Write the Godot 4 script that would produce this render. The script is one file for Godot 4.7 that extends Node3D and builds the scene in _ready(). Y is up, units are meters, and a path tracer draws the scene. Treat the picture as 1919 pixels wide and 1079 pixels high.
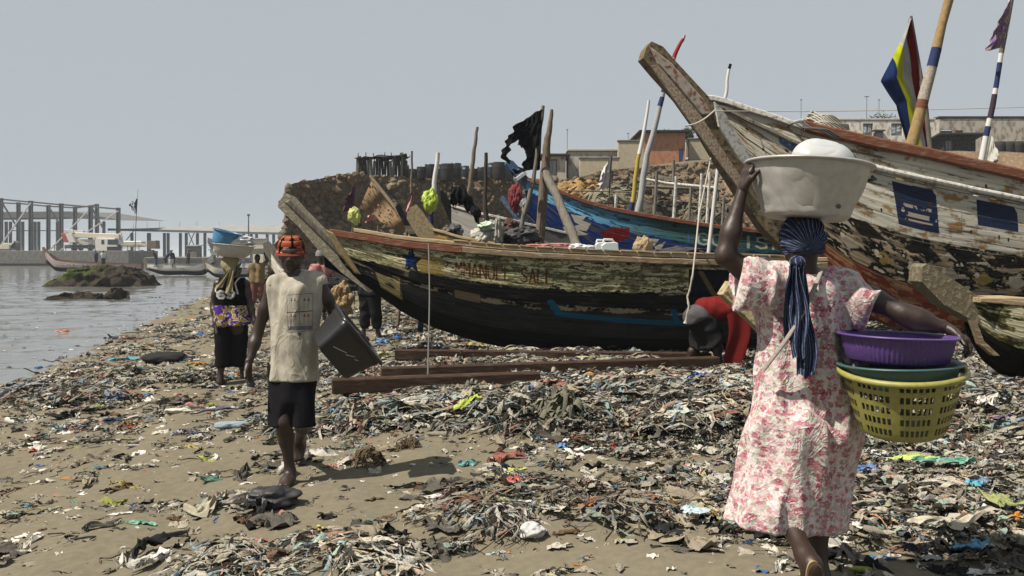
extends Node3D
# A littered fishing beach with wooden canoes, carriers walking over the sand, a cliff with houses behind and a harbour across the water.

var noise := FastNoiseLite.new()      # smooth
var rough := FastNoiseLite.new()      # fractal
var cellular := FastNoiseLite.new()
var rng := RandomNumberGenerator.new()
var taken := {}
var M := {}

# ---------------------------------------------------------------- geometry collector
class Geo:
	var v := PackedVector3Array()
	var uv := PackedVector2Array()
	var ix := PackedInt32Array()
	var tint := PackedColorArray()
	func vert(p: Vector3, t := Vector2.ZERO) -> int:
		v.push_back(p)
		uv.push_back(t)
		return v.size() - 1
	func tri(a: int, b: int, c: int) -> void:   # counter-clockwise seen from outside
		ix.push_back(a)
		ix.push_back(c)
		ix.push_back(b)
	func quad(a: int, b: int, c: int, d: int) -> void:
		tri(a, b, c)
		tri(a, c, d)
	func face(p: PackedVector3Array) -> void:    # flat polygon fan
		var n := v.size()
		for q in p:
			vert(q, Vector2(q.x, q.y))
		for i in range(1, p.size() - 1):
			tri(n, n + i, n + i + 1)
	func box(s: Vector3, xf := Transform3D.IDENTITY, b := -1.0) -> void:
		if b < 0.0:
			b = minf(s.x, minf(s.y, s.z)) * 0.08
		var h := s * 0.5
		var c := []
		for i in 8:
			var q := Vector3(1 if i & 1 else -1, 1 if i & 2 else -1, 1 if i & 4 else -1)
			var t := []
			for ax in 3:
				var k := h - Vector3(b, b, b)
				k[ax] = h[ax]
				t.append(xf * (k * q))
			c.append(t)
		var faces := [[0, [1, 3, 7, 5]], [0, [4, 6, 2, 0]], [1, [2, 6, 7, 3]], [1, [0, 1, 5, 4]], [2, [4, 5, 7, 6]], [2, [1, 0, 2, 3]]]
		for f in faces:
			var p := PackedVector3Array()
			for i in f[1]:
				p.push_back(c[i][f[0]])
			face(p)
		for e in [[0, 1, 1, 2], [2, 3, 1, 2], [4, 5, 1, 2], [6, 7, 1, 2], [0, 2, 0, 2], [1, 3, 0, 2], [4, 6, 0, 2], [5, 7, 0, 2], [0, 4, 0, 1], [1, 5, 0, 1], [2, 6, 0, 1], [3, 7, 0, 1]]:
			out_face([c[e[0]][e[2]], c[e[1]][e[2]], c[e[1]][e[3]], c[e[0]][e[3]]], xf.origin)
		for i in 8:
			out_face([c[i][0], c[i][1], c[i][2]], xf.origin)
	func out_face(p: Array, from: Vector3) -> void:
		var nrm: Vector3 = (p[1] - p[0]).cross(p[2] - p[0])
		if nrm.dot(p[0] - from) < 0.0:
			p.reverse()
		face(PackedVector3Array(p))
	func tube(pts: Array, radii: Array, sides := 8, cap := true, squash := 1.0) -> void:
		var n := pts.size()
		var side := Vector3.ZERO
		var start := v.size()
		var along := 0.0
		for i in n:
			var a: Vector3 = pts[maxi(i - 1, 0)]
			var b: Vector3 = pts[mini(i + 1, n - 1)]
			var d := (b - a).normalized()
			if side == Vector3.ZERO:
				side = d.cross(Vector3.UP if absf(d.y) < 0.9 else Vector3.RIGHT).normalized()
			side = (side - d * side.dot(d)).normalized()
			var up := side.cross(d)
			if i > 0:
				along += pts[i].distance_to(pts[i - 1])
			for k in sides + 1:
				var th := TAU * k / sides
				vert(pts[i] + (side * cos(th) + up * sin(th) * squash) * radii[i], Vector2(float(k) / sides, along))
		for i in n - 1:
			for k in sides:
				var a := start + i * (sides + 1) + k
				quad(a, a + 1, a + sides + 2, a + sides + 1)
		if cap:
			for e in [0, n - 1]:
				var p := PackedVector3Array()
				for k in sides:
					p.push_back(v[start + e * (sides + 1) + k])
				if e == 0:
					p.reverse()
				face(p)
	func lathe(profile: Array, sides := 32, xf := Transform3D.IDENTITY) -> void:
		var start := v.size()
		for i in profile.size():
			for k in sides + 1:
				var th := TAU * k / sides
				vert(xf * Vector3(cos(th) * profile[i].x, profile[i].y, -sin(th) * profile[i].x), Vector2(float(k) / sides, float(i) / (profile.size() - 1)))
		for i in profile.size() - 1:
			for k in sides:
				var a := start + i * (sides + 1) + k
				quad(a, a + 1, a + sides + 2, a + sides + 1)
	func grid(nu: int, nv: int, f: Callable, skip = null) -> void:
		var start := v.size()
		for j in nv + 1:
			for i in nu + 1:
				var t := Vector2(float(i) / nu, float(j) / nv)
				vert(f.call(t.x, t.y), t)
		for j in nv:
			for i in nu:
				if skip != null and skip.call((i + 0.5) / nu, (j + 0.5) / nv):
					continue
				var a := start + j * (nu + 1) + i
				quad(a, a + 1, a + nu + 2, a + nu + 1)
	func prism(poly: PackedVector2Array, depth: float, xf := Transform3D.IDENTITY, bevel := 0.0) -> void:
		if not Geometry2D.is_polygon_clockwise(poly):
			pass
		else:
			poly.reverse()
		var inner := poly
		if bevel > 0.0:
			var o := Geometry2D.offset_polygon(poly, -bevel)
			if o.size() == 1 and o[0].size() == poly.size():
				var best := 0
				for s in poly.size():
					if o[0][s].distance_squared_to(poly[0]) < o[0][best].distance_squared_to(poly[0]):
						best = s
				inner = PackedVector2Array()
				for s in poly.size():
					inner.push_back(o[0][(best + s) % poly.size()])
				if Geometry2D.is_polygon_clockwise(inner):
					inner = poly
		var tris := Geometry2D.triangulate_polygon(inner)
		var n := poly.size()
		var h := depth * 0.5
		for sgn in [1.0, -1.0]:
			var s := v.size()
			for q in inner:
				vert(xf * Vector3(q.x, q.y, h * sgn), q)
			for i in range(0, tris.size(), 3):
				var a: Vector2 = inner[tris[i]]
				var b: Vector2 = inner[tris[i + 1]]
				var c: Vector2 = inner[tris[i + 2]]
				var ccw := (b - a).cross(c - a) > 0.0
				if ccw == (sgn > 0.0):
					tri(s + tris[i], s + tris[i + 1], s + tris[i + 2])
				else:
					tri(s + tris[i], s + tris[i + 2], s + tris[i + 1])
		var hb := h - bevel if inner != poly else h
		for i in n:
			var j := (i + 1) % n
			var a := Vector3(poly[i].x, poly[i].y, hb)
			var b := Vector3(poly[j].x, poly[j].y, hb)
			var a2 := Vector3(a.x, a.y, -hb)
			var b2 := Vector3(b.x, b.y, -hb)
			face(PackedVector3Array([xf * a, xf * a2, xf * b2, xf * b]))
			if inner != poly:
				face(PackedVector3Array([xf * Vector3(inner[i].x, inner[i].y, h), xf * a, xf * b, xf * Vector3(inner[j].x, inner[j].y, h)]))
				face(PackedVector3Array([xf * a2, xf * Vector3(inner[i].x, inner[i].y, -h), xf * Vector3(inner[j].x, inner[j].y, -h), xf * b2]))
	func shift(o: Vector3) -> void:
		for i in v.size():
			v[i] += o
	func mesh(m: Material, uv_from = null) -> ArrayMesh:
		var nrm := PackedVector3Array()
		nrm.resize(v.size())
		for i in range(0, ix.size(), 3):
			var a := ix[i]
			var b := ix[i + 1]
			var c := ix[i + 2]
			var n := (v[c] - v[a]).cross(v[b] - v[a])
			nrm[a] += n
			nrm[b] += n
			nrm[c] += n
		for i in nrm.size():
			nrm[i] = nrm[i].normalized() if nrm[i].length_squared() > 0.0 else Vector3.UP
		if uv_from != null:
			for i in v.size():
				uv[i] = uv_from.call(v[i])
		var arr := []
		arr.resize(Mesh.ARRAY_MAX)
		arr[Mesh.ARRAY_VERTEX] = v
		arr[Mesh.ARRAY_NORMAL] = nrm
		arr[Mesh.ARRAY_TEX_UV] = uv
		arr[Mesh.ARRAY_INDEX] = ix
		if tint.size() == v.size():
			arr[Mesh.ARRAY_COLOR] = tint
		var am := ArrayMesh.new()
		am.add_surface_from_arrays(Mesh.PRIMITIVE_TRIANGLES, arr)
		am.surface_set_material(0, m)
		return am

# ---------------------------------------------------------------- tree helpers
func numbered(called: String) -> String:
	var n: int = taken.get(called, 0)
	taken[called] = n + 1
	return called if n == 0 else "%s_%03d" % [called, n]
func origin_of(n: Node) -> Vector3:
	var o := Vector3.ZERO
	while n != self and n is Node3D:
		o += (n as Node3D).position
		n = n.get_parent()
	return o
func tag(o: Node, label := "", category := "", group := "", kind := "") -> Node:
	if label: o.set_meta("label", label)
	if category: o.set_meta("category", category)
	if group: o.set_meta("group", group)
	if kind: o.set_meta("kind", kind)
	return o
func thing(called: String, label: String, category: String, at: Vector3, group := "") -> Node3D:
	var o := Node3D.new()
	o.name = numbered(called)
	add_child(o)
	o.position = at
	tag(o, label, category, group)
	return o
func part(called: String, g: Geo, m: Material, parent: Node, uv_from = null) -> MeshInstance3D:   # g in world coordinates
	var o := MeshInstance3D.new()
	o.name = called
	if uv_from != null:
		for i in g.v.size():
			g.uv[i] = uv_from.call(g.v[i])
	g.shift(-origin_of(parent))
	o.mesh = g.mesh(m)
	parent.add_child(o, true)
	return o
func single(called: String, g: Geo, m: Material, label: String, category: String, at: Vector3, group := "", kind := "") -> MeshInstance3D:
	var o := MeshInstance3D.new()
	o.name = numbered(called)
	g.shift(-at)
	o.mesh = g.mesh(m)
	add_child(o)
	o.position = at
	tag(o, label, category, group, kind)
	return o
func xf(at: Vector3, rx := 0.0, ry := 0.0, rz := 0.0) -> Transform3D:
	return Transform3D(Basis.from_euler(Vector3(rx, ry, rz)), at)
func beam_between(g: Geo, a: Vector3, b: Vector3, w: float, h: float, up := Vector3.UP) -> void:
	var d := b - a
	var z := d.normalized()
	if absf(z.dot(up)) > 0.98:
		up = Vector3.RIGHT
	var x := up.cross(z).normalized()
	g.box(Vector3(w, h, d.length()), Transform3D(Basis(x, z.cross(x), z), (a + b) * 0.5))
func copy(o: Node3D, at: Vector3, yaw := 0.0, scale := 1.0, label := "") -> Node3D:
	var c := o.duplicate() as Node3D
	c.name = numbered(String(o.get_meta("base_name", o.name)))
	add_child(c)
	c.position = at
	c.rotation.y = yaw
	c.scale = Vector3.ONE * scale
	if label: c.set_meta("label", label)
	return c

# ---------------------------------------------------------------- survey marks
# a mark on the survey sheet and a distance give a place in metres
func across_at(mark: float, dist: float) -> float:
	return (mark - 959.5) * dist / 1711.0
func up_at(mark: float, dist: float) -> float:
	return 1.6 + (478.0 - mark) * dist / 1711.0

# ---------------------------------------------------------------- ground height
const MOUNDS := [[0.14, -5.35, 0.62, 0.42, 0.15], [0.5, -8.4, 1.5, 0.75, 0.2], [1.75, -7.9, 1.0, 0.8, 0.24], [4.3, -7.9, 1.5, 1.3, 0.3], [2.75, -5.5, 1.2, 0.6, 0.08],
	[-5.3, -11.9, 1.0, 0.7, 0.12], [-0.6, -12.2, 2.4, 0.9, 0.1], [-1.3, -8.6, 1.0, 0.5, 0.06], [-1.2, -4.75, 0.5, 0.3, 0.05], [3.2, -9.6, 1.0, 0.7, 0.12]]
func shore(x: float, z: float) -> float:
	return x - (-4.2 + 0.235 * z)
func base_height(t: float) -> float:
	if t < 3.0: return maxf(-1.6, -0.35 + 0.1 * t)
	if t < 6.4: return -0.05 + (t - 3.0) * 0.044
	return 0.1 + minf(t - 6.4, 30.0) * 0.003
func mound(x: float, z: float) -> float:
	var h := 0.0
	for m in MOUNDS:
		var q: float = pow((x - m[0]) / m[2], 2) + pow((z - m[1]) / m[3], 2)
		if q < 5.0:
			h += m[4] * exp(-q)
	return h
func ground(x: float, z: float) -> float:
	return base_height(shore(x, z)) + mound(x, z) + noise.get_noise_2d(x * 40.0, z * 40.0) * 0.03 + rough.get_noise_2d(x * 160.0, z * 160.0) * 0.016
func on(p: Vector2, up := 0.0) -> Vector3:
	return Vector3(p.x, ground(p.x, p.y) + up, p.y)

# ---------------------------------------------------------------- textures and materials
func srgb(c: Color) -> Color:
	return c.linear_to_srgb()
func lin(r: float, g: float, b: float) -> Color:       # real-world base colour, stored as sRGB
	return Color(r, g, b).linear_to_srgb()
func tex(w: int, h: int, f: Callable) -> ImageTexture:
	var im := Image.create(w, h, false, Image.FORMAT_RGBA8)
	for y in h:
		for x in w:
			im.set_pixel(x, y, f.call(x, y))
	return ImageTexture.create_from_image(im)
func wrap_noise(n: FastNoiseLite, x: float, y: float, w: float, h: float, s: float) -> float:   # tiles over w, h
	var a := x / w * TAU
	var b := y / h * TAU
	return n.get_noise_3d(cos(a) * s + 31.0, sin(a) * s + cos(b) * s * 0.7, sin(b) * s + cos(a) * s * 0.31)
func plain(c: Color, r := 0.8, metal := 0.0) -> StandardMaterial3D:
	var m := StandardMaterial3D.new()
	m.albedo_color = c
	m.roughness = r
	m.metallic = metal
	m.cull_mode = BaseMaterial3D.CULL_DISABLED
	m.metallic_specular = 0.12 if r >= 0.65 else 0.5      # weathered, matt surfaces
	return m
var fields := []        # four pairs of coarse and fine noise, shared by all mottled materials
var reliefs := []
var neutral := {}
func make_fields() -> void:
	for k in 4:
		var n := FastNoiseLite.new()
		n.seed = 40 + k
		n.frequency = 0.025
		n.fractal_octaves = 5
		var im := n.get_seamless_image(256, 256)
		n.seed = 80 + k
		n.frequency = 0.2
		var fine := n.get_seamless_image(256, 256)
		var t := PackedFloat32Array()
		var f := PackedFloat32Array()
		var high := Image.create(256, 256, false, Image.FORMAT_L8)
		for y in 256:
			for x in 256:
				var a := clampf((im.get_pixel(x, y).r - 0.5) * 1.25 + 0.5, 0.0, 1.0)
				var b := fine.get_pixel(x, y).r
				t.push_back(a)
				f.push_back(b)
				high.set_pixel(x, y, Color(a * 0.5 + b * 0.5, 0, 0))
		fields.append([t, f])
		reliefs.append(ImageTexture.create_from_image(high))
func two_tone(k: int, a: Color, b: Color, c = null) -> ImageTexture:
	var out := Image.create(256, 256, false, Image.FORMAT_RGBA8)
	var T: PackedFloat32Array = fields[k][0]
	var F: PackedFloat32Array = fields[k][1]
	for i in 65536:
		var t := T[i]
		var f := F[i]
		var q := a.lerp(b, clampf(t + (f - 0.5) * 1.1, 0, 1))
		if c != null and t > 0.45:
			q = q.lerp(c, smoothstep(0.62, 0.8, t + (f - 0.5) * 0.45))
		out.set_pixel(i & 255, i >> 8, q)
	return ImageTexture.create_from_image(out)
func mottled(a: Color, b: Color, tile := 0.5, r := 0.85, relief := 0.4, stretch := Vector3.ONE, c = null) -> StandardMaterial3D:
	# two tones in uneven patches with grain, laid on by triplanar mapping; a third tone stands in clear-cut flecks
	var k := rng.randi() % 4
	var m := plain(Color.WHITE, r)
	if c == null:
		var ratio := snappedf(clampf(b.get_luminance() / maxf(a.get_luminance(), 0.001), 0.4, 1.0), 0.1)
		var far := Vector3(a.r, a.g, a.b).normalized().distance_to(Vector3(b.r, b.g, b.b).normalized())
		if far < 0.2:
			var key := "%d %.1f" % [k, ratio]
			if not neutral.has(key):
				neutral[key] = two_tone(k, Color.WHITE, Color(ratio, ratio, ratio))
			m.albedo_texture = neutral[key]
			m.albedo_color = a
		else:
			m.albedo_texture = two_tone(k, a, b)
	else:
		m.albedo_texture = two_tone(k, a, b, c)
	m.uv1_triplanar = true
	m.uv1_scale = stretch / tile
	if relief > 0.0:
		m.heightmap_enabled = true
		m.heightmap_texture = reliefs[k]
		m.heightmap_scale = relief
	return m

# ---------------------------------------------------------------- painting on images
class Paint:
	var im: Image
	var w: int
	var h: int
	var n: FastNoiseLite
	func _init(iw: int, ih: int, nn: FastNoiseLite) -> void:
		w = iw
		h = ih
		n = nn
		im = Image.create(w, h, false, Image.FORMAT_RGBA8)
	func each(f: Callable) -> void:
		for y in h:
			for x in w:
				im.set_pixel(x, y, f.call(float(x), float(y)))
	func dot(x: int, y: int, c: Color, wear: float) -> void:
		if x < 0 or y < 0 or x >= w or y >= h:
			return
		if wear > 0.0 and n.get_noise_2d(x * 3.1 + 70.0, y * 3.1) * 0.6 + n.get_noise_2d(x * 0.9, y * 1.3 + 40.0) * 0.7 > 0.75 - wear:
			return
		im.set_pixel(x, y, im.get_pixel(x, y).lerp(c, 0.92))
	func poly(p: PackedVector2Array, c: Color, wear := 0.0) -> void:
		var lo := p[0]
		var hi := p[0]
		for q in p:
			lo = lo.min(q)
			hi = hi.max(q)
		for y in range(int(lo.y), int(hi.y) + 1):
			for x in range(int(lo.x), int(hi.x) + 1):
				if Geometry2D.is_point_in_polygon(Vector2(x, y), p):
					dot(x, y, c, wear)
	func rect(x0: float, y0: float, x1: float, y1: float, c: Color, wear := 0.0) -> void:
		for y in range(int(y0), int(y1)):
			for x in range(int(x0), int(x1)):
				dot(x, y, c, wear)
	func line(a: Vector2, b: Vector2, t: float, c: Color, wear := 0.0) -> void:
		var lo := a.min(b) - Vector2(t, t)
		var hi := a.max(b) + Vector2(t, t)
		for y in range(int(lo.y), int(hi.y) + 2):
			for x in range(int(lo.x), int(hi.x) + 2):
				var q := Geometry2D.get_closest_point_to_segment(Vector2(x, y), a, b)
				if q.distance_to(Vector2(x, y)) <= t:
					dot(x, y, c, wear)
	func disc(o: Vector2, rx: float, ry: float, c: Color, wear := 0.0) -> void:
		for y in range(int(o.y - ry), int(o.y + ry) + 2):
			for x in range(int(o.x - rx), int(o.x + rx) + 2):
				if pow((x - o.x) / rx, 2) + pow((y - o.y) / ry, 2) <= 1.0:
					dot(x, y, c, wear)
	func star(o: Vector2, rx: float, ry: float, c: Color, wear := 0.0) -> void:
		var p := PackedVector2Array()
		for i in 10:
			var r := 1.0 if i % 2 == 0 else 0.42
			p.push_back(o + Vector2(sin(i * TAU / 10) * rx * r, -cos(i * TAU / 10) * ry * r))
		poly(p, c, wear)
	func text(s: String, at: Vector2, cw: float, ch: float, t: float, c: Color, wear := 0.0) -> void:
		var font := {
			"G": [[1, 0.15, 0.6, 0, 0.15, 0.1, 0, 0.5, 0.15, 0.9, 0.6, 1, 1, 0.85, 1, 0.55, 0.6, 0.55]], "O": [[0.5, 0, 0.9, 0.15, 1, 0.5, 0.9, 0.85, 0.5, 1, 0.1, 0.85, 0, 0.5, 0.1, 0.15, 0.5, 0]],
			"D": [[0, 0, 0, 1, 0.6, 1, 1, 0.7, 1, 0.3, 0.6, 0, 0, 0]], "I": [[0.5, 0, 0.5, 1]], "S": [[0.95, 0.15, 0.6, 0, 0.1, 0.1, 0.1, 0.4, 0.9, 0.6, 0.9, 0.9, 0.4, 1, 0, 0.85]],
			"M": [[0, 1, 0, 0, 0.5, 0.6, 1, 0, 1, 1]], "Y": [[0, 0, 0.5, 0.5, 1, 0], [0.5, 0.5, 0.5, 1]], "E": [[1, 0, 0, 0, 0, 1, 1, 1], [0, 0.5, 0.8, 0.5]], "N": [[0, 1, 0, 0, 1, 1, 1, 0]],
			"A": [[0, 1, 0.5, 0, 1, 1], [0.2, 0.65, 0.8, 0.65]], "U": [[0, 0, 0, 0.8, 0.3, 1, 0.7, 1, 1, 0.8, 1, 0]], "L": [[0, 0, 0, 1, 1, 1]], "2": [[0, 0.2, 0.4, 0, 0.9, 0.1, 0.9, 0.4, 0, 1, 1, 1]],
			"6": [[0.9, 0.1, 0.5, 0, 0.1, 0.25, 0, 0.7, 0.3, 1, 0.8, 1, 1, 0.75, 0.8, 0.5, 0.3, 0.5, 0.05, 0.7]], "9": [[0.1, 0.9, 0.5, 1, 0.9, 0.75, 1, 0.3, 0.7, 0, 0.2, 0, 0, 0.25, 0.2, 0.5, 0.7, 0.5, 0.95, 0.3]],
			"H": [[0, 0, 0, 1], [1, 0, 1, 1], [0, 0.5, 1, 0.5]], "T": [[0, 0, 1, 0], [0.5, 0, 0.5, 1]], "R": [[0, 1, 0, 0, 0.8, 0, 1, 0.25, 0.8, 0.5, 0, 0.5], [0.5, 0.5, 1, 1]], "X": [[0, 0, 1, 1], [1, 0, 0, 1]]}
		for i in s.length():
			for st in font.get(s[i], []):
				for k in range(0, st.size() - 2, 2):
					line(at + Vector2((i + st[k] * 0.72) * cw, st[k + 1] * ch), at + Vector2((i + st[k + 2] * 0.72) * cw, st[k + 3] * ch), t, c, wear)
	func texture() -> ImageTexture:
		return ImageTexture.create_from_image(im)

func planks_paint(w: int, h: int, tone: Callable) -> Paint:
	# tone(u, v, wear 0..1, grain -1..1) gives the colour of weathered, painted boards
	var p := Paint.new(w, h, rough)
	p.each(func(x: float, y: float):
		var g := rough.get_noise_2d(x * 0.5, y * 9.0)
		var s := rough.get_noise_2d(x * 1.3 + 300.0, y * 4.2) * 0.62 + rough.get_noise_2d(x * 0.7, y * 1.6 + 90.0) * 0.4 + rough.get_noise_2d(x * 7.0, y * 9.0) * 0.24
		return tone.call(x / w, y / h, clampf(s + 0.5, 0.0, 1.0), g))
	return p
func painted(p: Paint, r := 0.8, relief := 0.5) -> StandardMaterial3D:
	var high := Image.create(p.w, p.h, false, Image.FORMAT_L8)
	for y in p.h:
		for x in p.w:
			var k := p.im.get_pixel(x, y)
			high.set_pixel(x, y, Color(clampf(k.get_luminance() * 0.5 + 0.3 + rough.get_noise_2d(x * 0.5, y * 9.0) * 0.5, 0, 1), 0, 0))
	var m := plain(Color.WHITE, r)
	m.albedo_texture = p.texture()
	if relief > 0.0:
		m.heightmap_enabled = true
		m.heightmap_texture = ImageTexture.create_from_image(high)
		m.heightmap_scale = relief
	return m

var creases: ImageTexture
func make_creases() -> void:
	# a tileable sheet of soft, branching cloth creases
	var im := Image.create(256, 256, false, Image.FORMAT_L8)
	for y in 256:
		for x in 256:
			var w := wrap_noise(noise, x, y, 256, 256, 22.0) * 30.0
			var a := 1.0 - absf(wrap_noise(noise, x + w, y * 1.0 + w * 0.6, 256, 256, 34.0)) * 1.7
			var b := 1.0 - absf(wrap_noise(noise, x - w, y + w, 256, 256, 70.0)) * 1.5
			im.set_pixel(x, y, Color(clampf(pow(maxf(a, 0.0), 4.0) * 0.7 + pow(maxf(b, 0.0), 3.0) * 0.25, 0, 1), 0, 0))
	creases = ImageTexture.create_from_image(im)
func wrinkled(m: StandardMaterial3D, deep: float) -> StandardMaterial3D:
	m.heightmap_enabled = true
	m.heightmap_texture = creases
	m.heightmap_scale = deep
	return m
func make_materials() -> void:
	make_creases()
	make_fields()
	M.wood = mottled(lin(0.2, 0.155, 0.1), lin(0.11, 0.08, 0.05), 0.8, 0.85, 0.6, Vector3(0.35, 2.2, 2.2), lin(0.28, 0.23, 0.16))
	M.pale_wood = mottled(lin(0.36, 0.285, 0.18), lin(0.25, 0.185, 0.11), 0.8, 0.8, 0.5, Vector3(0.35, 2.2, 2.2), lin(0.2, 0.14, 0.08))
	M.grey_wood = mottled(lin(0.2, 0.18, 0.15), lin(0.1, 0.085, 0.07), 0.7, 0.9, 0.5, Vector3(2.2, 0.4, 2.2))
	M.bark = mottled(lin(0.19, 0.15, 0.11), lin(0.09, 0.07, 0.055), 0.3, 0.9, 0.4, Vector3(1.5, 0.4, 1.5))
	M.red_wood = mottled(lin(0.16, 0.06, 0.035), lin(0.09, 0.04, 0.028), 0.6, 0.75, 0.5, Vector3(0.3, 2, 2), lin(0.17, 0.11, 0.08))
	M.beam_wood = mottled(lin(0.055, 0.034, 0.025), lin(0.028, 0.018, 0.014), 0.7, 0.8, 0.4, Vector3(0.3, 2, 2), lin(0.08, 0.055, 0.042))
	M.tar = mottled(lin(0.01, 0.0095, 0.009), lin(0.006, 0.0055, 0.005), 0.5, 0.8, 0.5, Vector3(0.5, 2, 2))
	M.white_paint = mottled(lin(0.5, 0.5, 0.48), lin(0.4, 0.39, 0.36), 0.7, 0.7, 0.2, Vector3.ONE, lin(0.25, 0.2, 0.15))
	M.rope = mottled(lin(0.4, 0.37, 0.31), lin(0.27, 0.25, 0.2), 0.05, 0.9, 0.2)
	M.dark_rope = plain(lin(0.1, 0.1, 0.095), 0.9)
	M.black_cloth = plain(lin(0.008, 0.008, 0.009), 0.85)
	M.black_plastic = mottled(lin(0.014, 0.014, 0.015), lin(0.022, 0.022, 0.022), 0.3, 0.32, 0.05)
	M.steel = mottled(lin(0.07, 0.07, 0.075), lin(0.045, 0.045, 0.05), 3.0, 0.6, 0.0)
	M.pale_steel = plain(lin(0.4, 0.4, 0.4), 0.6)
	M.concrete = mottled(lin(0.17, 0.16, 0.145), lin(0.1, 0.095, 0.085), 6.0, 0.9, 0.5)
	M.sheet_roof = mottled(lin(0.24, 0.24, 0.23), lin(0.19, 0.19, 0.18), 20.0, 0.7, 0.0)
	M.white_metal = mottled(lin(0.6, 0.58, 0.54), lin(0.45, 0.43, 0.39), 1.5, 0.45, 0.0)
	M.red_metal = plain(lin(0.3, 0.03, 0.025), 0.5)
	M.cream_metal = mottled(lin(0.52, 0.47, 0.36), lin(0.4, 0.36, 0.27), 2.0, 0.5, 0.0)
	M.glass = plain(lin(0.02, 0.025, 0.03), 0.1)
	M.pane = plain(Color(0.75, 0.8, 0.8, 0.18), 0.08)
	M.pane.transparency = BaseMaterial3D.TRANSPARENCY_ALPHA
	M.tyre = plain(lin(0.02, 0.02, 0.02), 0.9)
	M.skin = mottled(lin(0.03, 0.0145, 0.009), lin(0.022, 0.0108, 0.0068), 0.1, 0.5, 0.03)
	M.white_plastic = plain(lin(0.42, 0.43, 0.43), 0.4)
	M.white_plastic.backlight_enabled = true
	M.white_plastic.backlight = Color(0.3, 0.3, 0.3)
	# sand: fine speckle on two tones of grey tan
	M.sand = mottled(lin(0.152, 0.133, 0.095), lin(0.112, 0.097, 0.069), 0.55, 0.92, 0.35)
	M.sand.uv1_world_triplanar = true
	M.water = mottled(lin(0.13, 0.128, 0.12), lin(0.105, 0.103, 0.095), 9.0, 0.12, 0.0)
	M.water.uv1_world_triplanar = true

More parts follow.
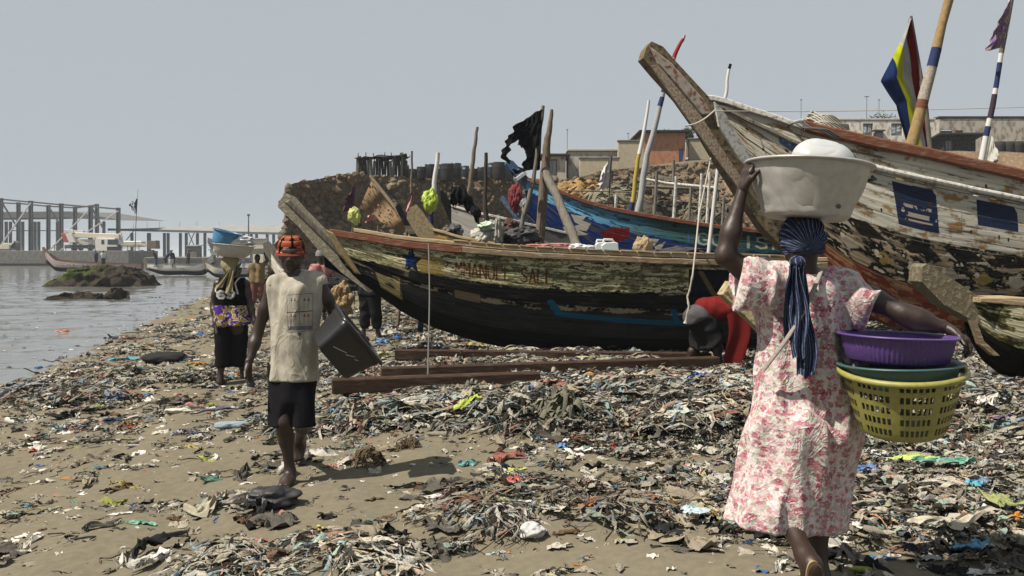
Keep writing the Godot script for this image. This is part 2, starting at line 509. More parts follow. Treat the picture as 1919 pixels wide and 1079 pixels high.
# ---------------------------------------------------------------- bodies: smooth union of tapered capsules, meshed as surface nets
# a bone is [a, b, radius_a, radius_b] or with a fifth value true for a flat (cut) far end
func skin_over(g: Geo, bones: Array, cell: float, k: float, cuts: Array = [], fold := 0.0, fold_scale := Vector3.ONE) -> void:
	var lo := Vector3(1e9, 1e9, 1e9)
	var hi := -lo
	var mg := 3.5 / k + cell * 2.0
	for b in bones:
		var r: float = maxf(b[2], b[3]) + mg
		lo = lo.min(b[0] - Vector3(r, r, r)).min(b[1] - Vector3(r, r, r))
		hi = hi.max(b[0] + Vector3(r, r, r)).max(b[1] + Vector3(r, r, r))
	var nx := int((hi.x - lo.x) / cell) + 2
	var ny := int((hi.y - lo.y) / cell) + 2
	var nz := int((hi.z - lo.z) / cell) + 2
	var f := PackedFloat32Array()
	f.resize(nx * ny * nz)
	for b in bones:
		var a: Vector3 = b[0]
		var c: Vector3 = b[1]
		var ra: float = b[2]
		var rb: float = b[3]
		var flat: bool = b.size() > 4 and b[4]
		var ab := c - a
		var l2 := maxf(ab.length_squared(), 1e-9)
		var ln := sqrt(l2)
		var rm := maxf(ra, rb) + mg
		var l := (a.min(c) - Vector3(rm, rm, rm) - lo) / cell
		var h := (a.max(c) + Vector3(rm, rm, rm) - lo) / cell
		for zi in range(maxi(int(l.z), 0), mini(int(h.z) + 1, nz)):
			for yi in range(maxi(int(l.y), 0), mini(int(h.y) + 1, ny)):
				var row := (zi * ny + yi) * nx
				for xi in range(maxi(int(l.x), 0), mini(int(h.x) + 1, nx)):
					var p := lo + Vector3(xi, yi, zi) * cell - a
					var t := p.dot(ab) / l2
					var tc := clampf(t, 0.0, 1.0)
					var d := (p - ab * tc).length() - lerpf(ra, rb, tc)
					if flat and t > 1.0:
						d = maxf((p - ab * t).length() - rb, (t - 1.0) * ln)
					if d < mg:
						f[row + xi] += exp(-k * d)
	var big := 1.0
	for zi in nz:
		for yi in ny:
			var row := (zi * ny + yi) * nx
			for xi in nx:
				var s := f[row + xi]
				if s <= 1e-6:
					f[row + xi] = big
					continue
				var d := -log(s) / k
				if fold > 0.0 or cuts.size() > 0:
					var p := lo + Vector3(xi, yi, zi) * cell
					if fold > 0.0 and absf(d) < 0.06:
						var q := p * fold_scale
						d += fold * (absf(noise.get_noise_3dv(q * 95.0)) * 1.5 + noise.get_noise_3dv(q * 230.0) * 0.35 - 0.85)
					for cp in cuts:
						d = maxf(d, cp.distance_to(p))
				f[row + xi] = d
	var ids := PackedInt32Array()
	ids.resize(nx * ny * nz)
	ids.fill(-1)
	var sy := nx
	var sz := nx * ny
	var lim := cell * (1.8 if fold == 0.0 else 3.5)
	for zi in nz - 1:
		for yi in ny - 1:
			for xi in nx - 1:
				var i := zi * sz + yi * sy + xi
				if absf(f[i]) > lim:
					continue
				var sum := Vector3.ZERO
				var cnt := 0
				for e in 12:
					var ax := e >> 2
					var q := e & 3
					var o := Vector3i.ZERO
					if ax == 0:
						o = Vector3i(0, q & 1, q >> 1)
					elif ax == 1:
						o = Vector3i(q & 1, 0, q >> 1)
					else:
						o = Vector3i(q & 1, q >> 1, 0)
					var ia := i + o.x + o.y * sy + o.z * sz
					var ib := ia + (1 if ax == 0 else (sy if ax == 1 else sz))
					var fa := f[ia]
					var fb := f[ib]
					if (fa < 0.0) != (fb < 0.0):
						var t := fa / (fa - fb)
						var pp := Vector3(o)
						pp[ax] += t
						sum += pp
						cnt += 1
				if cnt > 0:
					ids[i] = g.vert(lo + (Vector3(xi, yi, zi) + sum / cnt) * cell)
	for zi in range(1, nz - 1):
		for yi in range(1, ny - 1):
			for xi in range(1, nx - 1):
				var i := zi * sz + yi * sy + xi
				if absf(f[i]) > lim:
					continue
				var inside := f[i] < 0.0
				for ax in 3:
					var st := 1 if ax == 0 else (sy if ax == 1 else sz)
					if (f[i + st] < 0.0) == inside:
						continue
					var u := sy if ax == 0 else (sz if ax == 1 else 1)
					var w := sz if ax == 0 else (1 if ax == 1 else sy)
					var a := ids[i - u - w]
					var b := ids[i - w]
					var c := ids[i]
					var d := ids[i - u]
					if a < 0 or b < 0 or c < 0 or d < 0:
						continue
					if inside:
						g.quad(a, b, c, d)
					else:
						g.quad(d, c, b, a)

func hand(g: Geo, wrist: Vector3, dir: Vector3, palm: Vector3, curl: float, thumb_side: Vector3, cell := 0.004, size := 1.0) -> void:
	# dir runs from the wrist to the knuckles, palm is the way the palm faces
	dir = dir.normalized()
	palm = (palm - dir * palm.dot(dir)).normalized()
	var across := dir.cross(palm).normalized()
	if across.dot(thumb_side) < 0.0:
		across = -across
	var s := size
	var bones := []
	var kn := wrist + dir * 0.085 * s
	for i in 4:
		var off := across * (0.033 - 0.022 * i) * s
		bones.append([wrist + off * 0.5 + dir * 0.01 * s, kn + off, 0.017 * s, 0.013 * s])
		var ln: float = [0.074, 0.082, 0.076, 0.06][i] * s
		var p := kn + off
		var d := dir
		for j in 3:
			d = d.rotated(d.cross(palm).normalized(), curl * [0.55, 1.0, 0.8][j]) if d.cross(palm).length() > 0.01 else d
			var q: Vector3 = p + d * ln * [0.45, 0.32, 0.23][j]
			bones.append([p, q, 0.0098 * s * (1.0 - 0.08 * j), 0.0092 * s * (1.0 - 0.1 * j)])
			p = q
	var tb := wrist + across * 0.028 * s + dir * 0.025 * s
	var td := (dir * 0.75 + across * 0.7 + palm * 0.3 * curl).normalized()
	var tm := tb + td * 0.042 * s
	var te := tm + (td + palm * 0.5 * curl + dir * 0.25).normalized() * 0.045 * s
	bones.append([tb - td * 0.01 * s, tm, 0.016 * s, 0.012 * s])
	bones.append([tm, te, 0.011 * s, 0.0095 * s])
	bones.append([wrist - dir * 0.03 * s, wrist + dir * 0.03 * s, 0.024 * s, 0.024 * s])
	skin_over(g, bones, cell, 260.0)

func head(g: Geo, c: Vector3, face: Vector3, cell := 0.006, up := Vector3.UP) -> void:
	face = face.normalized()
	var side := face.cross(up).normalized()
	up = side.cross(face).normalized()
	var P := func(f: float, u: float, s: float) -> Vector3: return c + face * f + up * u + side * s
	var bones := [
		[P.call(-0.02, 0.035, 0.0), P.call(0.015, 0.04, 0.0), 0.083, 0.08], [P.call(-0.025, 0.0, 0.0), P.call(0.02, 0.0, 0.0), 0.075, 0.07],
		[P.call(0.035, -0.06, 0.022), P.call(0.035, -0.06, -0.022), 0.046, 0.046], [P.call(0.06, -0.098, 0.0), P.call(0.045, -0.08, 0.0), 0.026, 0.035],
		[P.call(0.092, 0.02, 0.0), P.call(0.108, -0.028, 0.0), 0.01, 0.017], [P.call(0.1, -0.03, 0.014), P.call(0.1, -0.03, -0.014), 0.01, 0.01],
		[P.call(0.084, 0.03, 0.034), P.call(0.084, 0.03, -0.034), 0.014, 0.014], [P.call(0.092, -0.058, 0.018), P.call(0.092, -0.058, -0.018), 0.0085, 0.0085],
		[P.call(0.088, -0.073, 0.016), P.call(0.088, -0.073, -0.016), 0.009, 0.009],
		[P.call(0.078, 0.008, 0.032), P.call(0.08, 0.008, 0.032), 0.012, 0.012], [P.call(0.078, 0.008, -0.032), P.call(0.08, 0.008, -0.032), 0.012, 0.012],
		[P.call(-0.005, 0.015, 0.083), P.call(-0.015, -0.03, 0.078), 0.014, 0.009], [P.call(-0.005, 0.015, -0.083), P.call(-0.015, -0.03, -0.078), 0.014, 0.009],
		[P.call(-0.02, -0.06, 0.0), P.call(-0.01, -0.12, 0.0), 0.058, 0.056]]
	skin_over(g, bones, cell, 110.0)

func foot(heel: Vector3, toe: Vector3, s := 1.0) -> Array:
	# heel is the back of the sole, toe the tip
	var d := toe - heel
	var side := d.cross(Vector3.UP).normalized()
	var u := Vector3.UP * 0.03 * s
	return [[heel + d * 0.1 + u, heel + d * 0.55 + u, 0.033 * s, 0.034 * s], [heel + d * 0.5 + u * 0.9 + side * 0.015 * s, heel + d * 0.88 + u * 0.6 + side * 0.02 * s, 0.03 * s, 0.018 * s],
		[heel + d * 0.5 + u * 0.9 - side * 0.015 * s, heel + d * 0.84 + u * 0.55 - side * 0.025 * s, 0.028 * s, 0.015 * s]]

# the limbs and trunk of a figure; J holds joints, w scales girth
func frame_bones(J: Dictionary, w := 1.0, trunk := 0.78) -> Array:
	var b := []
	var side: Vector3 = (J.sl - J.sr).normalized()
	var hs: Vector3 = (J.hl - J.hr).normalized()
	var nk: Vector3 = (J.sl + J.sr) * 0.5
	var pel: Vector3 = (J.hl + J.hr) * 0.5
	var mid := nk.lerp(pel, 0.55)
	b.append([nk + (J.head - nk) * 0.1, J.head, 0.06 * w, 0.052])
	for s in [1.0, -1.0]:
		b.append([nk + side * 0.1 * s * w + (pel - nk) * 0.12, mid + side * 0.075 * s * w, 0.098 * w * trunk, 0.088 * w * trunk])
		b.append([mid + side * 0.07 * s * w, pel + hs * 0.085 * s * w, 0.088 * w * trunk, 0.11 * w * trunk])
	b.append([nk, J.sl, 0.055 * w, 0.05 * w])
	b.append([nk, J.sr, 0.055 * w, 0.05 * w])
	for k in ["l", "r"]:
		if J.has("e" + k):
			var s0: Vector3 = J["s" + k]
			var e0: Vector3 = J["e" + k]
			var w0: Vector3 = J["w" + k]
			b.append([s0, s0.lerp(e0, 0.5), 0.051 * w, 0.046 * w])
			b.append([s0.lerp(e0, 0.5), e0, 0.047 * w, 0.037 * w])
			b.append([e0, e0.lerp(w0, 0.35), 0.037 * w, 0.039 * w])
			b.append([e0.lerp(w0, 0.35), w0, 0.039 * w, 0.025 * w])
		if J.has("k" + k):
			var h0: Vector3 = J["h" + k]
			var k0: Vector3 = J["k" + k]
			var a0: Vector3 = J["a" + k]
			var back: Vector3 = J.get("back", Vector3.FORWARD)
			b.append([h0, k0, 0.08 * w, 0.052 * w])
			b.append([k0, k0.lerp(a0, 0.35) + back * 0.018, 0.052 * w, 0.054 * w])
			b.append([k0.lerp(a0, 0.3) + back * 0.018, a0, 0.052 * w, 0.034 * w])
			b.append_array(foot(J["f" + k][0], J["f" + k][1], J.get("foot", 1.0)))
			b.append([a0, (J["f" + k][0] as Vector3).lerp(J["f" + k][1], 0.2) + Vector3.UP * 0.03, 0.034 * w, 0.034 * w])
	return b

# a small far figure standing at a place: one body mesh, garments as children
func small_person(label: String, at: Vector3, facing: float, shirt: Material, lower: Material, group := "", lean := 0.0, tall := 1.68, cell := 0.022, carry := false) -> Node3D:
	var t := thing("person", label, "person", at, group)
	var B := Basis(Vector3.UP, facing)
	var k := tall / 1.7
	var P := func(x: float, y: float, z: float) -> Vector3: return at + B * (Vector3(x, y, z + maxf(y - 0.9, 0.0) * lean) * k)
	var J := {head = P.call(0, 1.53, 0.02), sl = P.call(0.19, 1.38, 0), sr = P.call(-0.19, 1.38, 0), hl = P.call(0.09, 0.9, 0), hr = P.call(-0.09, 0.9, 0),
		el = P.call(0.26, 1.12, -0.02), wl = P.call(0.25, 0.88, 0.1), er = P.call(-0.26, 1.12, -0.02), wr = P.call(-0.24, 0.9, 0.14),
		kl = P.call(0.1, 0.48, 0.03), al = P.call(0.11, 0.08, -0.03), kr = P.call(-0.1, 0.49, 0.08), ar = P.call(-0.11, 0.08, 0.12),
		fl = [P.call(0.11, 0, -0.08), P.call(0.13, 0, 0.15)], fr = [P.call(-0.11, 0, 0.06), P.call(-0.13, 0, 0.29)], back = B * Vector3(0, 0, -1)}
	if carry:
		J.er = P.call(-0.33, 1.5, 0.02)
		J.wr = P.call(-0.2, 1.74, 0.04)
	var g := Geo.new()
	var bones := frame_bones(J, 0.95)
	bones.append([J.wl, J.wl + (J.wl - J.el).normalized() * 0.14, 0.026, 0.02])
	bones.append([J.wr, J.wr + (J.wr - J.er).normalized() * 0.12, 0.026, 0.02])
	bones.append([P.call(0, 1.58, 0.02), P.call(0, 1.62, 0.03), 0.085, 0.08])
	skin_over(g, bones, cell, 60.0)
	part("body", g, M.skin, t)
	g = Geo.new()
	var sb := []
	for s in [1.0, -1.0]:
		sb.append([P.call(0.1 * s, 1.34, 0), P.call(0.09 * s, 0.86, 0), 0.118, 0.13])
		sb.append([P.call(0.17 * s, 1.38, 0), P.call(0.235 * s, 1.2, -0.01) if not (carry and s < 0) else P.call(-0.25, 1.43, 0.01), 0.068, 0.07])
	skin_over(g, sb, cell, 55.0, [Plane(Vector3.UP, P.call(0, 1.43, 0).y), Plane(Vector3.DOWN, -P.call(0, 0.82, 0).y)], 0.02)
	part("shirt", g, shirt, t)
	g = Geo.new()
	var lb := []
	for s in ["l", "r"]:
		lb.append([J["h" + s], (J["k" + s] as Vector3).lerp(J["a" + s], 0.45), 0.115, 0.085])
	skin_over(g, lb, cell, 55.0, [Plane(Vector3.UP, P.call(0, 0.93, 0).y)], 0.02)
	part("trousers", g, lower, t)
	return t

# ---------------------------------------------------------------- wooden canoes
# T: x (stations), gy gunwale height, ky keel height, hw half width, zc centre line; all in world metres
func at_x(xs: Array, ys: Array, x: float) -> float:
	var n := xs.size()
	if x <= xs[0]: return ys[0]
	if x >= xs[n - 1]: return ys[n - 1]
	for i in n - 1:
		if x <= xs[i + 1]:
			var t: float = (x - xs[i]) / (xs[i + 1] - xs[i])
			return cubic_interpolate(ys[i], ys[i + 1], ys[maxi(i - 1, 0)], ys[mini(i + 2, n - 1)], t)
	return ys[n - 1]
func hull_point(T: Dictionary, x: float, v: float, side: float, push := 0.0) -> Vector3:
	var gy := at_x(T.x, T.gy, x)
	var ky := at_x(T.x, T.ky, x)
	var hw := at_x(T.x, T.hw, x)
	var sec := pow(maxf(1.0 - pow(v, T.get("round", 2.4)), 0.0), 0.6)
	return Vector3(x, lerpf(gy, ky, v), at_x(T.x, T.zc, x) + side * (hw * sec + push))
func strake(T: Dictionary, x0: float, x1: float, v0: float, v1: float, side: float, thick: float, proud: float) -> Geo:
	var g := Geo.new()
	var n := maxi(3, int((x1 - x0) / 0.16))
	var m := maxi(2, int((v1 - v0) * 16.0))
	var xa: float = T.x[0]
	var xb: float = T.x[-1]
	for layer in [proud, proud - thick]:
		var start := g.v.size()
		for j in m + 1:
			for i in n + 1:
				var x := lerpf(x0, x1, float(i) / n)
				var v := lerpf(v0, v1, float(j) / m)
				var wob := noise.get_noise_2d(x * 60.0, v * 90.0 + side * 50.0) * 0.008
				g.vert(hull_point(T, x, v, side, layer + wob), Vector2((x - xa) / (xb - xa), v))
		for j in m:
			for i in n:
				var a := start + j * (n + 1) + i
				if (layer == proud) == (side > 0.0):
					g.quad(a, a + n + 1, a + n + 2, a + 1)
				else:
					g.quad(a, a + 1, a + n + 2, a + n + 1)
	var half := (m + 1) * (n + 1)
	var rim := []
	for i in n + 1: rim.append(i)
	for j in range(1, m + 1): rim.append(j * (n + 1) + n)
	for i in range(n - 1, -1, -1): rim.append(m * (n + 1) + i)
	for j in range(m - 1, 0, -1): rim.append(j * (n + 1))
	for i in rim.size():
		var a: int = rim[i]
		var b: int = rim[(i + 1) % rim.size()]
		var s := g.v.size()
		for q in [a, b, b + half, a + half]:
			g.vert(g.v[q], g.uv[q])
		if side > 0.0:
			g.quad(s, s + 1, s + 2, s + 3)
		else:
			g.quad(s + 3, s + 2, s + 1, s)
	return g
func rail(T: Dictionary, x0: float, x1: float, v: float, side: float, wide: float, high: float, out: float, rise: float, round_bar := false) -> Geo:
	var g := Geo.new()
	var n := maxi(4, int((x1 - x0) / 0.2))
	var prof := []
	var sides := 10 if round_bar else 8
	for k in sides:
		if round_bar:
			prof.append(Vector2(cos(TAU * k / sides) * wide * 0.5, sin(TAU * k / sides) * high * 0.5))
	if not round_bar:
		var b := minf(wide, high) * 0.15
		var w := wide * 0.5
		var h := high * 0.5
		prof = [Vector2(w, -h + b), Vector2(w, h - b), Vector2(w - b, h), Vector2(-w + b, h), Vector2(-w, h - b), Vector2(-w, -h + b), Vector2(-w + b, -h), Vector2(w - b, -h)]
	for k in prof.size():
		var k2 := (k + 1) % prof.size()
		var start := g.v.size()
		for i in n + 1:
			var x := lerpf(x0, x1, float(i) / n)
			var p := hull_point(T, x, v, side, out) + Vector3(0, rise + noise.get_noise_1d(x * 70.0) * 0.006, 0)
			for q in [prof[k], prof[k2]]:
				g.vert(p + Vector3(0, q.y, q.x * side), Vector2((x - T.x[0]) / (T.x[-1] - T.x[0]), 0.5))
		for i in n:
			var a := start + i * 2
			if side > 0.0:
				g.quad(a + 1, a, a + 2, a + 3)
			else:
				g.quad(a, a + 1, a + 3, a + 2)
	for e in [0.0, 1.0]:
		var x := lerpf(x0, x1, e)
		var p := hull_point(T, x, v, side, out) + Vector3(0, rise + noise.get_noise_1d(x * 70.0) * 0.006, 0)
		var f := []
		for q in prof:
			f.append(p + Vector3(0, q.y, q.x * side))
		g.out_face(f, p + Vector3(0.5 if e == 0.0 else -0.5, 0, 0))
	return g
# builds both sides in strakes; cuts is [[v0, v1, [x joints]] ...]
func boat_sides(t: Node3D, T: Dictionary, rows: Array, m: Material, inner_side: Material, far_too := true) -> void:
	for side in ([1.0, -1.0] if far_too else [1.0]):
		for r in rows:
			var xs: Array = [T.x[0]] + r[2] + [T.x[-1]]
			for i in xs.size() - 1:
				var pr = noise.get_noise_2d(r[0] * 900.0, xs[i] * 90.0) * 0.012 + (r[3] if r.size() > 3 else 0.0)
				var o := part("plank", strake(T, xs[i] + 0.003, xs[i + 1] - 0.003, r[0] + 0.002, r[1] - 0.002, side, 0.035, pr), m if side > 0.0 else inner_side, t)
				o.set_meta("row", r[0])
				o.remove_meta("row")
func stem_post(t: Node3D, called: String, outline: Array, zc: float, thick: float, m: Material, bevel := 0.02) -> MeshInstance3D:
	var g := Geo.new()
	g.prism(PackedVector2Array(outline), thick, xf(Vector3(0, 0, zc)), bevel)
	return part(called, g, m, t)
# an ordinary small canoe given by a few points of its near gunwale
func small_canoe(called: String, label: String, x: Array, gy: Array, ky: Array, hw: Array, zc: Array, stem: Array, stem_thick: float, side_m: Material, stem_m: Material, rail_m: Material, group := "") -> Node3D:
	var T := {x = x, gy = gy, ky = ky, hw = hw, zc = zc}
	var lo: float = 1e9
	for k in ky: lo = minf(lo, k)
	var t := thing(called, label, "canoe", Vector3((x[0] + x[-1]) * 0.5, lo, zc[-1]), group)
	boat_sides(t, T, [[0.0, 0.2, []], [0.2, 0.42, [lerpf(x[0], x[-1], 0.45)]], [0.42, 1.0, []]], side_m, side_m)
	for s in [1.0, -1.0]:
		part("gunwale_rail", rail(T, x[0], x[-1], 0.0, s, 0.09, 0.05, -0.01, 0.02), rail_m, t)
	if stem.size() > 2:
		stem_post(t, "stem_post", stem, zc[0], stem_thick, stem_m)
	for k in [0.35, 0.6, 0.85]:
		var xx := lerpf(x[0], x[-1], k)
		var g := Geo.new()
		var a := hull_point(T, xx, 0.12, 1.0, -0.05)
		var b := hull_point(T, xx, 0.12, -1.0, -0.05)
		beam_between(g, a, b, 0.2, 0.04)
		part("thwart", g, M.wood, t)
	# closing board at the stern
	var g2 := Geo.new()
	var f := []
	for i in 9:
		f.append(hull_point(T, x[-1] - 0.01, 1.0 - i / 8.0, 1.0, -0.02))
	for i in 9:
		f.append(hull_point(T, x[-1] - 0.01, i / 8.0, -1.0, -0.02))
	g2.out_face(f, Vector3(x[0], f[0].y, f[0].z))
	var f2 := []
	for q in f: f2.append(q - Vector3(0.04, 0, 0))
	g2.out_face(f2, Vector3(x[-1] + 3.0, f[0].y, f[0].z))
	part("stern_board", g2, M.wood, t)
	return t

# ---------------------------------------------------------------- beach, sea, cliff
func lay_ground() -> void:
	var xs := PackedFloat32Array()
	var x := -9.0
	while x < 9.0:
		xs.push_back(x)
		x += 0.05
	var step := 0.05
	var right := []
	while x < 500.0:
		right.append(x)
		step *= 1.12
		x += step
	var left := []
	x = -9.0
	step = 0.05
	while x > -60.0:
		step *= 1.12
		x -= step
		left.append(x)
	left.reverse()
	var cols := PackedFloat32Array(left)
	cols.append_array(xs)
	cols.append_array(PackedFloat32Array(right))
	var rows := PackedFloat32Array()
	var z := 3.0
	while z > -2.5:
		rows.push_back(z)
		z -= 0.25
	while z > -400.0:
		rows.push_back(z)
		z -= maxf(0.045, -z * 0.009 - 0.02)
	var g := Geo.new()
	for r in rows:
		for c in cols:
			g.vert(Vector3(c, ground(c, r), r), Vector2(c, r))
	var w := cols.size()
	for j in rows.size() - 1:
		for i in w - 1:
			var a := j * w + i
			g.quad(a, a + 1, a + w + 1, a + w)
	var o := single("beach_sand", g, M.sand, "", "", Vector3.ZERO)
	tag(o, "grey tan sand beach sloping down to the water", "", "", "structure")

func lay_sea() -> void:
	var g := Geo.new()
	var rows := PackedFloat32Array()
	var z := -4.0
	while z > -3000.0:
		rows.push_back(z)
		z -= clampf(-z * 0.012, 0.09, 120.0)
	var n := 190
	for r in rows:
		var x1 := -4.2 + 0.235 * r + 3.0
		var x0 := x1 - 9.0 + r * 1.1
		for i in n + 1:
			var q := float(i) / n
			var x := lerpf(x1, x0, q * q * 0.5 + q * 0.5)
			var amp := 0.028 * clampf((x1 - 2.6 - x) * 0.4, 0.15, 1.0)
			var far := clampf(60.0 / -r, 0.1, 1.0)
			var h := (noise.get_noise_2d(x * 35.0, r * 70.0) + rough.get_noise_2d(x * 60.0 + 9.0, r * 150.0) * 0.8 + noise.get_noise_2d(x * 9.0, r * 16.0) * 1.5) * amp * far
			g.vert(Vector3(x, -0.35 + h, r), Vector2(x, r))
	for j in rows.size() - 1:
		for i in n:
			var a := j * (n + 1) + i
			g.quad(a + 1, a, a + n + 1, a + n + 2)
	var o := single("sea", g, M.water, "", "", Vector3.ZERO)
	tag(o, "murky grey sea water with small ripples", "", "", "structure")

func stone_mesh(sd: int, m: Material) -> ArrayMesh:
	# a broken block: a ball cut by planes, every face flat
	var r := RandomNumberGenerator.new()
	r.seed = sd
	var cut := []
	for i in 13:
		cut.append([Vector3(r.randfn(), r.randfn(), r.randfn()).normalized(), r.randf_range(0.3, 0.5)])
	var f := func(u: float, v: float) -> Vector3:
		var d := Vector3(cos(u * TAU) * sin(v * PI), cos(v * PI), -sin(u * TAU) * sin(v * PI))
		var q := 0.62
		for c in cut:
			var k: float = d.dot(c[0])
			if k > 0.05:
				q = minf(q, c[1] / k)
		return d * q * Vector3(1.25, 0.85, 1.0)
	var g := Geo.new()
	for j in 8:
		for i in 14:
			var p := [f.call(i / 14.0, j / 8.0), f.call(i / 14.0, (j + 1) / 8.0), f.call((i + 1) / 14.0, (j + 1) / 8.0), f.call((i + 1) / 14.0, j / 8.0)]
			g.face(PackedVector3Array(p))
	return g.mesh(m)

const CLIFF := [[545, 352, 47], [556, 345, 48], [600, 336, 50], [640, 326, 51], [672, 322, 52], [760, 332, 53], [850, 335, 54], [945, 338, 54], [1010, 338, 55], [1070, 332, 56], [1150, 318, 57], [1230, 308, 58], [1340, 300, 59], [1500, 284, 60], [1700, 280, 60], [1919, 285, 60], [2300, 285, 60], [2900, 285, 60]]
func cliff_top(px: float) -> Vector3:
	var i := 0
	while i < CLIFF.size() - 2 and CLIFF[i + 1][0] < px:
		i += 1
	var t: float = (px - CLIFF[i][0]) / (CLIFF[i + 1][0] - CLIFF[i][0])
	var py := lerpf(CLIFF[i][1], CLIFF[i + 1][1], t)
	var d := lerpf(CLIFF[i][2], CLIFF[i + 1][2], t)
	return Vector3(across_at(px, d), up_at(py, d), -d)
func cliff_at(u: float, v: float) -> Vector3:      # u 0..1 along, v 0 top .. 1 foot
	var p := cliff_top(545.0 + u * 2355.0)
	var rub := smoothstep(0.2, 0.35, u)            # a gentler rubble slope further along
	var out := lerpf(pow(v, 1.6) * 2.2, pow(v, 0.9) * 7.0, rub)
	var q := Vector3(p.x - (1.0 - u) * 0.4 * v, lerpf(p.y, -0.1, v), p.z + out)
	var k := sin(PI * clampf(v * 0.96 + 0.04, 0, 1))
	q += Vector3(rough.get_noise_3dv(q * 9.0), rough.get_noise_3dv(q * 9.0 + Vector3(50, 0, 0)) * 0.5, noise.get_noise_3dv(q * 7.0) * 1.2 + rough.get_noise_3dv(q * 24.0) * 0.9) * (0.35 + k * 0.75)
	return q
func lay_cliff() -> void:
	M.cliff = mottled(lin(0.19, 0.13, 0.08), lin(0.1, 0.068, 0.042), 2.2, 0.95, 8.0, Vector3(1, 1.5, 1), lin(0.25, 0.19, 0.125))
	M.rubble = mottled(lin(0.2, 0.16, 0.115), lin(0.1, 0.08, 0.06), 1.6, 0.95, 4.0)
	M.pale_stone = mottled(lin(0.28, 0.215, 0.145), lin(0.19, 0.145, 0.1), 0.8, 0.95, 2.0)
	M.dry_land = mottled(lin(0.15, 0.125, 0.088), lin(0.1, 0.083, 0.058), 5.0, 0.95, 2.0)
	var t := Node3D.new()
	t.name = "cliff"
	add_child(t)
	tag(t, "crumbling brown earth and rock cliff behind the beach", "", "", "structure")
	var g := Geo.new()
	g.grid(420, 46, cliff_at)
	# return the end of the cliff backwards so that it has depth
	g.grid(30, 46, func(u: float, v: float):
		var q := cliff_at(0.0, v)
		return q + Vector3(1.5 * u + rough.get_noise_3dv(Vector3(u * 300.0, v * 200.0, 5)) * 0.6 * u, 0.0, -45.0 * u))
	part("rock_face", g, M.cliff, t)
	g = Geo.new()
	g.grid(160, 24, func(u: float, v: float):
		var p := cliff_at(u, 0.0)
		var far := pow(v, 1.7) * 140.0
		var rise := minf(far * 0.12, 1.6) * smoothstep(0.1, 0.3, u)
		return p + Vector3(far * (u - 0.05) * 0.5, rise + rough.get_noise_2d(u * 900.0, v * 100.0) * 0.25 * (1.0 if v > 0.0 else 0.0) - 0.03, -far))
	part("cliff_top", g, M.dry_land, t)
	# stones standing out of the face
	var stones := []
	for i in 6:
		stones.append(stone_mesh(i * 41 + 3, M.cliff if i < 3 else (M.rubble if i < 5 else M.pale_stone)))
	rng.seed = 77
	for i in 280:
		var u := rng.randf_range(0.0, 0.34) if i < 190 else rng.randf_range(0.2, 0.45)
		if i < 110: u = rng.randf_range(0.0, 0.1)
		var v := rng.randf_range(0.03, 0.75)
		var o := MeshInstance3D.new()
		o.name = "stone"
		o.mesh = stones[rng.randi() % 6]
		o.position = cliff_at(u, v)
		o.basis = Basis.from_euler(Vector3(rng.randf_range(-0.4, 0.4), rng.randf() * TAU, rng.randf_range(-0.4, 0.4))).scaled(Vector3.ONE * rng.randf_range(0.2, 0.62))
		t.add_child(o, true)
	var mm := MultiMesh.new()
	mm.transform_format = MultiMesh.TRANSFORM_3D
	mm.mesh = stones[3]
	mm.instance_count = 5200
	for i in 5200:
		var u := rng.randf_range(0.0, 0.45)
		var p := cliff_at(u, rng.randf_range(0.0, 0.9))
		mm.set_instance_transform(i, Transform3D(Basis.from_euler(Vector3(rng.randf() * 6, rng.randf() * 6, 0)).scaled(Vector3.ONE * rng.randf_range(0.1, 0.4)), p))
	var o := MultiMeshInstance3D.new()
	o.name = "rubble"
	o.multimesh = mm
	t.add_child(o)
	o.set_meta("kind", "stuff")

# ---------------------------------------------------------------- rocks in the water
func sea_rock(called: String, label: String, outline: Array, z: float, deep: float, m: Material, green: Material) -> void:
	# outline: [x, height] along the rock
	var t := thing(called, label, "rock", Vector3(outline[0][0] * 0.5 + outline[-1][0] * 0.5, -0.5, z))
	var xs := []
	var hs := []
	for o in outline:
		xs.append(o[0])
		hs.append(o[1])
	var f := func(u: float, v: float) -> Vector3:
		var x := lerpf(xs[0], xs[-1], u)
		var h := at_x(xs, hs, x) + 0.5
		var a := PI * v
		var q := Vector3(x, -0.5 + h * pow(sin(a), 0.6), z + deep * cos(a))
		return q + Vector3(rough.get_noise_3dv(q * 90.0) * 0.35, rough.get_noise_3dv(q * 80.0 + Vector3(9, 9, 9)) * 0.42 * sin(a), noise.get_noise_3dv(q * 40.0) * 0.4) + Vector3(0, -0.16 * absf(noise.get_noise_3dv(q * Vector3(60, 130, 60))) - 0.1 * absf(noise.get_noise_3dv(q * 190.0)), 0) * sin(a)
	var g := Geo.new()
	g.grid(150, 70, f, func(u: float, v: float): return green != null and v < 0.62 and u < 0.45 + noise.get_noise_2d(u * 400.0, v * 300.0) * 0.25 and v > 0.12)
	part("rock_mass", g, m, t)
	if green:
		g = Geo.new()
		g.grid(150, 70, f, func(u: float, v: float): return not (v < 0.62 and u < 0.45 + noise.get_noise_2d(u * 400.0, v * 300.0) * 0.25 and v > 0.12))
		tag(part("mossy_side", g, green, t), "bright green weed covering the rock's side")

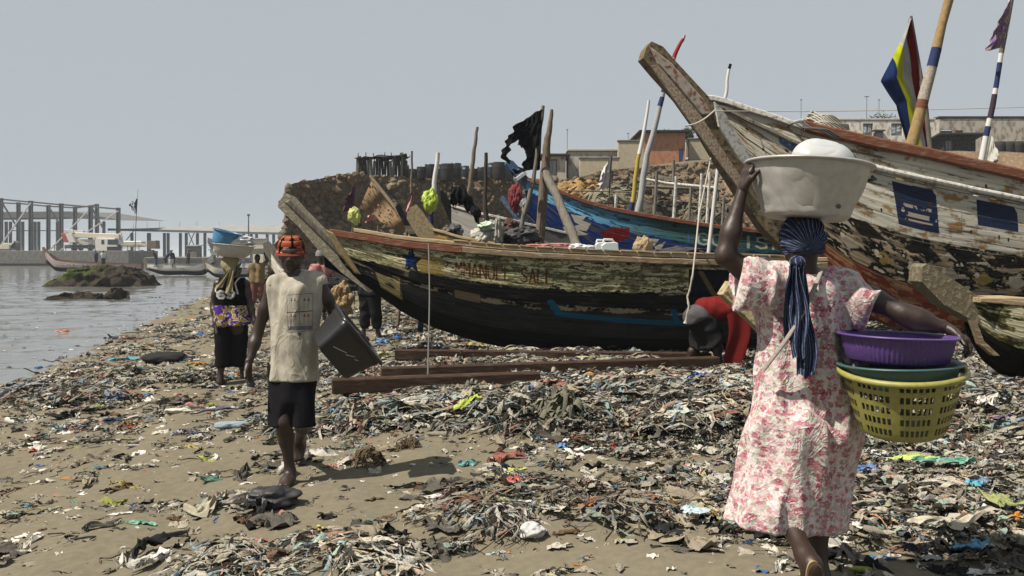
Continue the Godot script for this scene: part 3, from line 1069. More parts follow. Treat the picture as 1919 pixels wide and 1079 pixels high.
# ---------------------------------------------------------------- harbour across the water
func build_harbour() -> void:
	var q := thing("quay", "grey concrete quay wall with dark tide line across the water", "quay", Vector3(-80.43, -0.4, -176))
	var g := Geo.new()
	var zf := -170.0
	g.box(Vector3(60, 3.2, 14), xf(Vector3(-101.295, 0.85, zf - 7)), 0.1)
	part("quay_wall", g, M.concrete, q)
	g = Geo.new()
	g.box(Vector3(60.2, 0.5, 0.4), xf(Vector3(-101.295, -0.2, zf + 0.12)), 0.05)
	part("tide_line", g, M.tar, q)
	g = Geo.new()
	g.box(Vector3(13, 2.0, 60), xf(Vector3(-60.447, 0.25, -170), 0, 0.35), 0.1)
	part("quay_wall", g, M.concrete, q)
	# railing along the quay edge
	for i in 16:
		g = Geo.new()
		var x := -85.389 + i * 1.05
		g.box(Vector3(0.1, 1.1, 0.1), xf(Vector3(x, 2.95, zf - 0.5)))
		part("railing_post", g, M.steel, q)
	for h in [2.95, 3.45]:
		g = Geo.new()
		g.box(Vector3(16.4, 0.09, 0.09), xf(Vector3(-85.389 + 7.9, h, zf - 0.42)))
		part("railing_bar", g, M.steel, q)
	var land := Geo.new()
	land.box(Vector3(400, 1.6, 60), xf(Vector3(-20, 0.1, -262)), 0.2)
	tag(part("harbour_ground", land, M.concrete, self), "flat harbour ground behind the quay", "", "", "structure")

	# steel frame of an unfinished hall: two rows of columns
	var f := thing("steel_frame", "unfinished hall of dark steel columns, top beams and pale braces on the quay", "steel frame", Vector3(-91.851, 2.4, -185))
	var front := [[-120, 352], [2, 371], [58, 376], [115, 381], [170, 385], [222, 389]]
	var back := [[-20, 377], [35, 379], [91, 384], [141, 387], [182, 382]]
	var tops := [[], []]
	for r in 2:
		for c in ([front, back][r]):
			var d := 178.0 + 14.0 * r
			var x: float = across_at(c[0], d)
			var y: float = up_at(c[1], d)
			g = Geo.new()
			g.box(Vector3(0.16, y - 2.2, 0.62), xf(Vector3(x - 0.25, (y + 2.2) * 0.5, -d)))
			g.box(Vector3(0.16, y - 2.2, 0.62), xf(Vector3(x + 0.25, (y + 2.2) * 0.5, -d)))
			g.box(Vector3(0.5, y - 2.25, 0.12), xf(Vector3(x, (y + 2.2) * 0.5, -d)))
			part("column", g, M.steel, f)
			tops[r].append(Vector3(x, y - 0.25, -d))
		for i in tops[r].size() - 1:
			g = Geo.new()
			beam_between(g, tops[r][i] + Vector3(0.3, 0, 0), tops[r][i + 1] - Vector3(0.3, 0, 0), 0.2, 0.3)
			part("top_beam", g, M.steel, f)
	for b in [[222, 395, 112, 470], [165, 395, 92, 470], [58, 380, 0, 462]]:
		g = Geo.new()
		beam_between(g, Vector3(across_at(b[0], 177.0), up_at(b[1], 177.0), -177), Vector3(across_at(b[2], 177.0), up_at(b[3], 177.0), -177), 0.22, 0.22)
		part("brace", g, M.pale_steel, f)
	for b in [[2, 376, 32, 425], [92, 388, 112, 420], [173, 390, 197, 434]]:
		g = Geo.new()
		beam_between(g, Vector3(across_at(b[0], 180.0), up_at(b[1], 180.0), -180), Vector3(across_at(b[2], 180.0), up_at(b[3], 180.0), -180), 0.28, 0.28)
		part("brace", g, M.steel, f)

	# roofed shed seen through the frame
	var s := thing("harbour_shed", "open shed with grey pitched roof and dark columns behind the steel frame", "shed", Vector3(-108.003, 1, -215))
	g = Geo.new()
	var A := Vector3(-136.233, 11.512, -212)
	var Bp := Vector3(-136.233, 10.025, -212)
	for seg in [[-140, 130, 398, 396, 411, 407], [130, 228, 396, 412, 409, 412.5]]:
		var p := []
		for k in [[0, 2], [1, 3], [1, 5], [0, 4]]:
			p.append(Vector3(across_at(seg[k[0]], 212.0), up_at(seg[k[1]], 212.0), -212.0))
		var back_p := []
		for w in p:
			back_p.append(w + Vector3(3, 0.5, -18))
		var cen: Vector3 = (p[0] + p[2] + back_p[0] + back_p[2]) * 0.25
		g.out_face(p.duplicate(), cen)
		g.out_face(back_p.duplicate(), cen)
		for i in 4:
			g.out_face([p[i], p[(i + 1) % 4], back_p[(i + 1) % 4], back_p[i]], cen)
	part("roof", g, mottled(lin(0.13, 0.13, 0.13), lin(0.1, 0.1, 0.1), 8.0, 0.8, 0.0), s)
	for c in [12, 20, 43, 66, 73, 108, 139, 170, 195]:
		g = Geo.new()
		var x: float = across_at(c, 214.0)
		g.box(Vector3(0.55, 8.5, 0.55), xf(Vector3(x, 5.2, -214)))
		part("column", g, M.steel, s)
	g = Geo.new()
	g.box(Vector3(16, 0.2, 0.2), xf(Vector3(-111.002, 7.353, -214.5)))
	part("tie_beam", g, M.steel, s)

	# long market hall with a pale roof on columns
	var h := thing("market_hall", "long open market hall with pale sheet roof on dark columns by the harbour", "hall", Vector3(-73.575, 1, -225))
	g = Geo.new()
	g.grid(40, 6, func(u: float, v: float):
		var px := lerpf(205.0, 640.0, u)
		var low := lerpf(429.0, 438.0, u)
		var high := lerpf(428.0, 419.0, smoothstep(0.0, 0.6, u)) + maxf(u - 0.6, 0.0) * 8.0
		return Vector3(across_at(px, 225.0), 1.6 + (478.0 - lerpf(low, high, v)) / 1711.0 * 225.0, -225.0 - v * 9.0 * (0.2 + u)))
	part("roof", g, M.sheet_roof, h)
	for i in 4:
		g = Geo.new()
		g.box(Vector3(14.6, 0.55, 0.3), xf(Vector3(-92.208, 7.752, -224.9) + Vector3(14.6 * i, -0.35 * i, 0), 0, 0, -0.024))
		part("eaves_beam", g, mottled(lin(0.12, 0.12, 0.12), lin(0.09, 0.09, 0.09), 8.0, 0.8, 0.0), h)
	for c in [246, 278, 307, 314, 337, 348, 369, 383, 405, 430, 456, 470, 480, 500, 512]:
		g = Geo.new()
		var x: float = across_at(c, 226.0)
		g.box(Vector3(0.6 if c != 278 else 0.85, 7.0, 0.6), xf(Vector3(x, 3.6, -226.5)))
		part("column", g, M.steel, h)
	for c in [[348, 432, 362, 464], [362, 432, 348, 464], [232, 450, 246, 432]]:
		g = Geo.new()
		beam_between(g, Vector3(across_at(c[0], 226.0), up_at(c[1], 226.0), -227.5), Vector3(across_at(c[2], 226.0), up_at(c[3], 226.0), -227.5), 0.18, 0.18)
		part("brace", g, M.steel, h)
	for c in [250, 276, 299, 337, 369, 411]:
		g = Geo.new()
		var x: float = across_at(c, 234.0)
		g.tube([Vector3(x, 8.0, -234), Vector3(x, 10.2, -234)], [0.05, 0.04], 5)
		part("roof_mast", g, M.steel, h)

	# mobile crane lorry on the quay
	var D := 172.5
	var c := thing("crane_lorry", "white mobile crane lorry with red and white counterweight on the quay", "crane lorry", Vector3(-78.588, 2.45, -172.5))
	g = Geo.new()
	g.box(Vector3(10.0, 0.7, 2.4), xf(Vector3(-79.449, 3.222, -173.5)), 0.08)
	part("chassis", g, M.steel, c)
	g = Geo.new()
	g.prism(PackedVector2Array([Vector2(-77.757, 4.515), Vector2(-77.455, 4.817), Vector2(-74.138, 4.716), Vector2(-73.736, 3.912), Vector2(-73.535, 2.404), Vector2(-77.656, 2.404)]), 2.2, xf(Vector3(0, 0, -171.4)), 0.06)
	var cab := part("cab", g, M.white_metal, c)
	g = Geo.new()
	g.box(Vector3(2.0, 0.95, 0.06), xf(Vector3(-74.4, 4.039, -170.3)))
	part("windscreen", g, M.glass, cab)
	g = Geo.new()
	g.box(Vector3(0.55, 0.8, 0.06), xf(Vector3(-76.292, 4.039, -170.3)))
	part("side_window", g, M.glass, cab)
	g = Geo.new()
	g.box(Vector3(2.6, 0.8, 0.12), xf(Vector3(-74.201, 2.794, -170.3)))
	part("grille", g, M.tyre, cab)
	g = Geo.new()
	beam_between(g, Vector3(-82.079, 5.42, -172), Vector3(-73.307, 5.098, -171), 0.9, 0.95)
	part("boom", g, M.cream_metal, c)
	g = Geo.new()
	beam_between(g, Vector3(-84.435, 6.137, -172.5), Vector3(-82.621, 6.086, -172.5), 0.8, 0.6)
	beam_between(g, Vector3(-82.52, 6.036, -172.5), Vector3(-80.806, 5.935, -172.5), 0.8, 0.5)
	part("winch_cover", g, M.white_plastic, c)
	g = Geo.new()
	g.prism(PackedVector2Array([Vector2(-84.347, 5.71), Vector2(-83.545, 5.71), Vector2(-82.843, 4.006), Vector2(-83.745, 4.006)]), 1.9, xf(Vector3(0, 0, -171.6)), 0.03)
	part("counterweight", g, M.red_metal, c)
	g = Geo.new()
	g.prism(PackedVector2Array([Vector2(-83.495, 5.609), Vector2(-82.342, 5.609), Vector2(-81.54, 4.006), Vector2(-82.793, 4.006)]), 1.9, xf(Vector3(0, 0, -171.58)), 0.03)
	part("turret", g, M.white_metal, c)
	g = Geo.new()
	g.box(Vector3(4.2, 0.9, 1.8), xf(Vector3(-79.999, 4.12, -172.5)), 0.05)
	part("superstructure", g, M.cream_metal, c)
	g = Geo.new()
	beam_between(g, Vector3(-73.307, 5.798, -171), Vector3(-72.907, 3.699, -171), 0.35, 0.4)
	part("boom_head", g, M.white_metal, c)
	for px in [140, 152, 170, 193, 222]:
		g = Geo.new()
		var x: float = across_at(px, 171.2)
		g.lathe([Vector2(0.01, -0.18), Vector2(0.3, -0.2), Vector2(0.55, -0.2), Vector2(0.6, -0.1), Vector2(0.6, 0.1), Vector2(0.55, 0.2), Vector2(0.01, 0.2)], 16, xf(Vector3(x, 3.06, -171.1), PI / 2))
		part("wheel", g, M.tyre, c)

	# other machines and containers around
	var e := thing("loader", "cream and rust coloured loader parked behind the crane lorry", "machine", Vector3(-77.455, 1.0, -190))
	g = Geo.new()
	g.box(Vector3(4.5, 1.2, 2.2), xf(Vector3(-78.787, 3.932, -190)), 0.15)
	part("body", g, M.cream_metal, e)
	g = Geo.new()
	g.prism(PackedVector2Array([Vector2(-75.169, 4.362), Vector2(-74.727, 4.638), Vector2(-74.175, 4.417), Vector2(-73.291, 4.638), Vector2(-73.181, 2.926), Vector2(-75.169, 2.926)]), 2.0, xf(Vector3(0, 0, -189)), 0.05)
	part("bucket", g, mottled(lin(0.16, 0.11, 0.085), lin(0.1, 0.07, 0.06), 1.0), e)
	g = Geo.new()
	beam_between(g, Vector3(-77.047, 3.809, -189), Vector3(-74.838, 3.588, -189), 0.4, 0.5)
	part("arm", g, M.cream_metal, e)
	for px in [243, 268, 288]:
		g = Geo.new()
		var x: float = across_at(px, 189.0)
		g.lathe([Vector2(0.01, -0.3), Vector2(0.7, -0.3), Vector2(0.85, -0.15), Vector2(0.85, 0.15), Vector2(0.7, 0.3), Vector2(0.01, 0.3)], 14, xf(Vector3(x, 1.85, -188.5), PI / 2))
		part("wheel", g, M.tyre, e)
	for k in [[3, 23, 455, 470, "cream", "pale tarpaulin-covered machine on the quay behind the frame columns"], [25, 34, 451, 466, "conc", "pale grey generator beside the tarpaulin-covered machine"]]:
		var t := thing("machine", k[5], "machine", Vector3(((k[0] + k[1]) * 0.5 - 959.5) / 1711.0 * 174.0, 2.45, -174))
		var xa: float = across_at(k[0], 174.0)
		var xb: float = across_at(k[1], 174.0)
		var yt: float = up_at(k[2], 174.0)
		g = Geo.new()
		g.prism(PackedVector2Array([Vector2(xa, 2.5), Vector2(xb, 2.5), Vector2(xb, yt - 0.4), Vector2(xb - 0.5, yt), Vector2(xa + 0.7, yt - 0.2), Vector2(xa + 0.15, yt - 0.8)]), 1.8, xf(Vector3(0, 0, -174)), 0.08)
		part("body", g, M.cream_metal if k[4] == "cream" else M.concrete, t)
		g = Geo.new()
		g.box(Vector3(xb - xa + 0.1, 0.3, 1.9), xf(Vector3((xa + xb) * 0.5, 2.65, -174)))
		part("skid", g, M.steel, t)
	for k in [[398, 412, 468, 480, "white", "low white hut"], [356, 374, 461, 470, "grey", "low grey hut"], [414, 424, 466, 478, "cream", "narrow low cream hut"], [478, 498, 448, 462, "cream", "taller cream hut beside the walking man's cap"]]:
		var d := 150.0
		g = Geo.new()
		var xa: float = across_at(k[0], d)
		var xb: float = across_at(k[1], d)
		var ya: float = up_at(k[3], d)
		var yb: float = up_at(k[2], d)
		var t := thing("harbour_hut", "%s below the market hall roof" % k[5], "hut", Vector3((xa + xb) * 0.5, 0, -d))
		g.box(Vector3(xb - xa, yb, 2.5), xf(Vector3((xa + xb) * 0.5, yb * 0.5, -d)), 0.05)
		part("wall", g, {white = M.white_metal, grey = M.concrete, cream = M.cream_metal}[k[4]], t)
		g = Geo.new()
		g.box(Vector3(xb - xa + 0.4, 0.12, 3.0), xf(Vector3((xa + xb) * 0.5, yb + 0.08, -d), 0.05))
		part("roof", g, M.sheet_roof, t)

	# light mast and flag pole
	var mast := thing("light_mast", "tall thin grey mast rising above the market hall roof", "mast", Vector3(-57.686, 1, -200))
	g = Geo.new()
	g.tube([Vector3(-57.686, 1.6, -200), Vector3(-57.686, 10.25, -200)], [0.22, 0.12], 6)
	part("pole", g, M.steel, mast)
	g = Geo.new()
	g.box(Vector3(0.5, 0.5, 0.5), xf(Vector3(-57.686, 10.367, -200)))
	part("lamp_head", g, M.steel, mast)
	var fp := thing("flag_pole", "thin pole with torn dark flag beyond the crane lorry", "flag", Vector3(-49.48, 1.0, -120))
	g = Geo.new()
	g.tube([Vector3(-49.55, 1.6, -120), Vector3(-49.41, 5.668, -120), Vector3(-49.129, 10.297, -120)], [0.07, 0.05, 0.02], 6)
	part("pole", g, M.dark_rope, fp)
	g = Geo.new()
	g.grid(12, 12, func(u: float, v: float):
		var a := Vector3(-49.164, 9.034, -120).lerp(Vector3(-49.34, 7.211, -120), v)
		return a + Vector3(-u * (0.6 + 0.45 * sin(v * 5.0)), -u * 0.45 + 0.2 * sin(u * 7.0 + v * 3.0) * u, 0.15 * sin(u * 8.0)), func(u: float, v: float): return u > 0.35 and noise.get_noise_2d(u * 300.0, v * 300.0) > 0.12)
	part("flag", g, M.black_cloth, fp)

	# moored canoes
	far_canoe("long dark moored canoe with white lettering beside the weedy rock", 78, 262, 92.0, [[78, 470], [100, 486], [140, 490], [200, 493], [262, 495]], 502, 508, lin(0.09, 0.05, 0.045), "OSLAYE")
	far_canoe("grey moored canoe with white lettering and dark bottom, men standing in it", 268, 398, 86.0, [[268, 494], [300, 494], [340, 495], [378, 493], [398, 478]], 510, 515, lin(0.22, 0.21, 0.19), "GODS TIME")
	far_canoe("dark canoe drawn up at the water edge behind the carrier", 380, 470, 75.0, [[380, 492], [400, 500], [430, 503], [455, 503], [470, 503]], 512, 520, lin(0.1, 0.085, 0.07), "")
	far_canoe("weathered brown canoe with raised pale bow behind the walking man", 498, 600, 30.0, [[498, 474], [520, 498], [545, 508], [570, 510], [600, 511]], 534, 548, lin(0.16, 0.13, 0.095), "")
	far_canoe("black tarred canoe lying by the shore behind the carrier", 468, 530, 48.0, [[468, 512], [485, 506], [500, 502], [515, 500], [530, 498]], 522, 534, lin(0.035, 0.032, 0.03), "")
	# people by and in them
	var dk := mottled(lin(0.03, 0.03, 0.035), lin(0.02, 0.02, 0.025), 0.3, 0.9, 0.0)
	var bl := plain(lin(0.04, 0.06, 0.12), 0.9)
	var wh := plain(lin(0.45, 0.45, 0.44), 0.9)
	for k in [[293, 493, 86.2, dk, bl, 0.4, "man in dark top standing in the grey moored canoe near its end"], [310, 493, 86.4, bl, dk, 0.9, "man in blue top stooping in the grey moored canoe"], [325, 493, 86.1, dk, dk, 0.5, "man in black leaning over in the grey moored canoe"],
			[353, 493, 86.2, dk, dk, -0.1, "man in black standing upright in the grey moored canoe by a white bucket"], [194, 493, 92.0, wh, dk, 0.0, "man in white shirt standing in the long dark moored canoe"], [181, 493, 92.2, bl, dk, 0.1, "man in blue shirt standing behind the man in white, in the long dark canoe"]]:
		var x: float = across_at(k[0], k[2])
		small_person(k[6], Vector3(x, 0.495, -k[2]), rng.randf() * 6.0, k[3], k[4], "", k[5], 1.6, 0.05)
	var bu := thing("bucket", "white bucket on the edge of the grey moored canoe", "bucket", Vector3(-31.794, 0.753, -85.2))
	g = Geo.new()
	g.lathe([Vector2(0.001, 0), Vector2(0.2, 0), Vector2(0.25, 0.5), Vector2(0.24, 0.5), Vector2(0.19, 0.03), Vector2(0.001, 0.03)], 18, xf(Vector3(-31.794, 0.753, -85.2)))
	part("shell", g, M.white_plastic, bu)

func far_canoe(label: String, p0: float, p1: float, d: float, top: Array, low: float, keel: float, c: Color, words: String) -> void:
	var x := []
	var gy := []
	var ky := []
	var hw := []
	var zc := []
	for i in top.size():
		var dd := d
		x.append(across_at(top[i][0], dd))
		gy.append(up_at(top[i][1], dd))
		var rise := 0.0
		if i == 0 or (words.begins_with("GODS") and i == top.size() - 1): rise = 0.45 * (keel - top[i][1])
		ky.append(1.6 + (478.0 - keel + rise) / 1711.0 * dd)
		hw.append([0.06, 0.5, 0.7, 0.7, 0.4][i])
		zc.append(-dd - 0.7)
	var p := planks_paint(512, 128, func(_u: float, v: float, s: float, g: float):
		if v > 0.62: return Color(0.09, 0.085, 0.08)
		if v > 0.56: return Color(0.6, 0.6, 0.58)
		return srgb(c).lerp(Color(0.62, 0.6, 0.56), smoothstep(0.6, 0.75, s)) * (1.0 + g * 0.3))
	if words:
		p.text(words, Vector2(120, 32), 320.0 / words.length(), 30, 3.4, Color(0.75, 0.74, 0.7), 0.2)
	var m := painted(p, 0.8, 0.0)
	var xa: float = x[0]
	var s0 := Vector2(xa, gy[0])
	var stem := [s0 + Vector2(-0.3, 0.35), s0 + Vector2(-0.1, 0.42), s0 + Vector2(0.5, -0.25), Vector2(x[0] + 0.4, ky[0]), Vector2(x[0] + 0.05, ky[0] + 0.05)]
	small_canoe("moored_canoe", label, x, gy, ky, hw, zc, stem, 0.16, m, M.grey_wood, M.red_wood if words.begins_with("OS") else M.grey_wood, "")

# ---------------------------------------------------------------- shacks, houses and gear on the cliff
func house(called: String, label: String, x0: float, x1: float, yt: float, yb: float, z: float, deep: float, wall: Material, roof: Material, openings: Array, eave := 0.4, slope := 0.05) -> Node3D:
	var t := thing(called, label, "house", Vector3((x0 + x1) * 0.5, yb, z - deep * 0.5))
	var g := Geo.new()
	# front wall built round its openings (x0, x1, y0, y1)
	var xs := [x0, x1]
	var ys := [yb, yt]
	for o in openings:
		xs.append(o[0]); xs.append(o[1]); ys.append(o[2]); ys.append(o[3])
	xs.sort(); ys.sort()
	for i in xs.size() - 1:
		for j in ys.size() - 1:
			if xs[i + 1] - xs[i] < 0.01 or ys[j + 1] - ys[j] < 0.01:
				continue
			var cx: float = (xs[i] + xs[i + 1]) * 0.5
			var cy: float = (ys[j] + ys[j + 1]) * 0.5
			var hole := false
			for o in openings:
				if cx > o[0] and cx < o[1] and cy > o[2] and cy < o[3]:
					hole = true
			if not hole:
				g.box(Vector3(xs[i + 1] - xs[i], ys[j + 1] - ys[j], 0.2), xf(Vector3(cx, cy, z - 0.1)), 0.0)
	part("front_wall", g, wall, t)
	g = Geo.new()
	g.box(Vector3(0.2, yt - yb, deep - 0.22), xf(Vector3(x0 + 0.1, (yt + yb) * 0.5, z - 0.21 - (deep - 0.22) * 0.5)), 0.0)
	part("side_wall", g, wall, t)
	g = Geo.new()
	g.box(Vector3(0.2, yt - yb, deep - 0.22), xf(Vector3(x1 - 0.1, (yt + yb) * 0.5, z - 0.21 - (deep - 0.22) * 0.5)), 0.0)
	part("side_wall", g, wall, t)
	g = Geo.new()
	g.box(Vector3(x1 - x0 - 0.44, yt - yb, 0.2), xf(Vector3((x0 + x1) * 0.5, (yt + yb) * 0.5, z - deep + 0.1)), 0.0)
	part("back_wall", g, wall, t)
	g = Geo.new()
	g.box(Vector3(x1 - x0 + eave * 2, 0.14, deep + eave * 2), xf(Vector3((x0 + x1) * 0.5, yt + 0.1 + deep * slope * 0.5, z - deep * 0.5), slope), 0.02)
	part("roof", g, roof, t)
	for o in openings:
		var c := Vector3((o[0] + o[1]) * 0.5, (o[2] + o[3]) * 0.5, z - 0.14)
		var w: float = o[1] - o[0]
		var h: float = o[3] - o[2]
		if o.size() > 4:
			if o[4] == null:        # an open doorway
				continue
			g = Geo.new()
			g.box(Vector3(w - 0.02, h - 0.02, 0.05), xf(c), 0.0)
			part("door", g, o[4], t)
			continue
		g = Geo.new()
		for e in [[0, h * 0.5 - 0.04, w - 0.01, 0.07], [0, -h * 0.5 + 0.04, w - 0.01, 0.07]]:
			g.box(Vector3(e[2], e[3], 0.07), xf(c + Vector3(e[0], e[1], 0)), 0.0)
		for e in [-w * 0.5 + 0.04, 0.0, w * 0.5 - 0.04]:
			g.box(Vector3(0.06, h - 0.16, 0.06), xf(c + Vector3(e, 0, 0)), 0.0)
		var fr := part("window", g, M.grey_wood, t)
		g = Geo.new()
		g.box(Vector3(w - 0.1, h - 0.1, 0.01), xf(c - Vector3(0, 0, 0.045)), 0.0)
		part("pane", g, M.pane, fr)
	return t

func build_cliff_things() -> void:
	M.box_plastic = plain(lin(0.045, 0.045, 0.047), 0.6)
	M.char = mottled(lin(0.03, 0.026, 0.023), lin(0.014, 0.012, 0.011), 0.9, 0.95, 1.0, Vector3.ONE, lin(0.09, 0.08, 0.07))
	M.orange_wall = mottled(lin(0.38, 0.185, 0.1), lin(0.31, 0.15, 0.085), 2.0, 0.9, 0.0, Vector3(1, 0.5, 1), lin(0.24, 0.14, 0.09))
	M.beige_wall = mottled(lin(0.4, 0.35, 0.25), lin(0.3, 0.265, 0.185), 2.5, 0.95, 0.5)
	M.grey_wall = mottled(lin(0.4, 0.37, 0.32), lin(0.31, 0.285, 0.245), 3.0, 0.95, 0.0, Vector3(1, 0.5, 1), lin(0.2, 0.17, 0.13))
	M.white_wall = mottled(lin(0.62, 0.59, 0.53), lin(0.5, 0.475, 0.42), 3.0, 0.9, 0.0, Vector3(1, 0.5, 1), lin(0.34, 0.29, 0.22))
	M.tin_roof = mottled(lin(0.5, 0.48, 0.44), lin(0.3, 0.27, 0.23), 2.5, 0.8, 0.0)
	M.dark_roof = mottled(lin(0.05, 0.045, 0.042), lin(0.03, 0.028, 0.027), 2.0, 0.9, 0.0)
	var D := 64.0
	var o := house("house", "small orange walled house with flat dark roof on the cliff", 9.22, 12.138, 10.166, 7.0, -64.0, 5.0, M.orange_wall, M.dark_roof, [[11.689, 12.026, 7.6, 9.044, plain(lin(0.06, 0.11, 0.3), 0.5)]], 0.35, 0.0)
	var g := Geo.new()
	g.box(Vector3(0.5, 2.4, 0.02), xf(Vector3(11.876, 9.4, -63.985)), 0.0)
	house("house", "low light grey house with thick flat concrete roof on the cliff", 3.885, 7.272, 8.743, 6.6, -63.0, 5.0, M.grey_wall, M.beige_wall, [], 0.1, 0.0)
	house("house", "tiny dark-fronted hut beside the low light grey house", 2.265, 3.642, 8.304, 6.4, -62.0, 3.0, M.grey_wall, M.dark_roof, [[2.41, 3.062, 7.0, 8.123]], 0.3, 0.0)
	for k in [[1158, 1206, 266, 62.0, "tall beige yard wall between grey house and orange house"], [1086, 1160, 298, 61.0, "low beige yard wall in front of the light grey house"], [1290, 1345, 262, 66.0, "beige yard wall beyond the orange house, behind the big canoe bow"]]:
		var d: float = k[3]
		var xa: float = across_at(k[0], d)
		var xb: float = across_at(k[1], d)
		var yt: float = up_at(k[2], d)
		var t := thing("yard_wall", k[4], "wall", Vector3((xa + xb) * 0.5, 6.3, -d))
		g = Geo.new()
		g.box(Vector3(xb - xa, yt - 6.3, 0.25), xf(Vector3((xa + xb) * 0.5, (yt + 6.3) * 0.5, -d)), 0.02)
		part("wall", g, M.beige_wall, t)
		g = Geo.new()
		g.box(Vector3(xb - xa + 0.1, 0.12, 0.35), xf(Vector3((xa + xb) * 0.5, yt + 0.063, -d)), 0.02)
		part("coping", g, M.concrete, t)
	# long white building with two windows
	var y0 := 7.9
	house("house", "long white building with dark windows and weathered tin roof behind the big canoe", 21.081, 30.57, 11.321, y0, -66.0, 7.0, M.white_wall, M.tin_roof,
		[[25.362, 26.095, 10.241, 11.128], [27.407, 28.217, 10.241, 11.128], [28.487, 29.027, 9.932, 11.128, null]], 0.06, 0.07)
	for k in [[1636, 1659, 244], [1660, 1668, 262]]:
		var t := thing("air_unit", "dark air conditioning box on the white building's wall" if k[0] == 1636 else "small dark box low on the white building's wall", "air conditioner", Vector3(across_at(k[0] * 0.5 + k[1] * 0.5, 65.5), 9.6, -65.7))
		g = Geo.new()
		g.box(Vector3((k[1] - k[0]) / 1711.0 * 65.5, 0.1, 0.5), xf(Vector3(across_at(k[0] * 0.5 + k[1] * 0.5, 65.5), up_at(k[2], 65.5), -65.7)))
		part("bracket", g, M.box_plastic, t)
		g = Geo.new()
		g.box(Vector3(0.5, 0.5, 0.4), xf(Vector3(across_at(k[0] * 0.5 + k[1] * 0.5, 65.5) + 0.05, up_at(k[2], 65.5) - 0.32, -65.7)))
		part("casing", g, M.box_plastic, t)
	house("house", "long grey brown building with dark roof edge behind the striped flag pole", 31.814, 45.327, 11.774, y0, -68.0, 7.0, M.grey_wall, M.dark_roof, [[31.894, 32.808, y0, 10.94, null], [33.006, 33.603, 10.423, 10.9]], 0.06, 0.02)
	house("shed", "dark wooden lean-to shed in front of the grey brown building", 29.769, 31.979, 9.774, 8.0, -63.0, 2.5, M.char, M.dark_roof, [[29.917, 30.432, 8.0, 9.553]], 0.5, -0.12)
	for k in [[1500, 187], [1176, 250], [1062, 243], [1623, 181], [1646, 187]]:
		var top: float = up_at(k[1], 74.0)
		var x: float = across_at(k[0], 74.0)
		var t := thing("aerial", "thin roof aerial or lamp mast on the skyline, houses at its foot", "aerial", Vector3(x, 6.5, -74), "aerials and masts behind the houses")
		g = Geo.new()
		g.tube([Vector3(x, 6.5, -74), Vector3(x + 0.05, top, -74)], [0.03, 0.02], 5)
		part("mast", g, M.steel, t)
		g = Geo.new()
		g.box(Vector3(0.35 if k[0] == 1623 else 0.16, 0.05, 0.1), xf(Vector3(x + 0.05, top, -74)))
		part("head", g, M.steel, t)
	# trees
	tree("round leafy green tree rising behind the white building's roof", Vector3(32.285, 14.037, -80), 3.0, 2.3)
	tree("small green tree top behind the orange house", Vector3(13.243, 12.176, -78), 1.6, 1.4)
	tree("low leafy shrub behind the yard wall by the canoe bow", Vector3(15.743, 13.006, -82), 1.3, 1.1)
	# black barrels along the cliff edge
	var kinds := [M.black_plastic, plain(lin(0.02, 0.03, 0.05), 0.5), plain(lin(0.03, 0.028, 0.027), 0.7)]
	for i in 13:
		var px := 757.0 + i * 16.2
		var d := 53.5 + 1.2 * sin(i * 2.1)
		var base := Vector3(across_at(px, d), 1.6 + (478.0 - 337.0 - 3.0 * sin(i * 1.7)) / 1711.0 * d, -d)
		var t := thing("barrel", ["black plastic barrel in the row along the cliff edge", "dark blue plastic barrel in the row along the cliff edge", "sooty grey barrel in the row along the cliff edge"][i % 3], "barrel", base, "barrels along the cliff edge")
		g = Geo.new()
		var s := 0.9 + 0.15 * sin(i * 5.3)
		g.lathe([Vector2(0.001, 0), Vector2(0.3, 0), Vector2(0.34, 0.06), Vector2(0.36, 0.28), Vector2(0.375, 0.3), Vector2(0.36, 0.32), Vector2(0.37, 0.62), Vector2(0.385, 0.64), Vector2(0.37, 0.66), Vector2(0.34, 0.9), Vector2(0.33, 0.95), Vector2(0.3, 0.94), Vector2(0.3, 0.9), Vector2(0.001, 0.9)], 18, Transform3D(Basis().scaled(Vector3.ONE * s), base))
		part("shell", g, kinds[i % 3], t)
		if i % 3 == 1:
			g = Geo.new()
			g.grid(5, 1, func(u: float, v: float):
				var a := PI * 0.5 + (u - 0.5) * 0.5
				return base + Vector3(cos(a) * 0.37 * s, (0.68 + v * 0.12) * s, sin(a) * 0.376 * s))
			part("sticker", g, M.white_plastic, t)
	# more by the right hand shed
	for i in 4:
		var base := Vector3(across_at(1872.0 + i * 17.0, 62.0), 8.3, -62.0)
		var t := thing("barrel", "large dark barrel standing before the grey brown building", "barrel", base, "barrels before the grey brown building")
		g = Geo.new()
		g.lathe([Vector2(0.001, 0), Vector2(0.3, 0), Vector2(0.36, 0.1), Vector2(0.38, 0.4), Vector2(0.38, 0.7), Vector2(0.34, 1.0), Vector2(0.001, 1.0)], 16, xf(base))
		part("shell", g, kinds[2], t)
	# burnt shack of boards
	var sh := thing("shack", "burnt black shack of uneven boards at the cliff edge", "shack", Vector3(-7.667, 6.184, -53))
	rng.seed = 5
	for i in 17:
		var px := 670.0 + i * 5.2
		g = Geo.new()
		var h := rng.randf_range(0.85, 1.25) if i != 16 else 1.4
		var b := Vector3(-8.822, 6.203, -52.5)
		b.x = across_at(px, 52.5)
		g.box(Vector3(0.15, h, 0.04), xf(b + Vector3(0, h * 0.5 - 0.1, rng.randf_range(-0.05, 0.05)), 0, 0, rng.randf_range(-0.06, 0.06)))
		part("board", g, M.char if rng.randf() < 0.75 else M.grey_wood, sh)
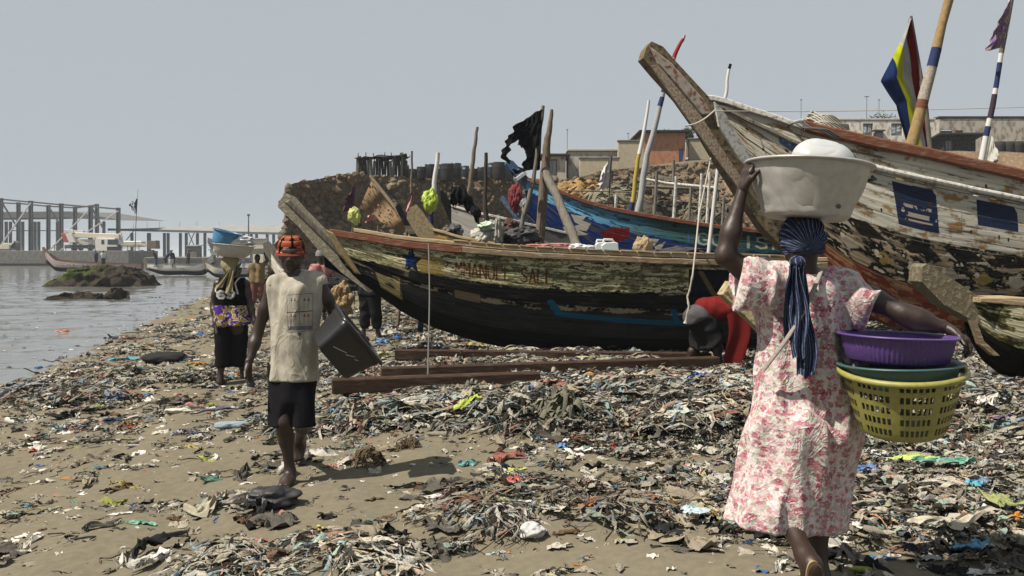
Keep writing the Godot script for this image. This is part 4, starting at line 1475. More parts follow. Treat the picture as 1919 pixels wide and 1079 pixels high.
	for sx in [672, 756]:
		g = Geo.new()
		var b := Vector3(-8.822, 6.203, -52.5)
		b.x = across_at(sx, 52.5)
		g.box(Vector3(0.05, 1.1, 1.8), xf(b + Vector3(0, 0.45, -1.0)))
		part("side_wall", g, M.char, sh)
	g = Geo.new()
	g.grid(14, 6, func(u: float, v: float): return Vector3(-9.033, 7.133, -52.3).lerp(Vector3(-6.037, 7.347, -52.3), u) + Vector3(0, rough.get_noise_2d(u * 200.0, v * 200.0) * 0.25 + v * 0.1, 0.3 - v * 2.4))
	part("roof", g, M.char, sh)
	for i in 6:
		g = Geo.new()
		var b := Vector3(-8.893, 7.275, -52.2)
		g.tube([b + Vector3(i * 0.5, -0.3, -0.3), b + Vector3(i * 0.5 + rng.randf_range(-0.1, 0.1), rng.randf_range(0.05, 0.25), -0.3)], [0.03, 0.025], 5)
		part("roof_stake", g, M.char, sh)
	# fishing nets heaped and hung below the walls
	net_heap("orange and grey fishing net heaped below the low yard wall", Vector3(3.924, 5.54, -53.5), Vector3(1.9, 1.2, 1.0), mottled(lin(0.38, 0.2, 0.05), lin(0.16, 0.14, 0.1), 0.7, 0.95, 3.0))
	net_heap("pale grey green fishing net heap beside the white flag", Vector3(5.591, 5.193, -53), Vector3(1.8, 1.1, 1.0), mottled(lin(0.22, 0.2, 0.14), lin(0.12, 0.11, 0.08), 0.5, 0.95, 3.0))
	net_heap("brown fishing net pile on the rubble below the orange house", Vector3(8.457, 5.836, -54.5), Vector3(2.6, 1.0, 1.1), mottled(lin(0.15, 0.13, 0.1), lin(0.07, 0.06, 0.05), 0.5, 0.95, 3.0))
	net_heap("dark tangled net pile hanging from the pole rack", Vector3(6.007, 3.452, -36), Vector3(2.2, 0.9, 0.7), mottled(lin(0.09, 0.075, 0.06), lin(0.04, 0.035, 0.03), 0.5, 0.95, 3.0))
	net_heap("grey net pile beside the pole rack, under the canoe bow", Vector3(7.164, 3.249, -34), Vector3(1.3, 0.9, 0.7), mottled(lin(0.17, 0.15, 0.11), lin(0.09, 0.08, 0.06), 0.5, 0.95, 3.0))
	# rack of horizontal poles
	var r := thing("pole_rack", "rack of long pale poles laid across posts before the cliff", "rack", Vector3(6.352, 2.786, -35))
	for k in [[1205, 335, 1250, 344, 35.0, 0.06, 1], [1250, 344, 1345, 353, 35.0, 0.07, 1], [1205, 349, 1350, 356, 35.2, 0.07, 0], [1060, 357, 1200, 360, 36.0, 0.03, 0]]:
		g = Geo.new()
		g.tube([Vector3(across_at(k[0], k[4]), up_at(k[1], k[4]), -k[4]), Vector3(across_at(k[2], k[4]), up_at(k[3], k[4]), -k[4])], [k[5], k[5]], 8)
		part("bar", g, M.white_paint if k[6] else M.bark, r)
	for k in [[1225, 330], [1262, 300], [1322, 350], [1345, 352]]:
		g = Geo.new()
		var x: float = across_at(k[0], 35.4)
		g.tube([Vector3(x, 0.1, -35.4), Vector3(x, up_at(k[1], 35.4), -35.4)], [0.07, 0.06], 7)
		part("post", g, M.grey_wood, r)

func net_heap(label: String, at: Vector3, s: Vector3, m: Material) -> void:
	# folds of netting heaped over one another
	var t := thing("fishing_net", label, "fishing net", at - Vector3(0, s.y * 0.5, 0))
	var g := Geo.new()
	g.grid(60, 26, func(u: float, v: float):
		var th := TAU * u
		var ph := PI * 0.5 * v
		var d := Vector3(cos(th) * cos(ph), sin(ph), -sin(th) * cos(ph))
		var r := 0.9 + 0.25 * noise.get_noise_3dv(d * 50.0 + at * 30.0) - 0.16 * absf(noise.get_noise_3dv(d * Vector3(210, 50, 210) + at * 20.0))
		return at - Vector3(0, s.y * 0.55, 0) + d * s * r)
	part("heap", g, m, t)
	g = tangle(int(absf(at.x) * 31.0) + 5, 130, 0.95)
	for i in g.v.size():
		var q := g.v[i] * Vector3(s.x * 2.1, s.y * 1.05, s.z * 2.1)
		g.v[i] = at - Vector3(0, s.y * 0.55, 0) + q
	g.tint.clear()
	part("loose_folds", g, m, t)

func tree(label: String, top: Vector3, wide: float, high: float) -> void:
	var t := thing("tree", label, "tree", Vector3(top.x, top.y - high - 1.5, top.z))
	var c := top - Vector3(0, high * 0.5, 0)
	var g := Geo.new()
	g.tube([c - Vector3(0, high * 0.5 + 1.5, 0), c], [0.18, 0.08], 7)
	for i in 5:
		var a := i * 1.3
		g.tube([c - Vector3(0, high * 0.4, 0), c + Vector3(cos(a) * wide * 0.35, high * 0.2, sin(a) * wide * 0.35)], [0.07, 0.02], 5)
	part("trunk", g, M.bark, t)
	g = Geo.new()
	var r := RandomNumberGenerator.new()
	r.seed = int(absf(top.x) * 100)
	for i in 2600:
		var d := Vector3(r.randfn(), r.randfn(), r.randfn()).normalized() * pow(r.randf(), 0.4)
		var clump := noise.get_noise_3dv(d * 120.0 + top)
		if clump < -0.12:
			continue
		var p := c + d * Vector3(wide * 0.5, high * 0.5, wide * 0.5) * (0.8 + clump * 0.7)
		var b := Basis.from_euler(Vector3(r.randf() * 6, r.randf() * 6, r.randf() * 6)) * r.randf_range(0.06, 0.13)
		g.face(PackedVector3Array([p - b.x, p - b.y * 0.5, p + b.x, p + b.y * 0.5]))
	part("crown", g, plain(lin(0.06, 0.085, 0.03), 0.8), t)

# ---------------------------------------------------------------- the canoes drawn up on the beach
func build_boats() -> void:
	front_canoe()
	white_canoe()
	blue_canoe()
	others()

func front_canoe() -> void:
	var T := {x = [-2.789, -2.346, -2.017, -1.616, -1.221, -0.45, 0.305, 1.806, 3.321, 4.483],
		gy = [1.971, 1.898, 1.849, 1.784, 1.738, 1.661, 1.608, 1.54, 1.494, 1.462],
		ky = [1.426, 1.205, 1.016, 0.742, 0.535, 0.296, 0.169, 0.074, 0.09, 0.137],
		hw = [0.07, 0.18, 0.27, 0.38, 0.48, 0.62, 0.7, 0.74, 0.68, 0.5], zc = [-13.6, -13.6, -13.6, -13.6, -13.6, -13.6, -13.6, -13.6, -13.6, -13.6], round = 2.0}
	var t := thing("canoe", "long weathered canoe with tarred black hull, mossy upper plank and blue star", "canoe", Vector3(0.6, 0.1, -13.6))
	var x0: float = T.x[0]
	var len: float = T.x[-1] - x0
	var U := func(px: float) -> float: return (across_at(px, 13.0) - x0) / len
	var p := planks_paint(1024, 256, func(u: float, v: float, s: float, g: float):
		var k: float = smoothstep(0.22, 0.0, u)                   # bands sweep down towards the bow
		var band: float = 0.33 + 0.2 * k + (s - 0.5) * 0.05
		var tar := srgb(Color(0.008, 0.0078, 0.0075)) * (1.0 + g * 0.5)
		var woodc := srgb(Color(0.2, 0.17, 0.12)) * (1.0 + g * 0.6)
		if v < band:
			var moss := Color(0.4, 0.4, 0.22).lerp(Color(0.2, 0.21, 0.1), smoothstep(0.35, 0.6, s))
			var c := Color(0.64, 0.62, 0.5).lerp(moss, smoothstep(0.36, 0.72, s + u * 0.14) * 0.85)
			c = c.lerp(woodc, smoothstep(0.6, 0.78, s))
			if s < 0.2: c = c.lerp(Color(0.1, 0.085, 0.06), 0.7)
			return c * (1.0 + g * 0.35)
		if v < band + 0.14:
			return tar.lerp(woodc, smoothstep(0.66, 0.8, s) * (0.7 if k > 0.1 else 0.15))
		if v < band + 0.19:
			return tar.lerp(Color(0.5, 0.46, 0.38), smoothstep(0.42, 0.62, s))
		if v < 0.78 - 0.1 * k:
			return srgb(Color(0.022, 0.021, 0.021)) * (1.0 + g * 0.25 + (s - 0.5) * 0.4)
		return tar)
	p.poly(PackedVector2Array([Vector2(U.call(695.0) * 1024, 150), Vector2(U.call(745.0) * 1024, 142), Vector2(U.call(748.0) * 1024, 205), Vector2(U.call(705.0) * 1024, 205)]), Color(0.52, 0.48, 0.33), 0.35)
	p.rect(U.call(852.0) * 1024, 118, U.call(900.0) * 1024, 140, Color(0.45, 0.38, 0.3), 0.3)
	p.poly(PackedVector2Array([Vector2(U.call(775.0) * 1024, 36), Vector2(U.call(830.0) * 1024, 30), Vector2(U.call(835.0) * 1024, 78), Vector2(U.call(785.0) * 1024, 88)]), Color(0.5, 0.43, 0.24), 0.5)
	p.star(Vector2(U.call(770.0) * 1024, 56), 20, 46, Color(0.06, 0.05, 0.05), 0.15)
	p.star(Vector2(U.call(765.0) * 1024, 54), 18, 40, Color(0.07, 0.14, 0.33), 0.08)
	p.text("EMMANUEL SALE", Vector2(U.call(838.0) * 1024, 36), U.call(1038.0) * 1024 / 13.0 - U.call(838.0) * 1024 / 13.0, 36, 1.9, Color(0.3, 0.19, 0.12), 0.42)
	for i in 90:
		for yy in [12, 46, 84, 118, 196]:
			p.disc(Vector2(8 + i * 11.3 + noise.get_noise_1d(i * 50.0 + yy) * 6.0, yy + noise.get_noise_1d(i * 70.0 + yy * 3.0) * 5.0), 0.9, 1.2, Color(0.07, 0.05, 0.04), 0.0)
	# blue brush strokes low on the side, as in the picture
	for q in [[1032.0, 118, 1046.0, 142, 8.0], [1044.0, 146, 1150.0, 152, 6.0], [1150.0, 152, 1290.0, 158, 6.5], [1262.0, 126, 1268.0, 150, 6.0]]:
		p.line(Vector2(U.call(q[0]) * 1024, q[1]), Vector2(U.call(q[2]) * 1024, q[3]), q[4], Color(0.08, 0.3, 0.4), 0.2)
	p.rect(U.call(1288.0) * 1024, 20, U.call(1420.0) * 1024, 92, Color(0.05, 0.055, 0.09), 0.05)
	p.line(Vector2(U.call(1310.0) * 1024, 28), Vector2(U.call(1335.0) * 1024, 82), 5, Color(0.36, 0.31, 0.21), 0.3)
	p.line(Vector2(U.call(1372.0) * 1024, 26), Vector2(U.call(1348.0) * 1024, 86), 5, Color(0.36, 0.31, 0.21), 0.3)
	var m := painted(p, 0.82, 0.9)
	var X := func(px: float) -> float: return across_at(px, 13.0)
	boat_sides(t, T, [[0.0, 0.16, [X.call(1020.0)]], [0.16, 0.34, [X.call(880.0), X.call(1288.0)]], [0.34, 0.47, [X.call(830.0)], 0.012], [0.47, 0.78, [X.call(745.0), X.call(848.0), X.call(900.0), X.call(1180.0)], 0.004], [0.78, 1.0, []]], m, M.tar)
	for s in [1.0, -1.0]:
		part("gunwale_rail", rail(T, X.call(606.0), X.call(865.0), 0.0, s, 0.075, 0.1, 0.03, -0.015), M.red_wood, t)
		part("gunwale_rail", rail(T, X.call(866.0), X.call(1552.0), 0.0, s, 0.085, 0.085, 0.035, -0.01), M.wood, t)
		part("gunwale_cap", rail(T, X.call(655.0), X.call(1552.0), 0.0, s, 0.2, 0.06, -0.03, 0.072), M.pale_wood, t)
		# short slats nailed along the rail
		for i in 22:
			var xx: float = X.call(850.0 + i * 31.0)
			part("cap_slat", rail(T, xx, xx + 0.21, 0.0, s, 0.1, 0.022, 0.035, 0.113), M.pale_wood, t)
	for i in 6:        # loose deck boards across the gunwales amidships
		var xd: float = X.call(1070.0 + i * 46.0)
		var gd := Geo.new()
		beam_between(gd, hull_point(T, xd, 0.0, 1.0, -0.06) + Vector3(0, 0.03, 0), hull_point(T, xd, 0.0, -1.0, -0.06) + Vector3(0, 0.03, 0), 0.33, 0.03)
		part("deck_board", gd, M.wood, t)
	for i in 5:
		var xx: float = X.call(760.0 + i * 165.0)
		var g := Geo.new()
		beam_between(g, hull_point(T, xx, 0.1, 1.0, -0.05), hull_point(T, xx, 0.1, -1.0, -0.05), 0.24, 0.05)
		part("thwart", g, M.wood, t)
	var wood2 := mottled(lin(0.34, 0.31, 0.23), lin(0.13, 0.11, 0.08), 0.7, 0.9, 1.2, Vector3(1.2, 1.2, 1.2), lin(0.42, 0.4, 0.31))
	post_yawed(t, "stem_post", [Vector2(-3.45, 2.305), Vector2(-3.434, 2.383), Vector2(-3.34, 2.516), Vector2(-3.215, 2.461), Vector2(-3.057, 2.271), Vector2(-2.789, 1.995), Vector2(-2.683, 1.823), Vector2(-2.317, 1.425), Vector2(-2.063, 1.067), Vector2(-2.142, 1.044), Vector2(-2.54, 1.346), Vector2(-2.858, 1.664), Vector2(-3.152, 2.018)], -3.2, -13.55, 0.26, 0.12, wood2)
	post_yawed(t, "stem_board", [Vector2(-3.261, 2.424), Vector2(-2.794, 1.958), Vector2(-2.484, 1.6), Vector2(-2.538, 1.569), Vector2(-2.872, 1.911), Vector2(-3.339, 2.377)], -3.2, -13.42, 0.05, 0.12, M.grey_wood)
	post_yawed(t, "stem_board", [Vector2(-2.727, 1.986), Vector2(-2.604, 1.924), Vector2(-2.388, 1.585), Vector2(-2.218, 1.315), Vector2(-2.311, 1.338), Vector2(-2.511, 1.6)], -2.5, -13.36, 0.05, 0.25, mottled(lin(0.36, 0.27, 0.14), lin(0.24, 0.19, 0.11), 0.5, 0.9, 0.8))
	# stern board
	var g2 := Geo.new()
	var f := []
	for i in 9: f.append(hull_point(T, T.x[-1] - 0.01, 1.0 - i / 8.0, 1.0, -0.02))
	for i in 9: f.append(hull_point(T, T.x[-1] - 0.01, i / 8.0, -1.0, -0.02))
	g2.out_face(f, Vector3(x0, f[0].y, -13.6))
	part("stern_board", g2, M.tar, t)
	# props under the keel
	for k in [[990, 0.16], [1290, 0.2]]:
		var b := thing("wooden_block", "dark wooden block propping the star canoe's keel, %s" % ("towards the bow" if k[0] < 1100 else "towards the stern"), "block", Vector3(X.call(k[0]), 0.06, -13.6))
		var g := Geo.new()
		g.box(Vector3(0.3, 0.3, 0.9), xf(Vector3(X.call(k[0]), 0.02, -13.6)), 0.02)
		part("block", g, M.tar, b)

func post_yawed(t: Node3D, called: String, outline: Array, xp: float, zp: float, thick: float, yaw: float, m: Material, bevel := 0.02) -> void:
	var pts := PackedVector2Array()
	for q in outline:
		pts.push_back(Vector2((q.x - xp) / cos(yaw), q.y))
	var g := Geo.new()
	g.prism(pts, thick, Transform3D(Basis(Vector3.UP, yaw), Vector3(xp, 0, zp)), bevel)
	part(called, g, m, t)

func white_canoe() -> void:
	var T := {x = [3.489, 4.145, 5.039, 5.915, 6.795, 7.688, 8.748, 10.398, 13.134],
		gy = [4.365, 4.15, 3.819, 3.576, 3.362, 3.155, 2.895, 2.621, 2.357],
		ky = [3.905, 2.867, 1.677, 0.809, 0.319, 0.145, 0.106, 0.106, 0.125],
		hw = [0.14, 0.3, 0.5, 0.68, 0.82, 0.92, 1.0, 1.05, 1.0], zc = [-16.35, -16.4, -16.45, -16.5, -16.52, -16.57, -16.6, -16.65, -16.7], round = 2.6}
	var t := thing("canoe", "very large white painted canoe with blue panels, red brown rail and towering bow", "canoe", Vector3(8, 0.1, -16.6))
	var x0: float = T.x[0]
	var len: float = T.x[-1] - x0
	var U := func(px: float) -> float: return (across_at(px, 15.7) - x0) / len
	var p := planks_paint(1280, 320, func(u: float, v: float, s: float, g: float):
		var white := Color(0.66, 0.645, 0.595) * (1.0 + g * 0.16)
		var bare := Color(0.46, 0.41, 0.34) * (1.0 + g * 0.4)
		var k: float = smoothstep(0.3, 0.05, u)
		if v < 0.46 + k * 0.25:
			var c := white.lerp(bare, smoothstep(0.55, 0.82, s + k * 0.05) * 0.85)
			c = c.lerp(Color(0.5, 0.35, 0.18), smoothstep(0.74, 0.9, s) * 0.7)
			if g < -0.42: c = c.lerp(Color(0.16, 0.13, 0.1), 0.6)
			return c
		if v < 0.73:
			var c := bare.lerp(Color(0.075, 0.07, 0.06), smoothstep(0.36, 0.56, s + 0.1 * sin(u * 90.0) + (v - 0.6) * 0.3))
			return c.lerp(Color(0.62, 0.59, 0.52), smoothstep(0.72, 0.8, s)) * (1.0 + g * 0.3)
		var red := Color(0.42, 0.2, 0.15).lerp(Color(0.56, 0.42, 0.3), smoothstep(0.42, 0.6, s))
		return red * (1.0 + g * 0.4))
	var W := 1280.0
	var navy := Color(0.075, 0.11, 0.21)
	p.poly(PackedVector2Array([Vector2(U.call(1672.0) * W, 58), Vector2(U.call(1745.0) * W, 56), Vector2(U.call(1752.0) * W, 66), Vector2(U.call(1760.0) * W, 132), Vector2(U.call(1686.0) * W, 132)]), navy, 0.2)
	p.poly(PackedVector2Array([Vector2(U.call(1826.0) * W, 58), Vector2(U.call(1893.0) * W, 57), Vector2(U.call(1900.0) * W, 68), Vector2(U.call(1904.0) * W, 104), Vector2(U.call(1830.0) * W, 104)]), navy, 0.14)
	for q in [[1694.0, 92, 1745.0, 98], [1700.0, 106, 1742.0, 114], [1698.0, 118, 1748.0, 122]]:
		p.rect(U.call(q[0]) * W, q[1], U.call(q[2]) * W, q[3], Color(0.6, 0.55, 0.5), 0.42)
	p.poly(PackedVector2Array([Vector2(U.call(1468.0) * W, 40), Vector2(U.call(1510.0) * W, 46), Vector2(U.call(1512.0) * W, 76), Vector2(U.call(1470.0) * W, 66)]), Color(0.24, 0.33, 0.48), 0.32)
	p.poly(PackedVector2Array([Vector2(U.call(1810.0) * W, 34), Vector2(U.call(1990.0) * W, 34), Vector2(U.call(1990.0) * W, 50), Vector2(U.call(1810.0) * W, 48)]), Color(0.33, 0.37, 0.45), 0.4)
	# faded fish and leaf figures along the dark band
	for i in 9:
		var cx: float = U.call(1580.0 + i * 62.0) * W
		p.poly(PackedVector2Array([Vector2(cx, 205), Vector2(cx + 26, 188), Vector2(cx + 48, 205), Vector2(cx + 26, 216)]), [Color(0.55, 0.52, 0.46), Color(0.5, 0.42, 0.24), Color(0.6, 0.57, 0.52)][i % 3], 0.4)
		p.poly(PackedVector2Array([Vector2(cx - 4, 176), Vector2(cx + 18, 162), Vector2(cx + 40, 178), Vector2(cx + 16, 172)]), Color(0.58, 0.56, 0.5), 0.35)
		p.disc(Vector2(cx + 10, 197), 5, 6, Color(0.66, 0.63, 0.57), 0.2)
	for i in 7:
		p.poly(PackedVector2Array([Vector2(U.call(1500.0 + i * 90.0) * W, 156), Vector2(U.call(1540.0 + i * 90.0) * W, 148), Vector2(U.call(1580.0 + i * 90.0) * W, 170), Vector2(U.call(1530.0 + i * 90.0) * W, 178)]), Color(0.09, 0.08, 0.07), 0.35)
	# rust under the nail heads
	rng.seed = 21
	for i in 40:
		var q := Vector2(rng.randf_range(0.03, 0.75) * W, [36, 78, 122, 160][i % 4] + rng.randf_range(-5, 5))
		p.disc(q, rng.randf_range(2, 4), rng.randf_range(3, 6), Color(0.26, 0.16, 0.08), 0.3)
		p.disc(q - Vector2(0, 2), 1.6, 2.0, Color(0.08, 0.06, 0.05), 0.0)
	var m := painted(p, 0.8, 0.8)
	var X := func(px: float) -> float: return across_at(px, 15.7)
	boat_sides(t, T, [[0.0, 0.07, [X.call(1510.0)], 0.02], [0.07, 0.16, [X.call(1640.0)], 0.03], [0.16, 0.27, [X.call(1590.0), X.call(1990.0)]], [0.27, 0.38, [X.call(1800.0)], 0.006], [0.38, 0.48, [X.call(1640.0), X.call(1960.0)]], [0.48, 0.6, [X.call(1760.0)], 0.006], [0.6, 0.74, []], [0.74, 1.0, [X.call(1700.0)], 0.008]], m, M.grey_wood)
	for s in [1.0, -1.0]:
		part("gunwale_rail", rail(T, X.call(1325.0), X.call(1510.0), 0.0, s, 0.16, 0.1, 0.02, 0.02), M.white_paint, t)
		part("gunwale_rail", rail(T, X.call(1512.0), T.x[-1], 0.0, s, 0.2, 0.19, 0.05, 0.04), M.red_wood, t)
		part("rubbing_strake", rail(T, X.call(1545.0), T.x[-1], 0.13, s, 0.1, 0.1, 0.07, 0.0, true), M.white_paint, t)
		part("rubbing_strake", rail(T, X.call(1345.0), X.call(1530.0), 0.14, s, 0.05, 0.06, 0.05, 0.0), M.grey_wood, t)
	for i in 4:
		var xx: float = X.call(1600.0 + i * 180.0)
		var g := Geo.new()
		beam_between(g, hull_point(T, xx, 0.06, 1.0, -0.05), hull_point(T, xx, 0.06, -1.0, -0.05), 0.3, 0.06)
		part("thwart", g, M.wood, t)
	var peel := mottled(lin(0.36, 0.32, 0.25), lin(0.15, 0.115, 0.08), 0.5, 0.85, 1.0, Vector3(1.4, 1.0, 1.0), lin(0.2, 0.07, 0.045))
	var tan_m := mottled(lin(0.2, 0.155, 0.095), lin(0.09, 0.066, 0.042), 0.9, 0.85, 0.8, Vector3(1, 1, 1), lin(0.035, 0.03, 0.025))
	# the towering stem: a post with cheek boards
	post_yawed(t, "stem_post", [Vector2(2.22, 4.973), Vector2(2.266, 5.138), Vector2(2.366, 5.265), Vector2(2.574, 5.179), Vector2(2.776, 4.958), Vector2(3.378, 4.351), Vector2(3.582, 4.053), Vector2(4.098, 3.275), Vector2(4.863, 2.229), Vector2(5.756, 1.197), Vector2(6.418, 0.616), Vector2(5.791, 0.848), Vector2(5.054, 1.448), Vector2(4.38, 2.07), Vector2(4.044, 2.535), Vector2(3.647, 3.124), Vector2(3.264, 3.742), Vector2(2.849, 4.298), Vector2(2.43, 4.736)], 4.12, -16.1, 0.3, 0.17, tan_m, 0.03)
	post_yawed(t, "cheek_board", [Vector2(2.345, 5.182), Vector2(2.74, 4.897), Vector2(3.305, 4.299), Vector2(3.473, 4.041), Vector2(3.271, 4.022), Vector2(2.831, 4.517), Vector2(2.489, 4.876)], 4.12, -15.93, 0.05, 0.17, mottled(lin(0.36, 0.33, 0.28), lin(0.26, 0.22, 0.18), 1.1, 0.85, 0.6, Vector3(1, 1, 1), lin(0.16, 0.045, 0.03)))
	post_yawed(t, "cheek_board", [Vector2(2.363, 4.84), Vector2(2.489, 4.858), Vector2(3.253, 4.004), Vector2(3.717, 3.318), Vector2(4.112, 2.771), Vector2(3.982, 2.697), Vector2(3.363, 3.49), Vector2(2.813, 4.227)], 4.12, -15.92, 0.06, 0.17, peel)
	post_yawed(t, "hood_end_board", [Vector2(3.455, 4.224), Vector2(3.602, 4.096), Vector2(4.093, 3.347), Vector2(4.521, 2.804), Vector2(4.38, 2.786), Vector2(3.908, 3.254), Vector2(3.537, 3.802)], 4.12, -15.8, 0.05, 0.26, M.white_paint)
	var g3 := Geo.new()
	var pp := []
	for i in 13:
		var a := i / 12.0
		pp.append(Vector3(2.911, 3.771, -15.35).lerp(Vector3(3.447, 4.064, -15.5), a) + Vector3(0, -0.06 * sin(a * PI), 0))
	g3.tube(pp, range(13).map(func(_i): return 0.016), 6, true)
	part("lashing", g3, M.rope, t)
	var g2 := Geo.new()
	var f := []
	for i in 9: f.append(hull_point(T, T.x[-1] - 0.01, 1.0 - i / 8.0, 1.0, -0.02))
	for i in 9: f.append(hull_point(T, T.x[-1] - 0.01, i / 8.0, -1.0, -0.02))
	g2.out_face(f, Vector3(x0, f[0].y, -16.6))
	part("stern_board", g2, M.grey_wood, t)
	# coil of rope and net on the gunwale
	rng.seed = 8
	for c in 2:
		var r := thing("rope_coil", ["pale rope coil heaped on the big white canoe's foredeck", "dark rope tangle lying over the red brown rail"][c], "rope", Vector3(5.612, 3.805, -16.4) + Vector3(0.2 * c, 0, 0.25 * c))
		var o := (Vector3(5.679, 3.9, -16.4) if c == 0 else Vector3(5.394, 3.849, -15.9))
		for k in (14 if c == 0 else 3):
			var g := Geo.new()
			var q := []
			var ph := rng.randf() * 6.0
			for i in 26:
				var a := i / 25.0 * TAU * 0.8 + ph
				q.append(o + Vector3(cos(a) * rng.randf_range(0.3, 0.34) * (1.35 - k * 0.04) + 0.05 * sin(a * 3.0) - 0.14 * c, 0.02 * k - 0.12 + 0.03 * sin(a * 5.0 + k) - cos(a) * 0.14, sin(a) * 0.3))
			g.tube(q, range(26).map(func(_i): return 0.017), 6, true)
			part("rope_turn", g, M.rope if c == 0 else M.dark_rope, r)

func blue_canoe() -> void:
	var T := {x = [0.291, 0.919, 1.543, 2.205, 3.337, 4.259, 5.78, 8.223],
		gy = [3.207, 2.954, 2.7, 2.515, 2.311, 2.166, 2, 1.855],
		ky = [2.494, 1.692, 0.89, 0.31, 0.057, 0.034, 0.034, 0.057],
		hw = [0.12, 0.3, 0.45, 0.58, 0.7, 0.75, 0.75, 0.5], zc = [-19.6, -19.6, -19.65, -19.7, -19.7, -19.7, -19.7, -19.7]}
	var t := thing("canoe", "blue painted canoe with white bird shapes, red patch and capital lettering", "canoe", Vector3(4, 0.1, -19.7))
	var x0: float = T.x[0]
	var len: float = T.x[-1] - x0
	var U := func(px: float) -> float: return (across_at(px, 19.1) - x0) / len
	var V := func(px: float, py: float) -> float:
		var x := across_at(px, 19.1)
		return (at_x(T.x, T.gy, x) - (up_at(py, 19.1))) / (at_x(T.x, T.gy, x) - at_x(T.x, T.ky, x))
	var W := 1024.0
	var H := 400.0
	var p := planks_paint(1024, 400, func(u: float, v: float, s: float, g: float):
		var top: Color = Color(0.36, 0.58, 0.72).lerp(Color(0.18, 0.31, 0.32), smoothstep(0.12, 0.45, u))
		var low := Color(0.09, 0.16, 0.34)
		var edge: float = 0.17 + 0.14 * smoothstep(0.16, 0.0, u) + (0.03 * smoothstep(0.3, 0.5, u))
		var c := top if v < edge + (s - 0.5) * 0.04 else low
		if s > 0.72: c = c.lerp(Color(0.3, 0.27, 0.22), 0.7)
		if s < 0.24: c = c.lerp(Color(0.07, 0.08, 0.08), 0.6)
		return c * (1.0 + g * 0.22))
	var Q := func(a: Array) -> PackedVector2Array:
		var r := PackedVector2Array()
		for i in range(0, a.size(), 2):
			r.push_back(Vector2(U.call(float(a[i])) * W, V.call(float(a[i]), float(a[i + 1])) * H))
		return r
	var cream := Color(0.62, 0.6, 0.54)
	p.poly(Q.call([1070, 400, 1100, 404, 1092, 412, 1108, 418, 1092, 422, 1078, 416]), cream, 0.12)
	p.poly(Q.call([1055, 424, 1085, 420, 1108, 418, 1100, 432, 1084, 430, 1104, 438, 1080, 440, 1060, 434]), cream, 0.12)
	p.poly(Q.call([1125, 436, 1148, 424, 1180, 428, 1178, 446, 1150, 454, 1132, 448]), Color(0.36, 0.07, 0.06), 0.12)
	p.poly(Q.call([1215, 446, 1234, 448, 1224, 462]), cream, 0.1)
	p.poly(Q.call([1225, 462, 1246, 452, 1238, 466, 1258, 474, 1232, 474]), cream, 0.1)
	p.poly(Q.call([1190, 452, 1206, 456, 1196, 466]), cream, 0.1)
	for k in [["G", 1304], ["O", 1331], ["D", 1358], ["I", 1388], ["S", 1413], ["M", 1444], ["Y", 1472]]:
		var px: float = k[1]
		var y0: float = V.call(px, 436.0 + (px - 1304.0) * 0.07) * H
		var y1: float = V.call(px, 457.0 + (px - 1304.0) * 0.07) * H
		p.text(k[0], Vector2(U.call(px) * W, y0), (U.call(px + 28.0) - U.call(px)) * W, y1 - y0, 3.6, Color(0.62, 0.66, 0.6), 0.08)
	p.line(Vector2(U.call(1288.0) * W, V.call(1288.0, 434.0) * H), Vector2(U.call(1288.0) * W, V.call(1288.0, 452.0) * H), 2, Color(0.25, 0.35, 0.55), 0.2)
	var m := painted(p, 0.75, 0.6)
	var X := func(px: float) -> float: return across_at(px, 19.1)
	boat_sides(t, T, [[0.0, 0.1, [X.call(1240.0)]], [0.1, 0.22, [X.call(1150.0)], 0.006], [0.22, 0.4, [X.call(1300.0)]], [0.4, 1.0, []]], m, M.grey_wood)
	for s in [1.0, -1.0]:
		part("gunwale_rail", rail(T, T.x[0], T.x[-1], 0.0, s, 0.12, 0.09, 0.02, 0.02), M.red_wood, t)
	var sb := mottled(lin(0.07, 0.14, 0.24), lin(0.035, 0.06, 0.13), 0.8, 0.75, 0.5, Vector3.ONE, lin(0.2, 0.25, 0.3))
	post_yawed(t, "stem_post", [Vector2(-0.152, 3.54), Vector2(-0.107, 3.642), Vector2(0.006, 3.608), Vector2(0.325, 3.264), Vector2(0.464, 3.124), Vector2(0.922, 2.494), Vector2(1.323, 1.863), Vector2(1.174, 1.921), Vector2(0.876, 2.333), Vector2(0.464, 2.837), Vector2(0.119, 3.221)], 0.0, -19.55, 0.24, 0.15, sb)
	post_yawed(t, "white_band", [Vector2(0.05, 3.238), Vector2(0.252, 3.395), Vector2(0.297, 3.328), Vector2(0.095, 3.171)], 0.0, -19.5, 0.34, 0.15, M.white_plastic, 0.005)

